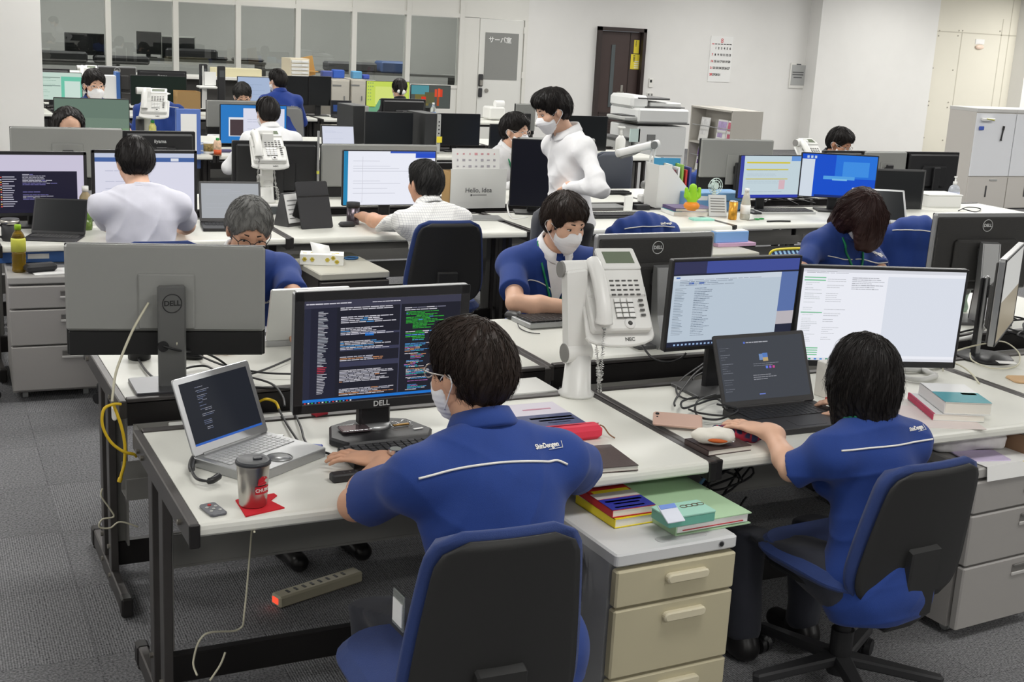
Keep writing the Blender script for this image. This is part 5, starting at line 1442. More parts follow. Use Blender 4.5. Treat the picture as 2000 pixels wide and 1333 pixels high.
for i, pts in enumerate(([(1395, 665), (1385, 700), (1330, 742), (1322, 768), (1345, 780), (1380, 770)], [(1390, 705), (1352, 735), (1320, 780), (1318, 793)], [(1360, 775), (1332, 785), (1335, 798), (1362, 790), (1400, 780), (1420, 800)], [(1380, 725), (1355, 738), (1362, 750), (1395, 745)], [(1398, 770), (1362, 785), (1362, 812), (1400, 820), (1440, 806)], [(1345, 800), (1370, 808), (1420, 812), (1440, 800), (1400, 790)])):
    cable(['black cable falling from the file list monitor to the desk', 'black cable hanging straight down beside the file list monitor', 'black cable coiled left of the black laptop', 'short black cable curve at the foot of the file list monitor', 'large black cable loop left of the black laptop', 'flat black cable loop near the pink phone case'][i], [at(*q, .728+.012*(i % 3)) for q in pts], .0035, PLB)
# pink case, notebook, pouch, cloth
a, b, c, d_ = at(1299, 795, .76), at(1361, 815, .75), at(1345, 847, .73), at(1289, 826, .73); m_ = (a+b+c+d_)/4
t = thing('phone_case', 'dusty pink phone case leaning beside the dark notebook', 'phone', (m_.x, m_.y, .735), -.55)
T_ = Matrix.Rotation(.22, 4, 'X'); MB().slab((0, 0, .006), (.15, .078, .010), .01, 0, .003, T_).build('case', mat('dusty pink case', (206, 172, 156), .45), t)
MB().cyl((-.062, .022, .011), (-.062, .022, .013), .006, n=12, T=T_).cyl((-.062, .004, .011), (-.062, .004, .0125), .003, n=10, T=T_).build('lens', PLB, t)
a, b, c = at(1335, 858, .74), at(1472, 872, .74), at(1420, 838, .74)
m_ = at(1402, 868, .73); book('dark brown notebook under the white pouch', (m_.x, m_.y, DH), .06, .155, .115, .017, LEA, name='notebook', cat='notebook')
p = at(1392, 852, .76); t = thing('soft_pouch', 'white cloth pouch with orange lining on the dark notebook', 'pouch', (p.x, p.y, .738), -.5)
b_ = Blob(); b_.ell((0, 0, .022), (.062, .034, .024)); b_.ell((.03, -.005, .03), (.03, .03, .016)); b_.ell((.01, -.04, .016), (.035, .012, .008), None, .008, -1)
skin_mesh('pouch', b_.mesh(.004, noise=lambda X, Y, Z: .0022*np.sin(X*130+Y*40)*np.sin(Y*150+Z*70)), [mat('off white cloth', (228, 224, 214), .85, bump=.3, bscale=600)], t)
MB().ball((.012, -.029, .018), (.03, .01, .007)).build('lining', mat('orange lining', (198, 96, 40), .7), t); MB().tube([(.055, -.015, .03), (.062, -.022, .024), (.058, -.03, .018), (.05, -.024, .022), (.055, -.015, .03)], .0012, 4).build('ring', CHROME, t)
p = at(1440, 838, .75); t = thing('plaid_cloth', 'crumpled navy and red plaid cloth under the hand of the bob-haired woman', 'cloth', (p.x, p.y, DH), -.4)
PL = mat('plaid cloth', (44, 50, 82), .9)
nt = PL.node_tree; bs = nt.nodes['Principled BSDF']; tc = nt.nodes.new('ShaderNodeTexCoord'); wv = nt.nodes.new('ShaderNodeTexWave'); wv.inputs['Scale'].default_value = 14; wv.inputs['Distortion'].default_value = 1.5; wv2 = nt.nodes.new('ShaderNodeTexWave'); wv2.bands_direction = 'Y'; wv2.inputs['Scale'].default_value = 12; wv2.inputs['Distortion'].default_value = 1.5
nt.links.new(tc.outputs['Object'], wv.inputs[0]); nt.links.new(tc.outputs['Object'], wv2.inputs[0]); ad = nt.nodes.new('ShaderNodeMath'); ad.operation = 'MAXIMUM'; nt.links.new(wv.outputs[1], ad.inputs[0]); nt.links.new(wv2.outputs[1], ad.inputs[1])
cr = nt.nodes.new('ShaderNodeValToRGB'); cr.color_ramp.elements[0].position = .8; cr.color_ramp.elements[0].color = lin((44, 50, 84))+(1,); cr.color_ramp.elements[1].position = .96; cr.color_ramp.elements[1].color = lin((160, 40, 60))+(1,); nt.links.new(ad.outputs[0], cr.inputs[0]); nt.links.new(cr.outputs[0], bs.inputs[0])
b_ = Blob(); b_.ell((0, 0, .016), (.062, .04, .022)).ell((-.04, .02, .014), (.035, .025, .016)).ell((.045, -.02, .02), (.035, .028, .02))
skin_mesh('cloth', b_.mesh(.004, noise=lambda X, Y, Z: .004*np.sin(X*120+Y*90)*np.sin(Y*140-X*60+Z*90)), [PL], t)
# right of the woman: carton, white wraps, books
p = at(1628, 780); t = thing('carton', 'narrow white carton standing behind the bob-haired woman', 'carton', (p.x, p.y+.02, DH), .2); MB().box((0, 0, .06), (.05, .10, .12), 0, .002).build('carton', mat('white carton', (226, 222, 214), .7), t); MB().box((0, -.03, .003), (.06, .05, .006)).build('red_tab', BR_, t)
WC = mat('white cable wrap', (222, 222, 220), .5)
for i, (pts, r_) in enumerate((([(1750, 725), (1770, 738), (1800, 742), (1828, 735)], .010), ([(1790, 715), (1815, 728), (1828, 733)], .010), ([(1750, 722), (1790, 722), (1835, 712), (1850, 705)], .011))):
    cable(['white spiral cable wrap lying on the desk right of the bob-haired woman', 'white cable wrap end pointing at the desk joint', 'white cable wrap curving under the bright white monitor'][i], [at(*q, .732) for q in pts], r_, WC)
a, b, c, d_ = at(1770, 767, .76), at(1858, 756, .76), at(1945, 795, .75), at(1858, 815, .75)
WHB = mat('white book cover', (232, 232, 230), .45); TEB = mat('teal book band', (60, 150, 160), .45)
rzb = -.38
p = at(1852, 800, .73); book('red spined book under the thick white and teal book', (p.x+.0, p.y+.015, DH+.002), rzb-.02, .17, .24, .022, WHB, [(-.5, -.5, -.46, .5, mat('magenta spine', (196, 50, 90), .5))], spine=mat('magenta spine', (196, 50, 90), .5))
p = at(1866, 780, .765); book('thick white book with a teal band on the red spined book', (p.x, p.y+.005, DH+.025), rzb, .155, .225, .04, WHB, [(-.5, -.5, .5, .02, TEB), (.1, -.1, .42, .0, mat('lime label', (220, 220, 90), .5))], spine=WHB)
p = at(1810, 812, .725); box_thing('clipboard', 'thin pale sheets under the red spined book', 'papers', (p.x, p.y, DH+.0), rzb, (.30, .24, .0015), mat('pale pink paper', (226, 214, 210), .7), 0)
# third desk: pole stand and coaster
p = at(1950, 712); MON3 = monitor('edge of a monitor turned away on a round foot at the right border', (p.x+.04, p.y+.05, DH), R(37), .53, .33, .27, [(0, 0, 1, 1, (200, 200, 196), 0), (0, 0, 1, .5, (150, 140, 120), 1)], 0, 'silver', 'round', .012, swivel=R(4))
p = at(1962, 705, .74); box_thing('paper_card', 'white card lying on the round monitor foot', 'card', (p.x-.02, p.y-.03, .742), -.4, (.07, .04, .001), PAPER, 0)
p = at(1995, 745); t = tag(MB().slab((0, 0, .004), (.14, .09, .008), .02, 0, .003).build('wooden_coaster', mat('plywood tan', (206, 170, 128), .6), None, (p.x+.03, p.y, DH), (0, 0, -.3)), 'tan wooden coaster at the right border of the photo', 'coaster')
cable('thin white cable arching over the desk joint at the right', [at(1842, 726, .72), at(1842, 700, .76), at(1870, 685, .80), at(1920, 672, .80), at(1960, 668, .76), at(1990, 690, .73), at(1985, 715, .728), at(1940, 720, .728), at(1900, 705, .73), at(1895, 690, .74)], .003, mat('off white cable', (206, 202, 180), .5))
cable('thin white cable running down into the desk joint at the right', [at(1843, 708, .75), at(1870, 712, .745), at(1895, 728, .735), at(1913, 750, .722)], .003, mat('off white cable', (206, 202, 180), .5))
# grey cabinet at the right with papers, towel, box
pedestal('warm grey drawer cabinet at the right border under the third desk', (2.46, .02, 0), .09, 'grey', .41, .58, .60)
p = at(1915, 870, .62); t = thing('folded_towel', 'rolled white and grey towel stuffed between desk and grey cabinet', 'towel', (2.58, .20, .602), .0)
b_ = Blob(); b_.cone((-.12, -.02, .035), (.10, -.05, .03), .035, .03, .03).cone((-.10, .05, .03), (.08, .04, .03), .03, .028, .03); skin_mesh('towel', b_.mesh(.006, noise=lambda X, Y, Z: .003*np.sin(Z*160+X*30)), [mat('white towel', (214, 212, 212), .9, noise=.2, nscale=12)], t)
p = at(1885, 905, .605); box_thing('envelope', 'lilac envelope in front of the rolled towel', 'envelope', (2.56, .10, .604), -.2, (.16, .10, .004), mat('lilac paper', (206, 192, 222), .7), 0)
box_thing('yellow_sheet', 'yellow sheet under the lilac envelope', 'paper', (2.63, .09, .601), -.15, (.17, .12, .002), mat('yellow paper', (236, 216, 90), .7), 0)
t = tag(MB().quad((-.13, 0, .002), (.12, .0, .002), (.12, .12, .001), (-.13, .12, .001)).quad((-.13, -.008, -.045), (.12, -.008, -.05), (.12, 0, .002), (-.13, 0, .002)).build('hanging_sheet', PAPER, None, (2.63, .02, .602), (0, 0, .09)), 'white sheet hanging over the front of the grey cabinet', 'paper')
so = t.modifiers.new('thick', 'SOLIDIFY'); so.thickness = .001
t = thing('file_box', 'white box with lilac lid under the desk at the right border', 'box', (2.86, .20, .602), .1); MB().box((0, 0, .035), (.22, .26, .07), 0, .002).build('carton', mat('pale grey carton', (214, 214, 220), .6), t); MB().box((0, 0, .072), (.224, .264, .006)).build('lid', mat('lilac lid', (150, 150, 196), .6), t)
box_thing('brown_folder', 'brown folder standing between towel and white box', 'folder', (2.725, .18, .602), .1, (.012, .28, .06), mat('brown card', (150, 118, 92), .7), .001)
# clutter under the second desk
t = thing('cable_bunch', 'dark tangle of cables with a light blue lead under the second desk', 'cables', (1.75, .45, .45))
m_ = MB(); rg = random.Random(5)
for i in range(9): m_.tube([(rg.uniform(-.2, .2), rg.uniform(-.05, .1), rg.uniform(-.1, .2)) for _ in range(5)], .004, 5, 0, 6)
m_.build('black_cable', PLB, t); MB().tube([(-.05, -.02, .02), (.02, -.04, .12), (.12, -.03, .17), (.2, 0, .2)], .006, 6).build('blue_lead', mat('light blue lead', (120, 176, 216), .5), t)
# ------------------------------------------------------------------ behind: desks of the grey-haired man, the masked man, the bowing woman
GN = mat('grey stand metal', (112, 113, 112), .38, .5)
p, w, h, zc = fit(1.19, (127, 480), (506, 487), (136, 690))
monitor('wide grey monitor back with ring logo on its stand at the left', (.165, 1.19, DH), PI-R(13), .605, .352, zc-.004, None, 0, 'grey', 'flat', .008, 0, logo=('DELL', 'ringneck', .029, LOGOD), neckw=.085, neck_m=GN, base_m=mat('dark steel foot', (92, 92, 96), .3, .7), basew=.24, based=.185, swivel=R(13), neck_y=.075, bandh=.22)
grom = MB(); q = aty(318, 676, 1.11); tag(grom.cyl((0, .004, 0), (0, -.006, 0), .017, n=18).build('cable_ring', PLB, None, (q.x, 1.105, q.z)), 'black cable ring in the grey monitor stand', 'cable ring')
BC = PLB
cable('black cable leaving the hole of the grey stand and bending down', [aty(318, 676, 1.10), aty(350, 685, 1.10), at(400, 690, .80), at(440, 712, .75), at(452, 735, .726)], .004, BC)
for i, pts in enumerate(([(268, 680), (272, 705), (300, 738), (345, 748), (420, 752)], [(345, 748), (350, 725), (400, 715), (440, 735), (500, 728), (570, 700)], [(385, 693), (440, 715), (510, 728), (570, 731)], [(333, 758), (380, 766), (430, 768), (480, 755)], [(355, 775), (380, 760), (430, 745), (470, 738)], [(480, 735), (530, 750), (552, 775), (556, 795)], [(470, 755), (520, 758), (570, 760)])):
    cable(['black cable crossing the foot of the wide grey monitor', 'black cable looping over the desk behind the silver laptop', 'black cable running right towards the code monitor', 'thin black cable with a white plug before the grey monitor foot', 'thick black cable dropping off the desk of the grey-haired man', 'black cable bundle falling behind the silver laptop', 'straight black cable along the edge of the second desk row'][i], [at(*q, .728+.004*(i % 3)) for q in pts], .0038, BC)
p = at(331, 757); box_thing('white_plug', 'small white plug before the grey monitor foot', 'plug', (p.x, p.y, DH), .3, (.018, .012, .010), WPL, .002)
cable('white cable hanging from the grey monitor to the desk corner', [aty(290, 592, 1.14), aty(262, 640, 1.1), aty(240, 690, 1.06), aty(226, 730, 1.02), aty(221, 765, .985), aty(219, 785, .97)], .004, mat('off white cable', (206, 202, 180), .5))
t = thing('cable_clip', 'white clip holding the cable on the desk corner', 'clip', (-.03, .99, .68)); MB().box((0, 0, .012), (.012, .03, .042), 0, .004).build('clip', WPL, t)
for i, sx in enumerate((0, .012)): cable(['thin white cable with knot right of the grey stand', 'white cable loop beside the grey stand'][i], [aty(342+4*i, 592, 1.13), aty(352+5*i, 615, 1.13), aty(347, 650, 1.13), aty(345, 680, 1.13), at(346, 690, .74)] if i == 0 else [aty(343, 590, 1.12), aty(358, 612, 1.12), aty(354, 630, 1.12), aty(348, 610, 1.12)], .003, mat('off white cable', (206, 202, 180), .5))
YC = mat('yellow cable', (226, 190, 40), .5)
cable('yellow cable hanging in a big loop at the end of the second desk row', [aty(236, 790, .94), aty(222, 790, .93), aty(203, 800, .92), aty(200, 830, .92), aty(215, 862, .92), aty(240, 882, .92), aty(262, 888, .93), aty(266, 892, .95)], .0048, YC, sub=10)
cable('yellow cable dropping down with a plug at its end', [aty(222, 792, .95), aty(236, 830, .94), aty(244, 870, .94), aty(243, 905, .94), aty(238, 925, .94), aty(233, 942, .94)], lambda t: .0048 if t < .9 else .007, YC, sub=10)
cable('thin white cord curling at the foot of the second desk row', [aty(200, 955, 1.2), aty(198, 970, 1.2), aty(215, 995, 1.2), aty(222, 1010, 1.2), aty(200, 1015, 1.2), aty(194, 1030, 1.2), aty(215, 1032, 1.2), aty(235, 1020, 1.2), aty(270, 1030, 1.2)], .0028, mat('off white cable', (206, 202, 180), .5))
cable('yellow cable arching over the tray beside the code monitor', [at(490, 795, .66), at(505, 786, .68), at(520, 780, .70), at(538, 786, .69), at(545, 800, .68)], .0045, YC)
p = at(275, 705); t = thing('black_cup', 'short black cup under the wide grey monitor', 'cup', (p.x, p.y+.03, DH)); MB().lathe([(.001, 0), (.036, 0), (.038, .004), (.038, .05), (.034, .05), (.001, .047)], 22).build('cup', PLB, t); MB().lathe([(.001, .047), (.032, .047), (.001, .0475)], 20).build('drink', mat('white paper', (238, 238, 236), .8), t)
p = at(372, 702); mouse('dark mouse lying behind the grey monitor stand', (p.x, p.y+.02, DH), .9)
p = at(352, 697); t = thing('white_charm', 'small white and pink charm beside the dark mouse', 'charm', (p.x, p.y, DH), .4); b_ = Blob(); b_.cone((0, 0, .014), (0, .01, .05), .014, .009, .01); skin_mesh('body', b_.mesh(.003), [WPL], t); MB().ball((.024, 0, .015), (.012, .014, .014)).build('pink_blob', mat('dusty pink', (196, 140, 130), .6), t)
p = at(596, 676); laptop('pale silver laptop lid of the grey-haired man seen from behind', (p.x, p.y+.12, DH), PI+.03, .29, .215, R(108), None, SIL, mat('pale silver lid', (206, 207, 205), .4, .3), lidth=.012, th=.025, logo=('Panasonic', .018, LOGOD, .62))
# masked man: monitor, keyboard, mouse
p, w, h, zc = fit(1.33, (1162, 452), (1394, 448), (1166, 640))
monitor('dark monitor back with silver rim and ring logo behind the white phone', (p.x, 1.33, DH), PI+.02, w, .335, zc+.008, None, -.02, 'silver', 'slant', .012, 0, logo=('DELL', 'ringback', .024, LOGO), neckw=.075, basew=.23, based=.17, base_m=PLG, neck_y=.085)
p = at(1095, 634); keyboard('black and silver keyboard of the masked man in blue', (p.x+.06, p.y+.03, DH), PI+.04, .46, .165, SIL, PLB, hgt=.022)
p = at(1006, 624); mouse('dark corded mouse beside the black and silver keyboard', (p.x, p.y+.01, DH), PI+.3)
cable('mouse cord curling beside the black and silver keyboard', [at(1011, 632, .73), at(1016, 642, .724), at(1035, 650, .724), at(1055, 652, .724)], .002, PLB)
cable('thin black cord lying behind the white phone', [at(1150, 652, .724), at(1175, 650, .724), at(1200, 653, .724), at(1220, 645, .724), at(1245, 650, .724), at(1265, 638, .74)], .0022, PLB)
cable('black cable drooping from the dark monitor over the tray', [aty(1247, 640, 1.2), aty(1252, 670, 1.12), aty(1275, 700, 1.0), aty(1305, 708, .96), aty(1330, 700, .95), aty(1340, 690, .95)], .004, PLB)
p = at(1022, 733, .69); t = thing('desk_label', 'small tan and white stickers on the side of the second desk row', 'sticker', (p.x, 1.065, .68)); MB().box((-.02, 0, 0), (.03, .003, .018)).build('tan_sticker', mat('tan sticker', (176, 140, 80), .6), t); MB().box((.035, 0, .004), (.02, .003, .02)).build('white_sticker', PAPER, t)
p = at(985, 764, .70); t = tag(MB().box((0, 0, 0), (.42, .17, .018), 0, .003).build('shelf_board', mat('white board', (222, 222, 218), .4), None, (1.17, .90, .70), (0, 0, RZ1)), 'white board resting in the tray behind the foremost man', 'board')
t = tag(MB().box((0, 0, 0), (.55, .16, .03), 0, .003).build('cable_cover', mat('white board', (222, 222, 218), .4), None, (.40, .885, .645), (0, 0, RZ1)), 'white cover over the tray left of the code monitor', 'cover')
# bowing woman: monitor backs and clutter
monitor('black monitor back with silver rim and slanted stand at the upper right', (3.72, 1.36, DH), PI-.06, .55, .345, .305, None, -.02, 'silver', 'slant', .012, 0, logo=('DELL', 'ringback', .026, LOGO), neckw=.08, basew=.25, based=.19, base_m=PLG, neck_y=.09, swivel=-.25)
p = at(1872, 612); t = thing('tape_dispenser', 'pale green tape dispenser between the white page and the black monitor back', 'dispenser', (p.x+.05, p.y+.05, DH)); b_ = Blob(); b_.cone((0, 0, .02), (0, .0, .05), .04, .03, .02).ell((0, 0, .10), (.05, .03, .045)); skin_mesh('body', b_.mesh(.006), [mat('pale green plastic', (170, 196, 176), .4)], t); MB().cyl((0, -.03, .10), (0, -.034, .10), .02, n=14).build('reel', MG, t)
for i in range(7):
    rg = random.Random(90+i); x0 = 3.05+.13*i
    cable(['black cable in the tangle right of the bright white monitor', 'second black cable of the right hand tangle', 'black cable curling at the foot of the slanted stand', 'black cable lying flat before the slanted stand', 'black cable loop near the round monitor foot', 'black cable disappearing at the right border', 'short black cable end in the tray at the right'][i], [(x0+rg.uniform(-.12, .12), 1.0+rg.uniform(-.12, .2), .73+rg.uniform(0, .06)) for _ in range(5)], .004, PLB)
cable('thick white cable rising from the tray to the right monitors', [at(1845, 668, .70), at(1870, 664, .74), at(1905, 655, .78), at(1930, 628, .82), at(1935, 600, .86)], .009, WC)
box_thing('power_brick', 'black power brick in the tray at the right', 'adapter', (3.12, .93, .61), .1, (.13, .06, .035), PLB, .006)
chair_1 = chair('empty black and blue task chair back of the foremost man', (.485, -.46, 0), -.02, z0=.45, z1=.935, sz=.06)
chair_1['label'] = 'blue edged black task chair carrying the foremost man'
chair('blue edged black task chair carrying the bob-haired woman, five-star base in view', (1.89, -.11, 0), .08, bw=.42, z0=.38, z1=.81, spin=.5)
# ------------------------------------------------------------------ the rows behind
PALE = (226, 228, 240); LAV = (214, 208, 230)


def mon(y, tl, tr, bl, label, items=None, rz=0., back=None, st='flat', bez=.010, logo=None, **k):
    """a monitor standing on the desk whose panel lies in the upright plane y"""
    p, w, h, zc = fit(y, tl, tr, bl)
    if back: return monitor(label, (p.x, y, DH), PI+rz, w, h, zc, None, 0, back if back != 'b' else 'black', st, bez, 0, logo=logo, **k)
    return monitor(label, (p.x, y, DH), rz, w, h, zc, items, 0, 'black', st, bez, 0, logo=logo, **k)


def page(c, txt=(150, 152, 165), seed=1, n=14, more=()): return [(0, 0, 1, 1, c, 0)]+list(more)+rows(.08, .9, .85, .12, n, [txt, None], seed, (.3, .9), 0, .25, True, 4)


chat = [(0, 0, 1, 1, LAV, 0), (.12, .05, .93, .72, (34, 32, 52), 1), (.12, .0, 1, .05, (36, 34, 54), 1)]+rows(.38, .8, .70, .2, 20, [(200, 198, 214), None, (130, 126, 190)], 71, (.2, .8), 0, .4, True, 3)+rows(.18, .34, .64, .1, 14, [(190, 188, 204)], 72, (.4, .9), 0, .4, False, 3)+[(.16, .1+.042*k, .175, .12+.042*k, [(220, 90, 80), (220, 170, 80), (200, 200, 210)][k % 3], 4) for k in range(13)]
mon(4.28, (-42, 297), (168, 290), (-46, 425), 'black monitor with a dark chat window, left of the man in the pale T-shirt', chat, bez=.017)
blu = [(0, 0, 1, 1, (232, 232, 248), 0), (0, .86, 1, .93, (74, 106, 170), 1), (0, .93, 1, 1, (206, 214, 236), 1), (.76, .87, .84, .92, (230, 234, 244), 2)]+rows(.1, .9, .8, .1, 12, [(204, 206, 226), None], 73, (.2, .6), 0, .25)
mon(4.28, (177, 292), (384, 293), (176, 425), 'black monitor with a white page and blue bar before the man in the pale T-shirt', blu, bez=.017)
wht = [(0, 0, 1, 1, (238, 240, 250, .95), 0), (0, 0, .045, 1, (40, 140, 190), 1), (.5, .965, 1, 1, (60, 96, 200), 1), (.78, .88, 1, .965, (44, 84, 210), 1)]+rows(.1, .8, .84, .1, 16, [(206, 208, 220), None], 74, (.3, .9), 0, .16, False)+[(.20, .04, .204, .9, (214, 214, 224), 3)]
mon(4.3, (669, 293), (851, 292), (672, 403), 'monitor with a bright white page before the man in the checked shirt', wht, bez=.006, base_m=PLG)
monitor('dark upright monitor beside the white carton folder, half hidden by the standing man', (3.05, 4.5, DH), -.35, .32, .43, .265, [(0, 0, 1, 1, (26, 28, 44, .35), 0)], 0, 'black', 'flat', .006, base_m=PLB)
ss = [(0, 0, 1, 1, (206, 224, 232), 0), (0, 0, .06, 1, (60, 70, 170), 1), (0, 0, 1, .07, (50, 66, 180), 1), (.84, .88, 1, 1, (110, 160, 230), 1), (.1, .82, .82, .86, (222, 206, 60), 2), (.1, .66, .8, .69, (214, 206, 90), 2), (.1, .44, .8, .46, (214, 200, 80), 2), (.66, .2, .76, .42, (226, 190, 200), 2)]+rows(.12, .8, .8, .12, 16, [(170, 186, 200), None], 75, (.5, .95), 0, .16, True)
mon(4.4, (1445, 303), (1565, 302), (1447, 388), 'monitor showing a pale spreadsheet with yellow bars', ss, bez=.006)
p = aty(1640, 345, 4.4)
bl = [(0, 0, 1, 1, (24, 84, 214), 0), (.45, .45, 1, 1, (40, 120, 230), 1), (.55, .5, .9, .85, (66, 150, 240), 2), (0, 0, .17, .88, (222, 232, 244), 3), (.2, 0, 1, .05, (30, 50, 120), 3)]+[(.06+.05*k, .9, .09+.05*k, .96, (200, 220, 240), 4) for k in range(3)]+[(.3, .42, .72, .5, (90, 170, 240), 3), (.42, .4, .62, .44, (130, 200, 244), 4)]
monitor('monitor with a vivid blue desktop picture above the bowing woman', (p.x, 4.42, DH), R(-24), .55, .315, p.z-DH, bl, 0, 'black', 'flat', .008)
p = aty(1765, 375, 4.45)
monitor('switched off grey monitor above the silver-rimmed screen', (p.x, 4.55, DH), R(-12), .47, .33, p.z-DH-.01, None, 0, 'black', 'flat', .014, frame_m=PLG)
mon(5.4, (18, 247), (238, 250), (18, 372), 'wide grey monitor back hiding the balding man', back='grey', rz=-.04, bandh=.2)
mon(5.4, (238, 255), (381, 256), (238, 352), 'black monitor back with iiyama lettering above the T-shirt man', back='b', rz=.03, logo=('iiyama', 'back', .03, LOGO))
mon(5.38, (453, 272), (621, 281), (453, 398), 'plain black monitor back behind the white phone column', back='b')
mon(5.38, (626, 281), (852, 281), (626, 402), 'grey monitor back behind the bright white page', back='grey', bandh=.3)
mon(5.4, (1012, 269), (1160, 268), (1012, 352), 'grey monitor back behind the standing man', back='grey', bandh=.1)
mon(5.4, (1372, 271), (1505, 272), (1368, 390), 'grey monitor back with black lower band behind the spreadsheet screen', back='grey', bandh=.36, rz=-.1)
mon(5.45, (1608, 293), (1692, 298), (1608, 372), 'black monitor back directly before the dark-haired man by the pillar', back='b')
mon(5.42, (1686, 296), (1772, 297), (1686, 372), 'small grey monitor back right of the blue desktop picture', back='grey', bandh=.1)
mon(5.4, (1770, 297), (1873, 297), (1770, 382), 'black monitor back at the right end of the second row', back='b')
# third row
gs = [(0, 0, 1, 1, (126, 148, 132, .75), 0), (0, .5, 1, 1, (116, 138, 124, .75), 1), (.0, .2, 1, .24, (136, 168, 130, .75), 2)]
mon(8.25, (104, 190), (252, 193), (106, 268), 'monitor with a plain green screen behind the balding man', gs, bez=.006, rz=-.06)
bw_ = [(0, 0, 1, 1, (44, 128, 206), 0), (.12, .18, .4, .68, (238, 240, 246), 1), (.14, .2, .38, .62, (76, 62, 66), 2), (.34, .0, .97, .92, (232, 234, 250), 3)]+rows(.4, .9, .85, .1, 12, [(190, 192, 214), None], 76, (.2, .6), 0, .2, True, 5)
mon(8.25, (429, 203), (560, 205), (433, 281), 'monitor with a bright blue desktop and white windows before the white-shirted man', bw_, bez=.006)
mon(8.3, (713, 218), (807, 219), (713, 282), 'black switched off monitor between two black towers', None, bez=.006)
mon(8.3, (849, 221), (938, 222), (849, 284), 'black switched off monitor right of the second black tower', None, bez=.006, base_m=PLB)
mon(8.35, (957, 242), (1035, 244), (957, 292), 'black monitor behind the seated masked man', None, bez=.006)
mon(8.35, (1074, 225), (1187, 227), (1074, 294), 'black monitor behind the standing man, left of the copier', None, bez=.006)
mon(8.95, (402, 195), (520, 197), (402, 262), 'grey monitor back beside the blue desktop with windows', back='grey', bandh=.2)
mon(8.95, (744, 192), (831, 193), (744, 262), 'black monitor back behind the two black towers', back='b')
mon(9.0, (1006, 202), (1045, 203), (1006, 262), 'narrow grey monitor back above the seated masked man', back='grey', bandh=.1)
# fourth row
sp2 = [(0, 0, 1, 1, (206, 228, 216), 0), (.0, .5, .48, .53, (120, 140, 134), 2), (0, .8, .48, .83, (130, 150, 140), 2), (.5, 0, 1, .86, (116, 206, 178), 1), (.58, .08, .96, .7, (214, 236, 226), 2)]+rows(.04, .44, .95, .1, 12, [(160, 190, 176), None], 77, (.3, .9), 0, .2)
mon(12.25, (77, 138), (160, 146), (79, 194), 'monitor with two pale green spreadsheets at the left pillar', sp2, bez=.006, rz=-.1)
mon(12.25, (254, 146), (364, 150), (257, 206), 'switched off monitor with a painted dark green sheen behind the blue jacket', [(0, 0, 1, 1, (38, 52, 44, .5), 0)], bez=.006)  # sheen on the dead screen is a faint glowing green fill
mon(12.25, (463, 149), (529, 150), (463, 203), 'pale blue screen left of the man in the long blue jacket', page((176, 194, 224), (160, 176, 206), 5), bez=.006)
mon(12.3, (559, 148), (604, 148), (559, 206), 'left of two black upright monitors beside the long blue jacket', None, bez=.006)
mon(12.28, (603, 148), (647, 149), (603, 206), 'right of two black upright monitors beside the long blue jacket', None, bez=.006)
yg = [(0, 0, 1, 1, (206, 226, 96), 0), (.2, .1, .8, .8, (222, 236, 130), 1)]+[(.03+.05*(k//6), .9-.13*(k % 6), .055+.05*(k//6), .95-.13*(k % 6), (150, 180, 110), 2) for k in range(14)]
mon(12.3, (715, 157), (800, 160), (716, 209), 'yellow-green screen full of small icons before the ponytailed woman', yg, bez=.006)
fl = [(0, 0, 1, 1, (82, 88, 84), 0), (0, .6, .45, 1, (84, 150, 160), 1), (.1, .1, .45, .6, (120, 110, 60), 1), (.35, .2, .6, .7, (96, 96, 66), 2), (.60, .50, .66, .84, (226, 80, 50), 3), (.68, .5, .74, .88, (236, 90, 54), 3), (.74, .5, .8, .84, (216, 70, 44), 3), (.66, .1, .72, .5, (170, 80, 40), 3), (.26, .3, .38, .5, (220, 60, 40), 3)]
mon(12.32, (802, 165), (880, 167), (803, 211), 'screen with a red tulip picture right of the ponytailed woman', fl, bez=.006)
mon(13.1, (190, 127), (266, 133), (190, 180), 'dark monitor back with silver rim and ring logo behind the masked man in blue', back='silver', logo=('DELL', 'ringback', .035, LOGO))
mon(13.1, (268, 136), (364, 139), (268, 190), 'black monitor back with iiyama lettering above the dark green screen', back='b', logo=('iiyama', 'back', .045, LOGO))
mon(13.1, (60, 133), (136, 134), (60, 190), 'black monitor back above the two pale green spreadsheets', back='b')
# laptops and tablets
p = at(104, 466); laptop('black tablet propped on its keyboard before the chat window', (p.x-.0, p.y, DH), -.35, .27, .20, R(118), None, PLB2, PLB, PLG, .008, .006, lidth=.006)
p = at(455, 446); laptop('laptop with a pale grey screen between the T-shirt man and grey-haired man', (p.x, p.y+.0, DH), -.12, .34, .235, R(108), page((196, 200, 206, .7), (186, 190, 198), 6), PLB, PLG, PLB, .012)
p = at(628, 281); laptop('small laptop with a white page right of the white-shirted man', (p.x, 8.3, DH), -.05, .31, .21, R(105), page((226, 230, 246), (204, 210, 230), 7), PLB, PLB, PLB, .010)
p = at(697, 221); laptop('laptop with a green picture before the grey cabinets far back', (p.x, 12.15, DH), -.5, .31, .22, R(105), [(0, 0, 1, 1, (110, 172, 134), 0), (.6, .1, .8, .6, (160, 120, 110), 1)], PLB, PLB, PLB, .010)
p = at(604, 212); laptop('small dark laptop with a colourful picture beside the long blue jacket', (p.x, 12.1, DH), -.1, .26, .19, R(100), [(0, 0, 1, 1, (30, 32, 40, .5), 0), (.1, .2, .4, .7, (40, 70, 130), 1), (.3, .1, .7, .2, (50, 130, 70), 1)], PLB, PLB, PLB, .010)
p = at(1752, 452); laptop('silver-rimmed laptop with a dark screen behind the bowing woman', (p.x+.02, p.y+.13, DH), R(-24), .36, .26, R(125), None, SIL, SIL, PLG, .014)
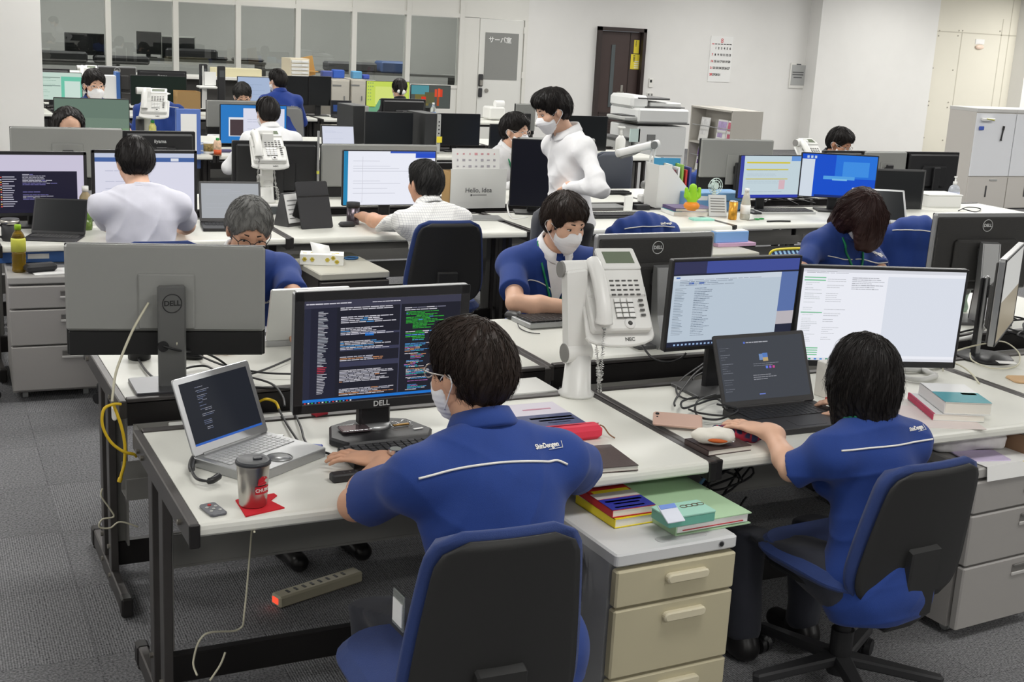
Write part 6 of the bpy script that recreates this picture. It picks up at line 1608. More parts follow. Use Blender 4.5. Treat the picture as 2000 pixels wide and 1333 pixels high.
p = at(945, 428); box_thing('closed_laptop', 'thin silver closed laptop beside the elbow of the checked shirt man', 'laptop', (p.x, p.y, DH), -.2, (.22, .16, .014), SIL, .003)
p = at(1178, 406); box_thing('closed_laptop', 'flat grey closed laptop behind the long black keyboard', 'laptop', (p.x, p.y, DH), -.03, (.30, .20, .015), MG, .003)
# keyboards
p = at(1212, 424); keyboard('long black keyboard before the chair with the blue jacket', (p.x, p.y, DH), -.02, .44, .14)
p = at(1180, 379); keyboard('black keyboard lying beside the elbow of the standing man', (p.x, p.y, DH), PI, .40, .12)
p = at(1530, 416); keyboard('dark keyboard under the spreadsheet and blue desktop screens', (p.x, p.y, DH), -.06, .44, .14, LG)
p = at(883, 295); keyboard('small black keyboard at the foot of the black monitor far right of the towers', (p.x, p.y, DH), 0, .38, .12)
p = at(1289, 427.5); mouse('black mouse right of the long black keyboard', (p.x-.03, p.y, DH), .8)
# phones
phone('white desk phone on a tall column above two black monitor backs', (1.475, 5.14, DH), .05, armh=aty(530, 252, 5.08).z-DH-.18, lean=.0, off=-.005, pt=36)
q = aty(300, 205, 8.0); phone('white desk phone on a column before the chair with the blue jacket', (q.x-.06, 8.0, DH), -.1, armh=aty(302, 168, 7.95).z-DH-.19, lean=0., cord=False, off=.06, pt=38)
q = at(662, 221); phone('white desk phone lying flat far back beside the green laptop', (q.x, 12.12, DH), 0, arm=False, flat=True, cord=False)
q = aty(1586, 285, 5.3); phone('white desk phone beside the dark-haired man at the pillar', (q.x-.04, 5.35, DH), .1, armh=aty(1595, 265, 5.3).z-DH-.21, lean=0., cord=False, off=.05, pt=42)
q = aty(170, 133, 13.2); phone('small white phone above the hair of the masked man far left', (q.x-.04, 13.2, DH), 0, armh=aty(172, 122, 13.2).z-DH-.21, lean=0., cord=False, off=.05, pt=42)
q = at(893, 219); t = thing('label_printer', 'white printer with a paper roll beside the tulip screen', 'printer', (min(q.x, 6.55), 12.3, DH)); MB().box((0, 0, .09), (.22, .24, .16), 0, .02).build('casing', WPL, t); MB().cyl((.0, -.02, .2), (.12, -.02, .2), .05, n=14).build('roll', PAPER, t)
# chairs
LBL = cloth('light grey chair fabric', (108, 112, 120)); DGF = cloth('dark grey chair fabric', (70, 72, 78))
chair('blue rimmed black chair back behind the man in the pale T-shirt', (.45, 3.22, 0), .0, z0=.42, z1=.865, bw=.44)
chair('black chair cut off by the left border beside the grey cabinet', (-.52, 3.62, 0), -.3, z0=.42, z1=.70)
chair('blue edged black chair of the man in the checked shirt', (1.93, 3.40, 0), -.05, z0=.46, z1=.91, bw=.42)
q = aty(1047, 412, 2.5); chair('dark grey chair behind the masked man at the keyboard', (q.x+.11, 2.27, 0), PI, DGF, bw=.27, z1=q.z+.02)
q = aty(1190, 330, 5.95); chair('empty grey chair on the far side of the second row, before the copier', (q.x+.0, 6.2, 0), .15, cloth('slate chair fabric', (92, 97, 108)), mat('slate chair shell', (84, 88, 98), .5), z0=.50, z1=.98, bw=.46)
q = aty(572, 222, 11.2); chair('grey chair of the man in the long blue jacket far back', (q.x-.05, 11.55, 0), 0, LBL, mat('light chair shell', (138, 138, 136), .5), z0=.46, z1=.90, bw=.44)
JK = {}


def jacket(label, pos, rz, w, zt, zb, dy=0., stripe=True, group='blue work jackets over chair backs', mark=False):
    t = thing('work_jacket', label, 'jacket', pos, rz, group)
    b_ = Blob(); s_ = w/2
    b_.ell((0, -.255, zt-.07), (s_*.95, .085, .085), None, .05).ell((0, -.245, (zt+zb)/2), (s_, .10, (zt-zb)/2), None, .05)
    for q in (-1, 1): b_.cone((q*s_*.85, -.26, zt-.10), (q*s_*1.08, -.29, zb+.06), .055, .05, .04)
    b_.plane((0, 0, zb), (0, 0, -1), .01)
    V = skin_mesh('cloth', b_.mesh(.011, noise=lambda X, Y, Z: .010*np.sin(X*38+Z*9)*np.sin(Z*13+X*10)+.004*np.sin(X*85)), [UNI], t)
    tr = BVHTree.FromPolygons([v.co for v in V.data.vertices], [p.vertices[:] for p in V.data.polygons])
    if stripe:
        P = []
        for i in range(13):
            x = -s_*.8+i*s_*1.6/12; l, n, _, _ = tr.ray_cast(Vector((x, -.6, zt-.075+.03*math.cos(x/s_*1.3))), Vector((0, 1, 0)))
            if l: P.append(l+n*.002)
        if len(P) > 3: MB().tube(P, .0035, 5).build('piping', PIPE, t)
    if mark:
        o = lettering('logo', 'ShinDengen', .02, PIPE, t, bold=.0006)
        for v in o.data.vertices:
            l, n, _, _ = tr.ray_cast(Vector((s_*.5+v.co.x, -.8, zt-.035+v.co.y*.8)), Vector((0, 1, 0)))
            if l: v.co = l+n*(.002+v.co.z)
    return t


q = aty(1240, 428, 3.35); chair('chair draped with a blue jacket behind the monitor with slanted silver stand', (q.x, 3.52, 0), .05, z0=.42, z1=q.z+.0, bw=.40)
jacket('blue jacket with white piping over the chair above the ring logo monitor', (q.x, 3.52, 0), .05, .42, q.z+.03, .40, mark=True)
q = aty(1772, 428, 2.6); chair('chair draped with a blue jacket beside the bowing woman', (q.x, 2.62, 0), -.5, z0=.42, z1=q.z, bw=.30)
jacket('blue jacket with white piping hung over the chair right of the bowing woman', (q.x, 2.62, 0), -.5, .33, q.z+.03, .40)
q = aty(308, 203, 11.3); chair('chair draped with a plain blue jacket under the dark green screen', (q.x, 11.5, 0), 0, z0=.42, z1=q.z, bw=.44)
jacket('plain blue jacket over the chair behind the white phone on a column', (q.x, 11.5, 0), 0, .50, q.z+.03, .35, False)
q = aty(1350, 332, 6.0); chair('chair draped with a blue jacket behind the light blue binder box', (q.x+.1, 6.2, 0), .3, z0=.42, z1=q.z, bw=.42)
jacket('blue jacket with white piping behind the light blue binder box', (q.x+.1, 6.2, 0), .3, .46, q.z+.03, .40)
q = aty(1537, 482, 2.75); chair('empty chair holding the blue striped cushion', (q.x+.06, 2.49, 0), PI, z0=.42, z1=q.z-.06)
t = thing('seat_cushion', 'blue striped cushion with yellow rim peeping out left of the bowing woman', 'cushion', (q.x+.05, 2.75, q.z-.12), 0)
st = mat('striped cushion cloth', (90, 140, 190), .9); nt = st.node_tree; tc = nt.nodes.new('ShaderNodeTexCoord'); wv = nt.nodes.new('ShaderNodeTexWave'); wv.bands_direction = 'X'; wv.inputs['Scale'].default_value = 11; cr = nt.nodes.new('ShaderNodeValToRGB'); cr.color_ramp.interpolation = 'CONSTANT'
cr.color_ramp.elements[0].color = lin((34, 58, 100))+(1,); cr.color_ramp.elements[1].position = .5; cr.color_ramp.elements[1].color = lin((150, 190, 220))+(1,); nt.links.new(tc.outputs['Object'], wv.inputs[0]); nt.links.new(wv.outputs[1], cr.inputs[0]); nt.links.new(cr.outputs[0], nt.nodes['Principled BSDF'].inputs[0])
MB().slab((0, 0, -.05), (.34, .30, .07), .05, 0, .03, Matrix.Rotation(PI/2, 4, 'X') @ Matrix.Translation((0, -.05, .05))).build('cushion', st, t); MB().tube([(-.16, 0, .07), (-.12, 0, .103), (.12, 0, .103), (.16, 0, .07)], .008, 6).build('rim', YEL, t); t.location.z -= .0
# cabinets under the second row
pa, pb = at(22, 770, 0), at(188, 762, 0)
pedestal('grey drawer cabinet at the left border with tea bottle on top', (-.168, 3.50, 0), -.03, 'grey', .40, .58, .615)
pedestal('dark drawer cabinet with beige top carrying the tissue box', (1.318, 3.41, 0), .06, 'black', .385, .56, .60)
q = at(1415, 500, .55); pedestal('dark cabinet carrying the light blue box, right of the ring logo monitor', (q.x-.25, 3.62, 0), .05, 'black', .39, .55, .60)
# things on and around the left cabinet
GT = mat('green tea', (150, 120, 34), .15, trans=.55); LBG = mat('lime label', (150, 196, 40), .45); LIME = mat('lime cap', (156, 200, 40), .4); CLP = mat('clear plastic', (225, 230, 225), .1, trans=.8)
rp = [(.001, 0), (.030, 0), (.0335, .006)]+[(.0335-.0022*(k % 2), .012+.011*k) for k in range(8)]+[(.0335, .10), (.001, .10)]
q = at(38, 530, .618); bottle('green tea bottle with lime cap and label standing on the left cabinet', (q.x, q.y, .616), None, None, [('tea', rp, GT), ('label', [(.001, .10), (.034, .10), (.034, .155), (.032, .165), (.001, .165)], LBG), ('shoulder', [(.001, .165), (.032, .165), (.024, .185), (.0135, .20), (.0135, .205), (.001, .205)], GT), ('cap', [(.001, .204), (.0155, .204), (.0155, .225), (.014, .228), (.001, .228)], LIME)])
q = at(163, 452); bottle('clear tea bottle with white cap behind the black tablet', (q.x+.02, q.y+.05, DH), None, None, [('tea', [(.001, 0), (.03, 0), (.033, .01), (.033, .06), (.001, .06)], mat('pale green tea', (120, 150, 70), .2, trans=.4)), ('label', [(.001, .06), (.0338, .06), (.0338, .15), (.001, .15)], mat('green leafy label', (130, 176, 80), .5, noise=.3, nscale=60)), ('shoulder', [(.001, .15), (.033, .15), (.030, .175), (.015, .20), (.015, .205), (.001, .205)], mat('peach liquid', (196, 178, 140), .2, trans=.4)), ('cap', [(.001, .204), (.017, .204), (.017, .232), (.001, .232)], WPL)])
q = at(80, 532, .62); t = tag(MB().slab((0, 0, .019), (.15, .065, .038), .018, 0, .012).build('glasses_case', PLB2, None, (q.x, q.y+.02, .622), (0, 0, .3)), 'black glasses case beside the tea bottle on the left cabinet', 'case')
box_thing('paper_sheets', 'white sheets under the black glasses case', 'papers', (q.x+.06, q.y+.02, .616), .1, (.20, .15, .005), PAPER, 0)
BBL = mat('blue binder', (60, 104, 170), .5)
t = thing('ring_binder', 'blue binder lying under the desk edge above the left cabinet', 'binder', (-.03, 3.95, .616), -.02); MB().box((0, 0, .03), (.31, .25, .055), 0, .003).build('cover', BBL, t); MB().box((.03, -.126, .035), (.10, .004, .025)).build('label', PAPER, t)
q = at(21, 470); t = thing('lidded_mug', 'black mug with steel rimmed lid at the left border', 'mug', (q.x, q.y, DH)); MB().lathe([(.001, 0), (.038, 0), (.042, .01), (.043, .085), (.001, .085)], 24).build('cup', PLB2, t); MB().lathe([(.001, .085), (.045, .085), (.045, .105), (.001, .105)], 24).build('rim', STEEL, t); MB().lathe([(.001, .105), (.044, .105), (.043, .11), (.001, .11)], 24).build('lid', PLG, t)
MB().tube([(-.042, -.01, .08), (-.072, -.02, .07), (-.072, -.02, .03), (-.042, -.01, .02)], .006, 6).build('handle', PLB2, t)
# checked-shirt man's desk
q = at(543, 430); t = thing('desk_clock', 'small white device with a grey display beside the desk calendar', 'device', (q.x, q.y+.02, DH), -.1); MB().box((0, 0, .045), (.105, .035, .09), 0, .006).build('casing', WPL, t); MB().box((0, -.018, .055), (.085, .003, .045), 0).build('display', mat('grey display', (86, 90, 92), .2), t)
q = at(572, 440); t = thing('desk_calendar', 'tent shaped white desk calendar left of the black tablet case', 'calendar', (q.x, q.y+.02, DH), .55)
m_ = MB(); m_.prism([(-.055, 0), (.055, 0), (.006, .185), (-.006, .185)], -.09, .09, 0, 0, Matrix(((0, 0, 1, 0), (1, 0, 0, 0), (0, 1, 0, 0), (0, 0, 0, 1)))); m_.build('stand', PLG, t)
T_ = Matrix.Translation((0, -.034, .10)) @ Matrix.Rotation(-.27, 4, 'X'); m_ = MB(); m_.box((0, 0, 0), (.165, .004, .165), 0, 0, T_)
for k in range(5): m_.box((0, -.003, .045-.025*k), (.14, .002, .004), 1, 0, T_)
m_.build('page', [PAPER, MG], t)
q = at(622, 448); t = thing('tablet_case', 'black tablet cover standing like a tent on the white desk', 'tablet', (q.x-.0, q.y+.02, DH), .22)
T_ = Matrix.Translation((0, 0, 0)) @ Matrix.Rotation(-.33, 4, 'X'); MB().slab((0, 0, 0), (.20, .27, .012), .012, 0, .002, T_ @ Matrix.Translation((0, 0, .135)) @ Matrix.Rotation(PI/2, 4, 'X')).build('cover', mat('black woven cover', (46, 46, 48), .7, bump=.3, bscale=900), t)
T_ = Matrix.Translation((0, .15, 0)) @ Matrix.Rotation(.50, 4, 'X'); MB().box((0, 0, .105), (.195, .006, .21), 0, .002, T_).build('flap', PLB2, t)
q = at(689, 438); t = thing('thermos_cup', 'dark metal thermos cup before the bright white page', 'tumbler', (q.x, q.y, DH)); MB().lathe([(.001, 0), (.036, 0), (.037, .003), (.037, .10), (.001, .10)], 24).build('cup', mat('dark brushed metal', (96, 88, 94), .3, .9), t); MB().lathe([(.001, .10), (.039, .10), (.039, .128), (.001, .13)], 24).build('lid', PLB2, t)
q = at(678, 443); t = tag(MB().slab((0, 0, .014), (.10, .055, .028), .02, 0, .011).build('earbud_case', PLB2, None, (q.x, q.y, DH), (0, 0, .1)), 'small black case in front of the dark thermos cup', 'case')
TB = mat('tissue box white', (236, 236, 230), .6); TY = mat('tissue box gold', (206, 186, 70), .6)
q = at(632, 517, .60); t = thing('tissue_box', 'white tissue box with yellow flowers on the dark cabinet', 'tissue box', (q.x, q.y+.03, .601), -.32)
m_ = MB(); m_.box((0, 0, .028), (.23, .115, .056), 0, .001)
for i, (x, z) in enumerate(((-.09, .03), (-.05, .03), (.03, .03), (.06, .04), (.08, .02))): m_.box((x, -.058, z), (.014, .002, .022), 1); m_.box((x, -.058, z), (.024, .002, .009), 1); m_.box((x, -.02+.02*(i % 3), .0563), (.02, .012, .001), 1)
m_.box((-.1155, -.02, .03), (.002, .03, .03), 1); m_.box((-.1155, .03, .03), (.002, .03, .03), 1); m_.build('carton', [TB, TY], t)
m_ = MB(); m_.add([(-.05, -.012, .056), (.045, .0, .056), (.035, .01, .095), (-.065, .0, .115), (-.03, .02, .075)], [(0, 1, 2, 3), (1, 4, 2), (0, 3, 4), (2, 4, 3)], 0, True); o_ = m_.build('tissue', PAPER, t)
q = at(680, 507, .60); cable('blue key band lying beside the tissue box', [(q.x-.03, q.y, .606), (q.x+.02, q.y+.04, .606), (q.x+.06, q.y+.02, .606), (q.x+.03, q.y-.02, .606), (q.x-.02, q.y-.01, .606)], .005, mat('blue band', (40, 90, 140), .5), 'key_band', 'key band')
q = at(935, 408); t = thing('carton_folder', 'white carton folder printed Hello, Idea standing on the desk', 'folder', (q.x, q.y+.02, DH), .03)
z1 = aty(930, 330, q.y+.02).z-DH; wc = (aty(995, 380, q.y)-aty(885, 380, q.y)).length
CW = mat('white card', (226, 227, 224), .6); m_ = MB(); m_.box((0, 0, z1/2), (wc, .005, z1)); m_.build('front', CW, t); MB().box((-wc/2-.004, .06, z1/2-.01), (.006, .12, z1-.02)).box((0, .12, z1/2-.01), (wc, .006, z1-.02)).build('kraft_side', mat('kraft card', (176, 142, 92), .7), t)
lettering('title', 'Hello, Idea', .044, mat('grey print', (95, 96, 98), .6), t, (.0, -.004, z1*.46), (PI/2, 0, 0)); m_ = MB(); m_.box((.01, -.003, z1*.34), (.10, .001, .004)); m_.ball((-.05, -.003, z1*.34), (.007, .002, .007)); m_.build('subtitle', mat('grey print', (95, 96, 98), .6), t)
t = thing('written_sheet', 'sheet with red and grey handwriting sticking out of the white carton folder', 'paper', (q.x+.0, q.y+.07, DH+z1-.04), .03); T_ = Matrix.Rotation(-.12, 4, 'X'); m_ = MB(); m_.box((0, 0, .07), (wc*.85, .002, .19), 0, 0, T_); rg = random.Random(4)
for r_ in range(3):
    for c_ in range(7): m_.box((-wc*.33+c_*wc*.11, -.003, .13-.04*r_), (rg.uniform(.006, .022), .001, rg.uniform(.008, .016)), 1 if r_ == 0 else 2, 0, T_)
m_.build('sheet', [PAPER, mat('pale red ink', (214, 150, 156), .7), mat('pale grey ink', (176, 172, 180), .7)], t)
cable('white cable looping at the right edge of the white carton folder', [at(998, 388, .80), at(991, 400, .76), at(995, 420, .73), at(1005, 428, .724), at(1030, 424, .724)], .006, WC)
q = aty(621, 330, 5.3); t = thing('post_rod', 'slim silver pole with small stickers between two monitor backs', 'pole', (q.x, 5.3, DH)); MB().cyl((0, 0, 0), (0, 0, .44), .008, n=10).build('pole', ALU, t); MB().cyl((0, 0, .16), (0, 0, .18), .009, n=10).build('sticker', LBG, t)
# books with toy plant, stand files, lamp
q = at(1345, 418); Bp = mat('purple book', (96, 80, 120), .5)
book('white book with teal label under the purple book', (q.x-.01, q.y, DH), -.12, .30, .21, .028, WHB, [(-.5, -.5, -.3, .5, TEB)], spine=WHB); book('purple book carrying the toy plant', (q.x+.0, q.y+.01, DH+.028), -.10, .29, .20, .022, Bp, spine=Bp)
q2 = at(1345, 411, .77); t = thing('toy_plant', 'green cactus shaped toy in a round orange pot on the purple book', 'toy plant', (q2.x+.02, q2.y, DH+.0505)); MB().ball((0, 0, .03), (.055, .055, .032)).lathe([(.001, .0), (.03, 0), (.03, .004), (.001, .004)], 16).build('pot', mat('orange pot', (230, 140, 40), .45), t)
b_ = Blob(); b_.cone((0, 0, .05), (0, 0, .15), .030, .026, .012)
for sx in (-1, 1): b_.cone((sx*.02, 0, .07), (sx*.046, 0, .095), .017, .015, .012).cone((sx*.046, 0, .095), (sx*.05, 0, .14), .016, .013, .012)
skin_mesh('cactus', b_.mesh(.005), [mat('lime toy green', (150, 206, 40), .5)], t)
q = at(1370, 430); box_thing('sticky_pad', 'aqua sticky note pad at the desk edge', 'note pad', (q.x, q.y, DH), -.1, (.15, .08, .012), mat('aqua paper', (160, 222, 206), .6), .001)
q = at(1226, 412); box_thing('receipt', 'white receipt standing behind the long black keyboard', 'paper', (q.x, q.y, DH), 0, (.06, .02, .10), PAPER, .002)
q = at(1253, 410); box_thing('cable_box', 'black box beside the white receipt', 'box', (q.x, q.y, DH), -.1, (.10, .06, .035), PLB, .004)
q = at(1300, 403); t = thing('file_stand', 'white file holder full of papers beside the desk lamp', 'file holder', (q.x+.02, q.y, DH), -.1)
zt_ = aty(1275, 320, q.y).z-DH; m_ = MB(); m_.prism([(-.14, 0), (.14, 0), (.14, zt_*.3), (-.06, zt_), (-.14, zt_)], -.10, -.096, 0, 0, Matrix(((1, 0, 0, 0), (0, 0, 1, 0), (0, 1, 0, 0), (0, 0, 0, 1)))); m_.box((-.14, 0, zt_/2), (.004, .2, zt_)); m_.box((0, .1, zt_*.4), (.28, .004, zt_*.8)); m_.box((0, 0, .003), (.28, .2, .005)); m_.build('holder', WPL, t)
rg = random.Random(9)
for k, cc in enumerate(((232, 232, 228), (196, 214, 130), (230, 230, 226), (120, 60, 70), (240, 240, 238), (150, 190, 90), (200, 60, 60), (70, 80, 150))): MB().box((-.10+.03*k, .0, zt_*.45+.02), (.014, .17, zt_*(.75+.12*(k % 3))), 0, .001).build('document', mat('document %d %d %d' % cc, cc, .6), t)
MB().box((-.02, .03, zt_*.95), (.20, .01, zt_*.35)).build('blue_card', mat('blue card', (70, 150, 196), .5), t)
q = at(1272, 400); t = thing('desk_lamp', 'white jointed desk lamp with its head pointing left', 'lamp', (q.x, q.y+.1, DH)); yl = q.y+.1
A = aty(1262, 362, yl); Bq = aty(1274, 283, yl); Cq = aty(1205, 300, yl); o3 = Vector((q.x, yl, DH)); WLM = mat('white lamp', (226, 226, 224), .35)
MB().box((0, 0, .03), (.08, .08, .06), 0, .01).build('clamp', WLM, t); m_ = MB(); m_.cyl((0, 0, .05), A-o3, .01, n=8); m_.cyl(A-o3, Bq-o3, .008, n=8); m_.cyl(A-o3+Vector((.03, 0, 0)), Bq-o3+Vector((.03, 0, 0)), .008, n=8); m_.build('arm', WLM, t)
m_ = MB(); m_.cyl(A-o3+Vector((0, -.03, 0)), A-o3+Vector((0, .03, 0)), .03, n=14); m_.cyl(Bq-o3+Vector((0, -.03, 0)), Bq-o3+Vector((0, .03, 0)), .028, n=14); m_.build('joint', MG, t)
m_ = MB(); m_.tube([Bq-o3+Vector((.05, 0, .01)), (Bq+Cq)/2-o3+Vector((0, 0, .0)), Cq-o3], .028, 10); m_.build('lamp_head', WLM, t); m_ = MB(); m_.tube([Bq-o3+Vector((-.05, 0, -.012)), (Bq+Cq)/2-o3+Vector((0, 0, -.03)), Cq-o3+Vector((.03, 0, -.028))], .012, 6); m_.build('tube', MG, t)
LBB = mat('light blue binder', (112, 160, 206), .5)
q = aty(1398, 375, 4.62); t = thing('binder_box', 'light blue binder box lying behind the toy plant', 'binder', (q.x-.02, 4.66, DH), -.06); z_ = q.z-DH; MB().box((0, 0, z_*.5+.0), (.46, .22, z_*1.0), 0, .004, Matrix.Rotation(.0, 4, 'Y')).build('box', LBB, t); m_ = MB(); m_.box((-.13, -.112, z_*.72), (.10, .003, .03)); m_.build('label', PAPER, t); MB().box((.08, -.112, z_*.55), (.22, .003, .004)).build('slit', PLG, t)
q = at(1408, 420); t = thing('small_fan', 'small clear handheld fan standing behind the white plan board', 'fan', (q.x+.01, q.y+.12, DH)); zf = aty(1407, 372, q.y+.12).z-DH; FN = mat('pale aqua plastic', (206, 222, 216), .3); MB().cyl((0, 0, 0), (0, 0, zf), .013, n=10).build('handle', FN, t); m_ = MB()
for r_ in (.055, .04, .024): m_.tube([(r_*math.cos(a_), -.012, zf+.03+r_*math.sin(a_)) for a_ in [2*PI*i/20 for i in range(21)]], .003, 5, 0, 1)
for i in range(8): m_.cyl((0, -.012, zf+.03), (.055*math.cos(i*PI/4), -.012, zf+.03+.055*math.sin(i*PI/4)), .0016, n=4)
m_.cyl((0, -.02, zf+.03), (0, .02, zf+.03), .02, n=12); m_.build('cage', FN, t)
m_ = MB()
for i in range(4): T_ = Matrix.Translation((0, 0, zf+.03)) @ Matrix.Rotation(i*PI/2, 4, 'Y') @ Matrix.Rotation(.5, 4, 'Z'); m_.box((.025, 0, 0), (.04, .002, .022), 0, 0, T_)
m_.build('blade', FN, t)
q = at(1402, 424); t = thing('plan_board', 'small grey printed stand card before the handheld fan', 'card stand', (q.x+.0, q.y, DH), -.25); T_ = Matrix.Rotation(-.35, 4, 'X'); m_ = MB(); m_.box((0, 0, .075), (.125, .004, .15), 0, 0, T_)
for k in range(6): m_.box((0, -.003, .125-.018*k), (.10, .001, .006), 1, 0, T_)
m_.build('card', [mat('pale card', (200, 202, 202), .5), MG], t); MB().box((0, .04, .003), (.12, .10, .006)).build('foot', SIL, t)
q = at(1430, 429); t = thing('drink_can', 'yellow and red drink can beside the small bottle', 'can', (q.x, q.y, DH)); MB().lathe([(.001, 0), (.026, 0), (.029, .006), (.029, .118), (.001, .118)], 20).build('body', mat('can print', (206, 150, 50), .35, .4, noise=.5, nscale=30), t); MB().lathe([(.001, .118), (.028, .118), (.026, .124), (.001, .121)], 20).build('rim', ALU, t)
q = at(1449, 429); bottle('small clear bottle with white label right of the yellow can', (q.x+.02, q.y, DH), None, None, [('body', [(.001, 0), (.03, 0), (.033, .01), (.033, .10), (.024, .15), (.014, .185), (.001, .185)], mat('cloudy drink', (214, 212, 200), .2, trans=.35)), ('label', [(.0332, .04), (.0336, .04), (.0336, .10), (.0332, .10)], PAPER), ('cap', [(.001, .184), (.015, .184), (.015, .208), (.001, .208)], WPL)])
q = at(1478, 430); t = thing('green_scissors', 'green handled scissors at the desk edge under the spreadsheet', 'scissors', (q.x, q.y, DH), .3); m_ = MB(); m_.tube([(.02*math.cos(a_), .014*math.sin(a_), .006) for a_ in [2*PI*i/12 for i in range(13)]], .004, 5, 0, 1); m_.tube([(.05+.02*math.cos(a_), .012*math.sin(a_), .006) for a_ in [2*PI*i/12 for i in range(13)]], .004, 5, 0, 1); m_.build('handle', mat('green plastic', (40, 150, 70), .4), t); MB().box((-.06, 0, .005), (.09, .012, .003)).build('blade', STEEL, t)
q = at(1520, 434); t = tag(MB().tube([(-.09, 0, .006), (0, .005, .006), (.09, -.01, .006)], .006, 6).build('ballpoint_pen', PLB, None, (q.x, q.y, DH)), 'black pen at the desk edge below the dark keyboard', 'pen')
rg = random.Random(12)
for i in range(8):
    q = at(1460+i*17, 400-(i % 3)*5); cable(['black cable knot below the spreadsheet screen', 'black cable curve between the spreadsheet and blue screens', 'black cable loop under the blue desktop screen', 'thin black cable behind the dark keyboard', 'black cable lying left of the bowing woman', 'black cable hump behind the dark keyboard', 'black cable under the right of the blue screen', 'black cable end beside the hair of the bowing woman'][i], [(q.x+rg.uniform(-.15, .15), q.y+rg.uniform(-.1, .12), DH+.006+rg.uniform(0, .05)) for _ in range(5)], .0045, PLB)
q = at(1420, 481, .6); t = thing('stack_box', 'light blue flat box on pink sheets on the dark cabinet', 'box', (q.x+.03, q.y+.1, .602), .05); MB().box((0, 0, .055), (.26, .2, .07), 0, .003).build('box', mat('sky blue box', (128, 170, 222), .5), t); MB().box((0, 0, .0925), (.25, .19, .004)).build('top_sheet', PAPER, t); MB().box((.02, -.02, .01), (.30, .22, .02)).build('pink_sheets', mat('pink lilac paper', (206, 168, 196), .6), t)
q = at(1465, 488, .3); t = thing('waste_basket', 'grey mesh waste basket under the desk of the spreadsheet screen', 'waste basket', (q.x+.05, q.y+.25, 0)); MB().lathe([(.001, .0), (.11, 0), (.15, .33), (.145, .33), (.106, .008), (.001, .008)], 20).build('basket', mat('grey mesh', (98, 98, 96), .6, noise=.3, nscale=200), t); MB().tube([(.148*math.cos(a_), .148*math.sin(a_), .33) for a_ in [2*PI*i/20 for i in range(21)]], .005, 5, 0, 1).build('rim', MG, t)
# right end of the second row
q = at(1855, 405); t = thing('paper_box', 'low white box under the black monitor at the right', 'box', (q.x-.05, q.y+.1, DH), -.1); MB().box((0, 0, .045), (.30, .22, .09), 0, .004).build('box', WPL, t); MB().box((0, 0, .093), (.31, .23, .008), 0, .002).build('lid', PAPER, t)
q = at(1882, 400); bottle('clear pump bottle of hand sanitizer before the white cabinet', (q.x, q.y+.12, DH), None, None, [('body', [(.001, 0), (.042, 0), (.045, .01), (.045, .10), (.036, .125), (.016, .14), (.001, .14)], mat('sanitizer', (222, 226, 232), .15, trans=.5)), ('label', [(.0452, .025), (.0456, .025), (.0456, .085), (.0452, .085)], mat('pale blue label', (206, 212, 236), .5)), ('pump', [(.001, .14), (.017, .14), (.017, .165), (.006, .168), (.006, .195), (.001, .195)], WPL), ('nozzle', [(.001, .195), (.012, .195), (.012, .206), (.001, .206)], WPL)], cat='bottle')
q = at(1735, 448); t = thing('black_watch', 'small black buckle lying before the silver-rimmed screen', 'watch', (q.x-.08, q.y-.06, DH)); MB().slab((0, 0, .010), (.05, .03, .02), .01, 0, .005).build('case', PLB, t); MB().cyl((0, 0, .02), (0, 0, .023), .010, n=12).build('face', LG, t)
cable('black cable coiled on the desk before the white cabinet', [at(1872, 412, .73), at(1890, 405, .74), at(1915, 408, .73), at(1905, 414, .73), at(1880, 408, .74)], .004, PLB)
# third-row things
def tower(px, py, label):
    q = at(px, py); t = thing('computer_tower', label, 'computer', (q.x, q.y+.2, DH), .12, 'black computer towers'); z = .36
    MB().box((0, 0, z/2), (.16, .38, z), 0, .004).build('case', mat('black computer case', (46, 47, 48), .5), t); m_ = MB(); m_.box((.058, -.193, z/2), (.04, .012, z-.01), 0, .003); m_.build('front_strip', LG, t); m_ = MB()
    for k in range(4): m_.box((.058, -.2, z*.8-.035*k), (.012, .003, .012))
    m_.build('port', PLB, t)
tower(700, 281, 'black computer tower left of the switched off monitor'); tower(840, 300, 'black computer tower right of the switched off monitor, nearer the carton folder')
q = at(407, 300); t = thing('coffee_mug', 'white mug with a printed picture before the blue desktop screen', 'mug', (q.x, q.y, DH), .0); MB().lathe([(.001, 0), (.04, 0), (.042, .005), (.042, .095), (.038, .095), (.001, .09)], 20).build('cup', WPL, t); MB().tube([(-.04, 0, .08), (-.072, 0, .07), (-.072, 0, .03), (-.04, 0, .02)], .006, 6).build('handle', WPL, t); MB().lathe([(.0424, .02), (.0427, .02), (.0427, .085), (.0424, .085)], 20).build('picture', mat('mug picture', (140, 120, 70), .5, noise=.6, nscale=50), t)
q = at(425, 304); bottle('small juice pack with green cap beside the printed mug', (q.x, q.y, DH), None, None, [('pack', [(.001, 0), (.032, 0), (.032, .10), (.026, .125), (.001, .125)], mat('juice print', (224, 190, 160), .5, noise=.35, nscale=40)), ('label', [(.0322, .01), (.0326, .01), (.0326, .05), (.0322, .05)], mat('orange print', (222, 96, 50), .5)), ('cap', [(.001, .124), (.014, .124), (.014, .145), (.001, .145)], mat('green plastic', (40, 150, 70), .4))], cat='drink')
q = at(391, 300); t = thing('tissue_box', 'blue tissue box half hidden behind the iiyama monitor back', 'tissue box', (q.x-.03, q.y+.05, DH), .05); MB().box((0, 0, .04), (.14, .1, .08)).build('carton', mat('pale blue carton', (130, 160, 214), .6), t); b_ = Blob(); b_.cone((0, 0, .08), (.01, 0, .15), .03, .015); skin_mesh('tissue', b_.mesh(.008), [PAPER], t)
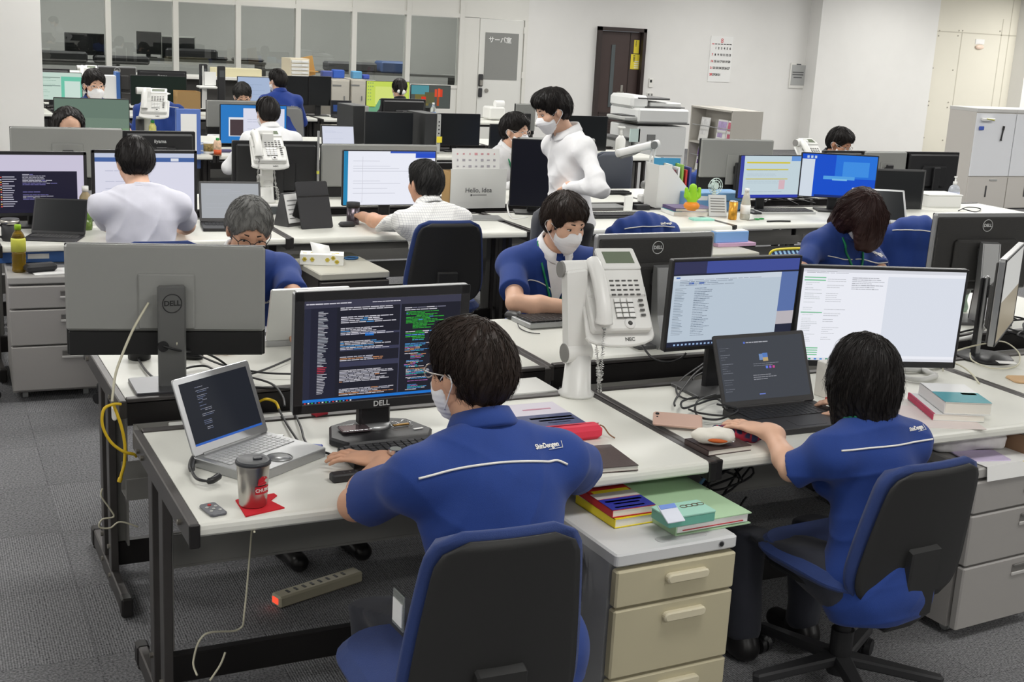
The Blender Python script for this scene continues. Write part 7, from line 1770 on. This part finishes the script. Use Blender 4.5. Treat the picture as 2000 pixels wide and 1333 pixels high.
q = at(444, 300); t = tag(MB().slab((0, 0, .012), (.12, .06, .024), .015, 0, .008).build('pen_pouch', mat('purple pouch', (90, 84, 120), .6), None, (q.x, q.y+.1, DH)), 'purple pouch behind the juice pack', 'pouch')
q = aty(367, 250, 7.95); t = thing('document_board', 'blue document holder with a white sheet between two desks', 'binder', (q.x, 7.95, DH-.12), .05); zh = aty(366, 213, 7.95).z-DH+.12; MB().box((0, 0, zh/2), (.20, .05, zh), 0, .003).build('board', mat('violet blue board', (92, 120, 190), .5), t); MB().box((-.0, -.027, zh*.5), (.13, .003, zh*.84)).build('sheet', PAPER, t)
q = aty(274, 245, 7.95); t = thing('black_flask', 'black flask with pale lid beside the phone column', 'flask', (q.x, 7.97, DH)); zz = aty(274, 228, 7.97).z-DH; MB().lathe([(.001, 0), (.034, 0), (.036, .01), (.034, zz-.02), (.001, zz-.02)], 18).build('body', PLB2, t); MB().lathe([(.001, zz-.02), (.03, zz-.02), (.028, zz), (.001, zz)], 18).build('lid', LG, t)
q = aty(298, 245, 7.9); zz = aty(296, 235, 7.9).z-DH; bottle('small drink with green cap and colourful label by the phone column', (q.x, 7.9, DH), None, None, [('body', [(.001, 0), (.03, 0), (.03, zz-.05), (.014, zz-.02), (.001, zz-.02)], mat('fruit label', (196, 190, 110), .5, noise=.4, nscale=40)), ('cap', [(.001, zz-.02), (.015, zz-.02), (.015, zz), (.001, zz)], mat('green plastic', (40, 150, 70), .4))])
q = at(862, 277); q = at(840, 300); box_thing('sticky_note', 'yellow sticky note on the black tower', 'note', (q.x+.058+.026, q.y-.004, DH+.10), .12, (.055, .003, .055), YEL, 0)
# far things
q = aty(370, 195, 11.9); t = thing('cardboard_box', 'open brown cardboard box far back beside the dark green screen', 'box', (q.x, 12.05, DH)); zz = aty(370, 178, 12.05).z-DH; KB = mat('kraft card', (176, 142, 92), .7); m_ = MB()
for (x, y, sx, sy) in ((0, -.13, .25, .005), (0, .13, .25, .005), (-.125, 0, .005, .26), (.125, 0, .005, .26)): m_.box((x, y, zz/2), (sx, sy, zz))
m_.build('carton', KB, t); MB().box((-.17, 0, zz+.02), (.1, .25, .005), 0, 0, Matrix.Rotation(-.3, 4, 'Y')).build('flap', mat('white card', (226, 227, 224), .6), t)
q = aty(213, 165, 12.2); t = thing('binder_stand', 'blue and white binders standing right of the masked man in blue', 'binder', (q.x, 12.2, DH)); zz = q.z-DH+.1; MB().box((0, 0, zz/2), (.13, .2, zz)).build('binder', PAPER, t); MB().box((.085, 0, zz/2+.02), (.04, .22, zz+.04)).build('blue_binder', BBL, t)
q = aty(846, 222, 12.0); bottle('clear water bottle before the tulip screen', (q.x, 12.0, DH), None, None, [('body', [(.001, 0), (.032, 0), (.034, .01), (.034, .14), (.014, .19), (.001, .19)], CLP), ('label', [(.0342, .05), (.0346, .05), (.0346, .1), (.0342, .1)], mat('blue label', (110, 150, 210), .5)), ('cap', [(.001, .19), (.015, .19), (.015, .215), (.001, .215)], WPL)])
q = aty(834, 222, 12.0); box_thing('snack_box', 'tan snack box beside the water bottle far back', 'box', (q.x, 12.02, DH), 0, (.06, .05, .10), mat('tan card', (196, 168, 120), .6), .002)
for px0, px1, lab in ((647, 685, 'left of two grey file cabinets before the glass partition'), (686, 717, 'right of two grey file cabinets before the glass partition')):
    a, b = aty(px0, 155, 13.6), aty(px1, 155, 13.6); t = thing('file_cabinet', lab, 'cabinet', ((a.x+b.x)/2, 13.85, 0), 0, 'grey file cabinets'); w_ = b.x-a.x; z_ = a.z
    MB().box((0, 0, z_/2), (w_-.01, .45, z_), 0, .003).build('body', mat('grey beige cabinet', (184, 179, 168), .5), t); MB().box((0, -.23, z_/2), (w_-.03, .015, z_-.03), 0, .002).build('door', mat('grey beige cabinet door', (188, 184, 174), .5), t); MB().box((w_*.2, -.24, z_*.78), (.015, .012, .06)).box((-.05, -.239, z_*.93), (.12, .004, .02)).build('handle', MG, t)
q = aty(430, 160, 14.2); t = thing('side_counter', 'long white counter before the glass partition carrying trays and phones', 'counter', (2.6, 14.4, 0)); zc_ = aty(430, 150, 14.2).z; MB().box((0, 0, zc_-.02), (5.6, .5, .04), 0, .004).build('top', FRAME_W, t); MB().box((0, .1, zc_/2-.02), (5.5, .3, zc_-.04)).build('body', mat('dark counter side', (74, 72, 70), .6), t)
q = aty(584, 130, 14.3); zz = aty(584, 114, 14.3).z-zc_; t = thing('drawer_tray', 'beige letter tray with five drawers on the far counter', 'letter tray', (q.x-.03, 14.35, zc_), .1); CT = mat('cream tray', (216, 206, 184), .5); MB().box((0, .02, zz/2), (.27, .34, zz), 0, .003).build('case', CT, t)
for k in range(5):
    d_ = MB().box((.0, -.155, zz*(.1+.18*k)+.01), (.24, .02, zz*.13), 0, .002).build('drawer', mat('pale tray drawer', (226, 226, 222), .5), t); MB().box((.06, -.17, zz*(.1+.18*k)+.012), (.08, .012, zz*.08)).build('label', PAPER, d_)
q = aty(607, 125, 14.4); t = tag(MB().box((0, 0, .13), (.16, .02, .26), 0, .002, Matrix.Rotation(-.2, 4, 'Y')).box((.02, -.05, .06), (.14, .1, .012)).build('wooden_tray', mat('plain wood', (186, 144, 82), .6), None, (q.x+.02, 14.5, zc_+.04)), 'wooden tray standing behind the beige letter tray', 'tray')
q = aty(464, 142, 14.3); box_thing('cream_box', 'wide cream box on the far counter behind the boyish person', 'box', (q.x, 14.4, zc_), 0, (aty(510, 142, 14.3).x-aty(418, 142, 14.3).x, .3, aty(464, 134, 14.3).z-zc_), mat('cream card', (222, 214, 178), .6), .004)
for px, py, c, d_, nm, lab in ((640, 145, (70, 84, 150), (.14, .12, .09), 'pencil_box', 'violet blue box left on the far cabinets'), (662, 143, (50, 90, 180), (.16, .1, .11), 'blue_case', 'blue case on the far grey cabinets'), (698, 146, (90, 150, 190), (.13, .12, .10), 'wipes_box', 'pale blue wipes box on the far grey cabinets'), (716, 148, (70, 90, 180), (.09, .1, .06), 'small_box', 'small blue box right of the wipes box')):
    q = aty(px, py, 13.8); zb = aty(680, 155, 13.6).z; tag(MB().box((0, 0, d_[2]/2), d_, 0, .01).build(nm, mat('%s paint' % nm, c, .5), None, (q.x, 13.85, zb)), lab, 'box')
for k, (px, lab) in enumerate(((397, 'black cordless phone handset standing left on the far counter'), (432, 'black cordless phone with grey display far back'), )):
    q = aty(px, 150, 13.2); t = thing('cordless_phone', lab, 'phone', (q.x, 13.2, DH)); zz = aty(px, 125+k*4, 13.2).z-DH; MB().box((0, 0, zz*.5), (.09, .08, zz), 0, .01).build('handset', PLB2, t); MB().box((0, -.042, zz*.82), (.06, .003, zz*.16)).build('display', mat('grey display', (86, 90, 92), .2), t)
q = aty(404, 165, 13.0); t = thing('white_phone_tray', 'white tray with aerial carrying papers far back', 'tray', (q.x, 13.0, DH)); zz = aty(404, 170, 13.0).z-DH; MB().box((0, 0, zz), (.22, .2, .03), 0, .01).box((-.03, 0, zz/2), (.05, .05, zz)).build('stand', WPL, t); MB().box((-.04, .03, zz+.12), (.012, .012, .26)).build('aerial', WPL, t); MB().box((.05, .05, zz+.1), (.14, .02, .16)).build('sheet', PAPER, t)
# server room furniture
SG = mat('dull grey rack', (92, 92, 90), .6)
for x0, x1, y, z, lab in ((.0, 2.1, 17.6, 1.02, 'left work table inside the glass room'), (2.3, 4.6, 17.9, 1.12, 'middle rack shelf inside the glass room'), (4.8, 8.4, 18.9, .98, 'right low shelves inside the glass room')):
    t = thing('work_table', lab, 'table', ((x0+x1)/2, y, 0), 0, 'tables in the glass room'); w_ = x1-x0; MB().box((0, 0, z), (w_, .6, .04)).box((0, 0, z*.5), (w_, .55, .03)).build('top', SG, t)
    for sx in (-1, 1): MB().box((sx*(w_/2-.03), 0, z/2), (.05, .5, z)).build('leg', SG, t)
for px, py, pw, ph, y, lab, fm in ((165, 86, 64, 36, 17.6, 'black monitor behind the glass at the left', PLB), (291, 84, 42, 38, 17.8, 'dark monitor behind the second pane', PLB), (348, 95, 60, 42, 17.8, 'white rimmed monitor behind the glass', WPL)):
    q = aty(px, py, y); s_ = (y+2.8)/2480/.93; zb = aty(px, py+ph/2+8, y).z; monitor(lab, (q.x, y, max(1.04, zb-.04) if y < 17.7 else 1.14), 0, pw*s_, ph*s_, q.z-(max(1.04, zb-.04) if y < 17.7 else 1.14), None, 0, 'black', 'flat', .02, frame_m=fm, body=fm)
for i, (px, py, d_, c, lab) in enumerate(((120, 118, (.7, .3, .16), (50, 50, 52), 'black equipment under the left pane'), (235, 122, (.8, .3, .12), (46, 46, 48), 'black cables heap under the second pane'), (370, 128, (.8, .3, .16), (50, 50, 52), 'dark equipment under the third pane'), (680, 130, (.9, .3, .16), (60, 60, 62), 'dark bag behind the fifth pane'), (760, 140, (.5, .4, .2), (44, 70, 116), 'blue crate behind the sixth pane'), (410, 98, (.5, .2, .05), (60, 60, 62), 'flat black device on the rack behind the glass'), (540, 102, (.5, .2, .05), (70, 70, 72), 'flat grey device on the rack behind the glass'))):
    y = (17.6, 17.6, 17.9, 18.9, 18.9, 17.9, 17.9)[i]; z = (1.04, 1.04, 1.14, 1.0, 1.0, 1.14, 1.14)[i]; q = aty(px, py, y); tag(MB().box((0, 0, d_[2]/2), d_, 0, .03).build('equipment_box', mat('equipment %d' % i, c, .6), None, (min(q.x, 4.35) if z == 1.14 else max(q.x, 5.3) if z == 1.0 else q.x, y-.1, z)), lab, 'equipment')
# copier, magazine rack, white cabinets
WC2 = mat('copier white', (222, 223, 222), .4)
yc = 9.2; a = aty(1226, 300, yc); b = aty(1338, 212, yc); w_ = b.x-a.x; zt_ = aty(1290, 213, yc).z
t = thing('copier', 'large white office copier beside the brown door', 'copier', ((a.x+b.x)/2+.05, yc+.3, 0), 0); 
MB().box((.02, 0, zt_*.43), (w_*.92, .62, zt_*.80), 0, .015).build('body', WC2, t); MB().box((.02, 0, zt_*.93), (w_*.95, .64, zt_*.14), 0, .02).build('scanner', WC2, t); MB().box((.02, -.0, zt_*.858), (w_*.96, .65, .012)).build('paper_exit', PLG, t)
MB().box((.1, .05, zt_+.01), (w_*.75, .5, .012), 0, .004).box((-.05, .05, zt_+.10), (w_*.6, .5, .02), 0, .004).build('feeder_tray', PLG, t); MB().box((-.22, .05, zt_+.06), (.22, .5, .14), 0, .03).box((.12, .05, zt_+.035), (.4, .45, .05), 0, .01).build('feeder', WC2, t)
MB().box((-w_*.52, -.1, zt_*.90), (.22, .40, .04), 0, .01, Matrix.Rotation(0, 4, 'Y')).build('control_panel', LG, t); MB().box((-w_*.55, -.1, zt_*.925), (.14, .3, .006)).build('panel_display', PLG, t)
MB().box((-w_*.62, .0, zt_*.36), (.20, .5, zt_*.66), 0, .01).build('paper_deck', LG, t); MB().box((-w_*.62, .0, zt_*.70), (.22, .52, .02)).build('deck_lid', PLG, t); MB().box((-.12, -.315, zt_*.72), (.10, .01, .07)).build('model_plate', MG, t)
for z_ in (.55, .30): MB().box((.05, -.316, zt_*z_), (w_*.7, .008, .008)).build('seam', LG, t)
MB().box((w_*.47, -.2, zt_*.5), (.03, .12, .22), 0, .005).build('side_handle', LG, t); MB().box((-.32, -.30, zt_*.74), (.12, .02, .14)).build('notice', mat('aqua notice', (206, 226, 222), .6), t)
q = aty(1208, 272, 7.9); box_thing('beige_box', 'beige grey box standing left of the copier', 'box', (aty(1195, 270, 8.3).x, 8.9, 0), 0, (.30, .35, aty(1205, 254, 8.9).z), mat('beige grey box', (168, 166, 152), .6), .01)
bottle('white pump bottle on the desk end before the copier', (aty(1211, 290, 8.3).x, 8.3, DH), None, None, [('body', [(.001, 0), (.05, 0), (.05, .14), (.02, .18), (.001, .18)], WPL), ('pump', [(.001, .18), (.018, .18), (.01, .25), (.001, .25)], WPL), ('nozzle', [(.001, .25), (.04, .25), (.04, .265), (.001, .265)], WPL)])
# rack open to the left
yr = 9.4; a = aty(1431, 216, yr); b = aty(1490, 222, yr); zr = aty(1431, 217, yr).z; y2_ = 10.35; c = aty(1358, 208, y2_)
t = thing('magazine_rack', 'grey magazine rack with leaflets right of the copier', 'rack', (a.x, yr, 0)); RK = mat('grey rack steel', (190, 186, 178), .5); wk = b.x-a.x; dk = .85
m_ = MB(); m_.box((wk/2, 0, zr/2), (wk, .02, zr)); m_.box((wk/2, dk, zr/2), (wk, .02, zr)); m_.box((wk/2, dk/2, zr-.01), (wk, dk, .02)); m_.box((wk*.5, dk/2, zr/2), (.02, dk, zr)); m_.build('frame', RK, t)
for z_ in (.62, .30, .05): MB().box((wk*.22, dk/2, zr*z_), (wk*.5, dk-.03, .02)).build('shelf', RK, t); MB().cyl((.02, .02, zr*z_+.2), (.02, dk-.02, zr*z_+.2), .006, n=6).build('rail', ALU, t)
for k, (y_, z_, col) in enumerate(((.14, .62, (206, 110, 130)), (.34, .62, (190, 170, 214)), (.70, .62, (236, 236, 236)), (.72, .30, (120, 70, 170)), (.14, .30, (206, 206, 120)), (.44, .30, (110, 150, 200)))):
    v = thing('magazine', ['pink and orange leaflet on the upper shelf of the grey rack', 'violet lettered leaflet in the middle of the upper rack shelf', 'plain white leaflet at the far end of the upper rack shelf', 'purple magazine on the lower shelf of the grey rack', 'yellowish leaflet on the lower rack shelf', 'blue leaflet on the lower rack shelf'][k], 'magazine', (a.x+.09, yr+y_, zr*z_+.012)); T_ = Matrix.Rotation(.12, 4, 'Y')
    MB().box((0, 0, .14), (.006, .19, .28), 0, 0, T_).build('sheet', PAPER, v); cl = mat('leaflet %d' % k, col, .5, noise=.2, nscale=20); MB().box((-.004, 0, .21), (.003, .17, .10), 0, 0, T_).box((-.004, .02, .10), (.003, .10, .05), 0, 0, T_).build('print', cl, v)
yk = 9.0; a = aty(1908, 215, yk); zk = aty(1912, 212, yk).z; ws = aty(1983, 235, yk).x-a.x
WCB = mat('white cabinet enamel', (232, 234, 238), .4); GCB = mat('pale grey cabinet enamel', (206, 202, 196), .4)
for k in range(2):
    t = thing('storage_cabinet', ['white over grey cabinet unit with blue magnet beside the beige wall', 'white over grey cabinet unit cut by the right border'][k], 'cabinet', (a.x+ws*k+ws/2, yk, 0), 0, 'white storage cabinets'); zm = aty(1897, 345, yk).z
    MB().box((0, .225, zk/2), (ws-.006, .45, zk-.02), 0, .002).build('body', GCB, t); MB().box((0, .22, zk-.02), (ws, .47, .045), 0, .004).build('top', mat('grey cabinet rim', (206, 205, 202), .4), t)
    d1 = MB().box((0, -.008, (zk-.05+zm)/2), (ws-.012, .018, zk-.06-zm), 0, .003).build('door', WCB, t); d2 = MB().box((0, -.008, zm/2), (ws-.012, .018, zm-.02), 0, .003).build('door', GCB, t)
    MB().box((.08, -.02, zm*.9), (.12, .02, .02), 0, .004).build('handle', LG, d2); MB().box((-.02, -.02, zm*.55), (.02, .016, .14), 0, .004).build('handle', PLG, d2)
    if k == 0:
        q = aty(1913.5, 250, yk); tag(MB().box((0, -.012, 0), (.07, .02, .045), 0, .005).build('blue_magnet', mat('blue magnet', (70, 98, 190), .5), None, (q.x, yk-.02, q.z)), 'blue rectangular magnet on the white cabinet', 'magnet')
        q = aty(1925, 233, yk); v = thing('pen_tray', 'white magnetic pen tray on the white cabinet', 'tray', (q.x, yk-.02, q.z)); MB().box((0, -.025, 0), (.19, .05, .035), 0, .006).build('tray', WPL, v); MB().cyl((-.05, -.055, .01), (.07, -.055, -.006), .006, n=8).build('marker', mat('yellow green marker', (190, 190, 90), .4), v)
        q = aty(1954, 262, yk); tag(MB().cyl((0, 0, -.07), (0, 0, .07), .009, n=8).cyl((0, 0, .05), (0, 0, .10), .013, n=8).cyl((0, 0, -.08), (0, 0, -.065), .013, n=8).build('board_marker', PLB, None, (q.x, yk-.03, q.z), (0, .12, 0)), 'black board marker clipped on the white cabinet door', 'marker')
# ------------------------------------------------------------------ the people at their places
WR = lambda px, py, z: at(px, py, z)
FM = mat('dark glasses frame', (38, 36, 36), .3); FMS = mat('pale glasses frame', (196, 190, 186), .25, .6)
# 1 foremost man
P = Person('man in blue short-sleeved uniform seen from behind, typing at the front desk', None, R(4), lean=.30, head=(.12, .38, 0), headat=aty(917, 727, -.24), lh=at(752, 903, .765), rh=(.96, .12, .765), elb={-1: at(694, 985, .765)}, rpole=(1, -.2, -.5),
           h=.0048, strands=520, hairm=HBR, glasses=FMS, skin=SKIN2, handdir={-1: (-.5, .55, 0), 1: (-.4, 1, 0)}, lcurl=.35, hem=.10, build=1.04, hs=.94, seed=3)
P.stripe([(-.205+.365*i/14, .405+.014*math.sin(PI*min(1, i/12))-(.012 if i == 14 else 0)) for i in range(15)]); P.mark('ShinDengen', .115, .440, .026)
a, e, w, hd = P.arm[-1]; wr = w-hd*.03; ax = unit(w-e); T_ = Matrix.Translation(wr) @ Vector(ax).to_track_quat('Z', 'Y').to_matrix().to_4x4()
m_ = MB(); m_.tube([(.033*math.cos(q), .028*math.sin(q), 0) for q in [2*PI*i/20 for i in range(21)]], .007, 6, 0, 1, T_); up_ = (T_.to_3x3().inverted() @ Vector((0, 0, 1))); up_.z = 0; up_.normalize(); c_ = up_*.034
m_.cyl(c_-up_*.004, c_+up_*.008, .019, n=18, mi=0, T=T_); m_.cyl(c_+up_*.0081, c_+up_*.009, .015, n=18, mi=1, T=T_); m_.build('wristwatch', [CHROME, mat('watch dial', (150, 154, 150), .2)], P.root)
m_ = MB(); q = V3(-.21, .12, .60); m_.box(tuple(q), (.004, .06, .085), 0, .001).box(tuple(q+V3(-.003, 0, -.005)), (.002, .05, .055), 1); m_.build('name_badge', [CLP, PAPER], P.root)
# 2 bob-haired woman
P = Person('woman with a black bob in blue uniform seen from behind, hand on a black laptop', None, R(2), lean=.20, head=(.12, -.05, 0), headat=aty(1682, 735, -.09), lh=at(1506, 846, .768), rh=at(1690, 800, .765), elb={-1: at(1545, 918, .715)}, rpole=(.25, -.3, -1),
           h=.0048, strands=620, hair='bob', female=True, mask=True, scale=.90, slv=.98, shw=.168, handdir={-1: (-.35, 1, 0), 1: (-.3, 1, 0)}, lcurl=.3, hem=.12, seed=5, build=.94, hs=1.03)
P.stripe([(-.165+.33*i/12, .375) for i in range(13)]); P.mark('ShinDengen', .11, .41, .024)
m_ = MB(); m_.tube([P.nb+P.xr*(-.05)+P.up*.02-P.fw*.05, P.nb+P.xr*-.078+P.up*.015, P.nb+P.xr*-.07+P.fw*.07-P.up*.01], .0045, 5); m_.build('lanyard', GREENL, P.root)
# 3 grey-haired man
P = Person('grey-haired man in blue bowing his head behind the wide grey monitor', None, PI+R(6), lean=.30, head=(.40, -.15, -.1), headat=aty(486, 450, 2.06), lh=(.72, 1.62, .76), rh=(.40, 1.62, .76), hair='grey', hairm=HGR, skin=SKIN2, h=.006, strands=420, mask=False, glasses=FM, seed=7, build=1.05, feet=.97, collarm=WSHIRT)
P.mark('ShinDengen', -.10, .32, .026, False)
P.patch([[(-.03, .42), (.0, .42), (.03, .42)], [(-.012, .34), (.0, .34), (.012, .34)], [(-.002, .28), (0, .28), (.002, .28)]], 'inner_collar', WSHIRT)
# 4 masked man at the keyboard
P = Person('man in white mask and blue uniform facing us behind the white phone', None, PI-R(4), lean=.28, head=(.30, .26, 0), headat=aty(1103, 434, 1.98), rh=(1.98, 1.66, .765), lh=(2.20, 1.66, .765), elb={1: at(1006, 592, .77)}, lpole=(-1, -.3, -.6), hairm=HBR, h=.0055, strands=380, seed=9, build=1.0, hem=.1, collarm=WSHIRT)
P.patch([[(-.06, .478), (-.03, .462), (0, .455), (.03, .462), (.06, .478)], [(-.052, .42), (-.026, .42), (0, .42), (.026, .42), (.052, .42)], [(-.034, .35), (-.017, .35), (0, .35), (.017, .35), (.034, .35)], [(-.004, .26), (-.002, .26), (0, .26), (.002, .26), (.004, .26)]], 'inner_shirt', WSHIRT)
for q in (-1, 1): P.stripe([(q*(.03+.13*t), .335+.03*math.sin(t*2.6)-.0) for t in (0, .2, .4, .6, .8, 1)]+[(q*.165, .32)], False); P.stripe([(q*.03, .335), (q*.015, .29), (q*.012, .2)], False)
P.lanyard()
# 5 bowing woman
P = Person('brown-haired woman in blue with green lanyard bowing her head at the right', None, PI+R(10), lean=.22, head=(.85, -.1, .12), headat=aty(1683, 420, 2.12), hair='bob', hairm=HRD, female=True, h=.006, strands=460, mask=True, glasses=FMS, rh=(3.30, 1.84, .765), lh=(3.72, 1.84, .765), rpole=(1, -.3, -.6), seed=11, scale=.97, hs=1.03, hang=True)
for q in (-1, 1): P.stripe([(q*(.012+.14*t), .345+.012*t) for t in (0, .25, .5, .75, 1)], False)
P.lanyard(); P.mark('ShinDengen', -.10, .385, .026, False)
# 6 T-shirt man
P = Person('man in pale lavender T-shirt seen from behind before two screens', None, R(2), lean=.22, head=(.42, .05, 0), headat=aty(263, 319, 3.58), top='tshirt', topm=TSHIRT, h=.0065, strands=300, lh=(.40, 3.95, .76), rh=(.72, 3.95, .76), seed=13, build=1.0, noise=1.6, mask=False, trous=TROUS2)
# 7 checked shirt man
CHK = mat('fine checked shirt', (230, 230, 228), .8)
nt = CHK.node_tree; b_ = nt.nodes['Principled BSDF']; tc = nt.nodes.new('ShaderNodeTexCoord'); cr = nt.nodes.new('ShaderNodeTexBrick'); cr.offset = 0; cr.inputs['Color1'].default_value = lin((234, 234, 232))+(1,); cr.inputs['Color2'].default_value = lin((234, 234, 232))+(1,); cr.inputs['Mortar'].default_value = lin((196, 196, 198))+(1,)
cr.inputs['Scale'].default_value = 1; cr.inputs['Brick Width'].default_value = .013; cr.inputs['Row Height'].default_value = .013; cr.inputs['Mortar Size'].default_value = .0011; mp = nt.nodes.new('ShaderNodeMapping'); mp.inputs['Rotation'].default_value = (PI/2, 0, 0); nt.links.new(tc.outputs['Object'], mp.inputs[0]); nt.links.new(mp.outputs[0], cr.inputs[0]); nt.links.new(cr.outputs[0], b_.inputs[0])
P = Person('man in finely checked white shirt seen from behind at a bright screen', None, R(10), lean=.42, head=(.05, .12, .05), headat=aty(829, 358, 3.76), top='shirt', topm=CHK, hairm=HSP, skin=SKIN2, h=.0065, strands=260, lh=(1.78, 4.22, .77), rh=(2.25, 4.12, .77), lpole=(-1, -.1, -.5), seed=15, noise=1.6, mask=False, trous=TROUS2)
# 8 seated masked man beyond, 9 standing man
P = Person('masked man with glasses sitting beyond the white carton folder, facing the standing man', None, PI+R(22), lean=.12, head=(.10, .22, 0), headat=aty(1006, 255, 5.95), top='shirt', topm=WSHIRT, h=.007, strands=220, glasses=FMS, seed=17, hs=1.0, scale=1.04)
P.lanyard()
P = Person('man in white shirt and mask standing with his hand on his hip', None, PI/2+R(4), lean=.07, neckf=.03, head=(.38, -.1, 0), headat=aty(1079, 216, 3.22), top='shirt', topm=WSHIRT, h=.0065, strands=300, hairm=HB, stand=True, hip=.85, handdir={-1: (.1, 1, -.4), 1: (0, -.3, -1)}, lh=aty(1110, 366, 3.08), rh=(2.72, 3.42, .96), lpole=(-1, -.25, .1), rpole=(.6, -1, 0), seed=19, noise=1.5, hem=.02, trous=TROUS2, build=.86, hs=.92, scale=.97)
# 10 balding man
Person('balding man whose forehead shows above the wide grey monitor back', None, PI, lean=.2, head=(.25, .05, 0), headat=aty(134, 254, 5.95), hair='balding', h=.007, strands=160, mask=False, top='shirt', topm=WSHIRT, seed=21, hs=1.15)
# 11 white-shirted man
P = Person('man in white shirt with green lanyard seen from behind before the bright blue desktop', None, R(6), lean=.2, head=(.2, .1, 0), headat=aty(522, 221, 7.35), h=.008, strands=160, top='shirt', topm=WSHIRT, seed=23, mask=True, trous=TROUS2, build=1.05)
MB().tube([P.nb+P.xr*.07*math.cos(t)+P.fw*(.07*math.sin(t)+.01)+P.up*.025 for t in [PI+PI*i/8 for i in range(9)]], .006, 5).build('lanyard', GREENL, P.root)
# 12 masked man far left, 13 boyish person
Person('man with spiky black hair, glasses and mask in blue, far left before green spreadsheets', None, PI+R(6), lean=.08, head=(.12, .1, 0), headat=aty(184, 166, 9.62), h=.0075, strands=160, glasses=FMS, seed=25, hs=1.08, scale=1.04)
Person('boyish person with black glasses looking down beside the bright blue desktop', None, PI, lean=.2, head=(.45, -.1, .1), headat=aty(474, 187, 9.72), h=.0075, strands=160, glasses=FM, hairm=HSP, seed=27, top='shirt', topm=WSHIRT)
# 14 long blue jacket, 15 ponytail
P = Person('man in long-sleeved blue jacket seen from behind far back', None, R(8), lean=.15, head=(.12, .35, 0), headat=aty(542, 158, 11.5), h=.008, strands=120, top='shirt', topm=UNI2, seed=29, scale=1.03, build=1.05, trous=TROUS2)
P.stripe([(-.16+.32*i/8, .31) for i in range(9)], r=.004); P.mark('ShinDengen', .11, .345, .03)
P = Person('woman with black hair tied by a white ribbon before the yellow-green screen', None, R(-4), lean=.12, head=(.1, -.1, 0), headat=aty(780, 175, 11.6), h=.008, strands=100, hair='pony', top='shirt', topm=TROUS2, female=True, seed=31, hs=1.0)
m_ = MB(); m_.ball(P.H(.02, -.125, -.035), (.035, .02, .03)); m_.ball(P.H(-.02, -.125, -.03), (.03, .02, .025)); m_.build('ribbon', PAPER, P.root)
# 16 dark-haired man by the pillar
Person('dark-haired masked man with glasses peering over black monitor backs near the pillar', None, PI+R(16), lean=.2, head=(.4, .05, 0), headat=aty(1640, 280, 6.05), h=.007, strands=200, glasses=FMS, skin=mat('brown skin', (186, 136, 108), .5), top='shirt', topm=TROUS, seed=33, hs=1.05)
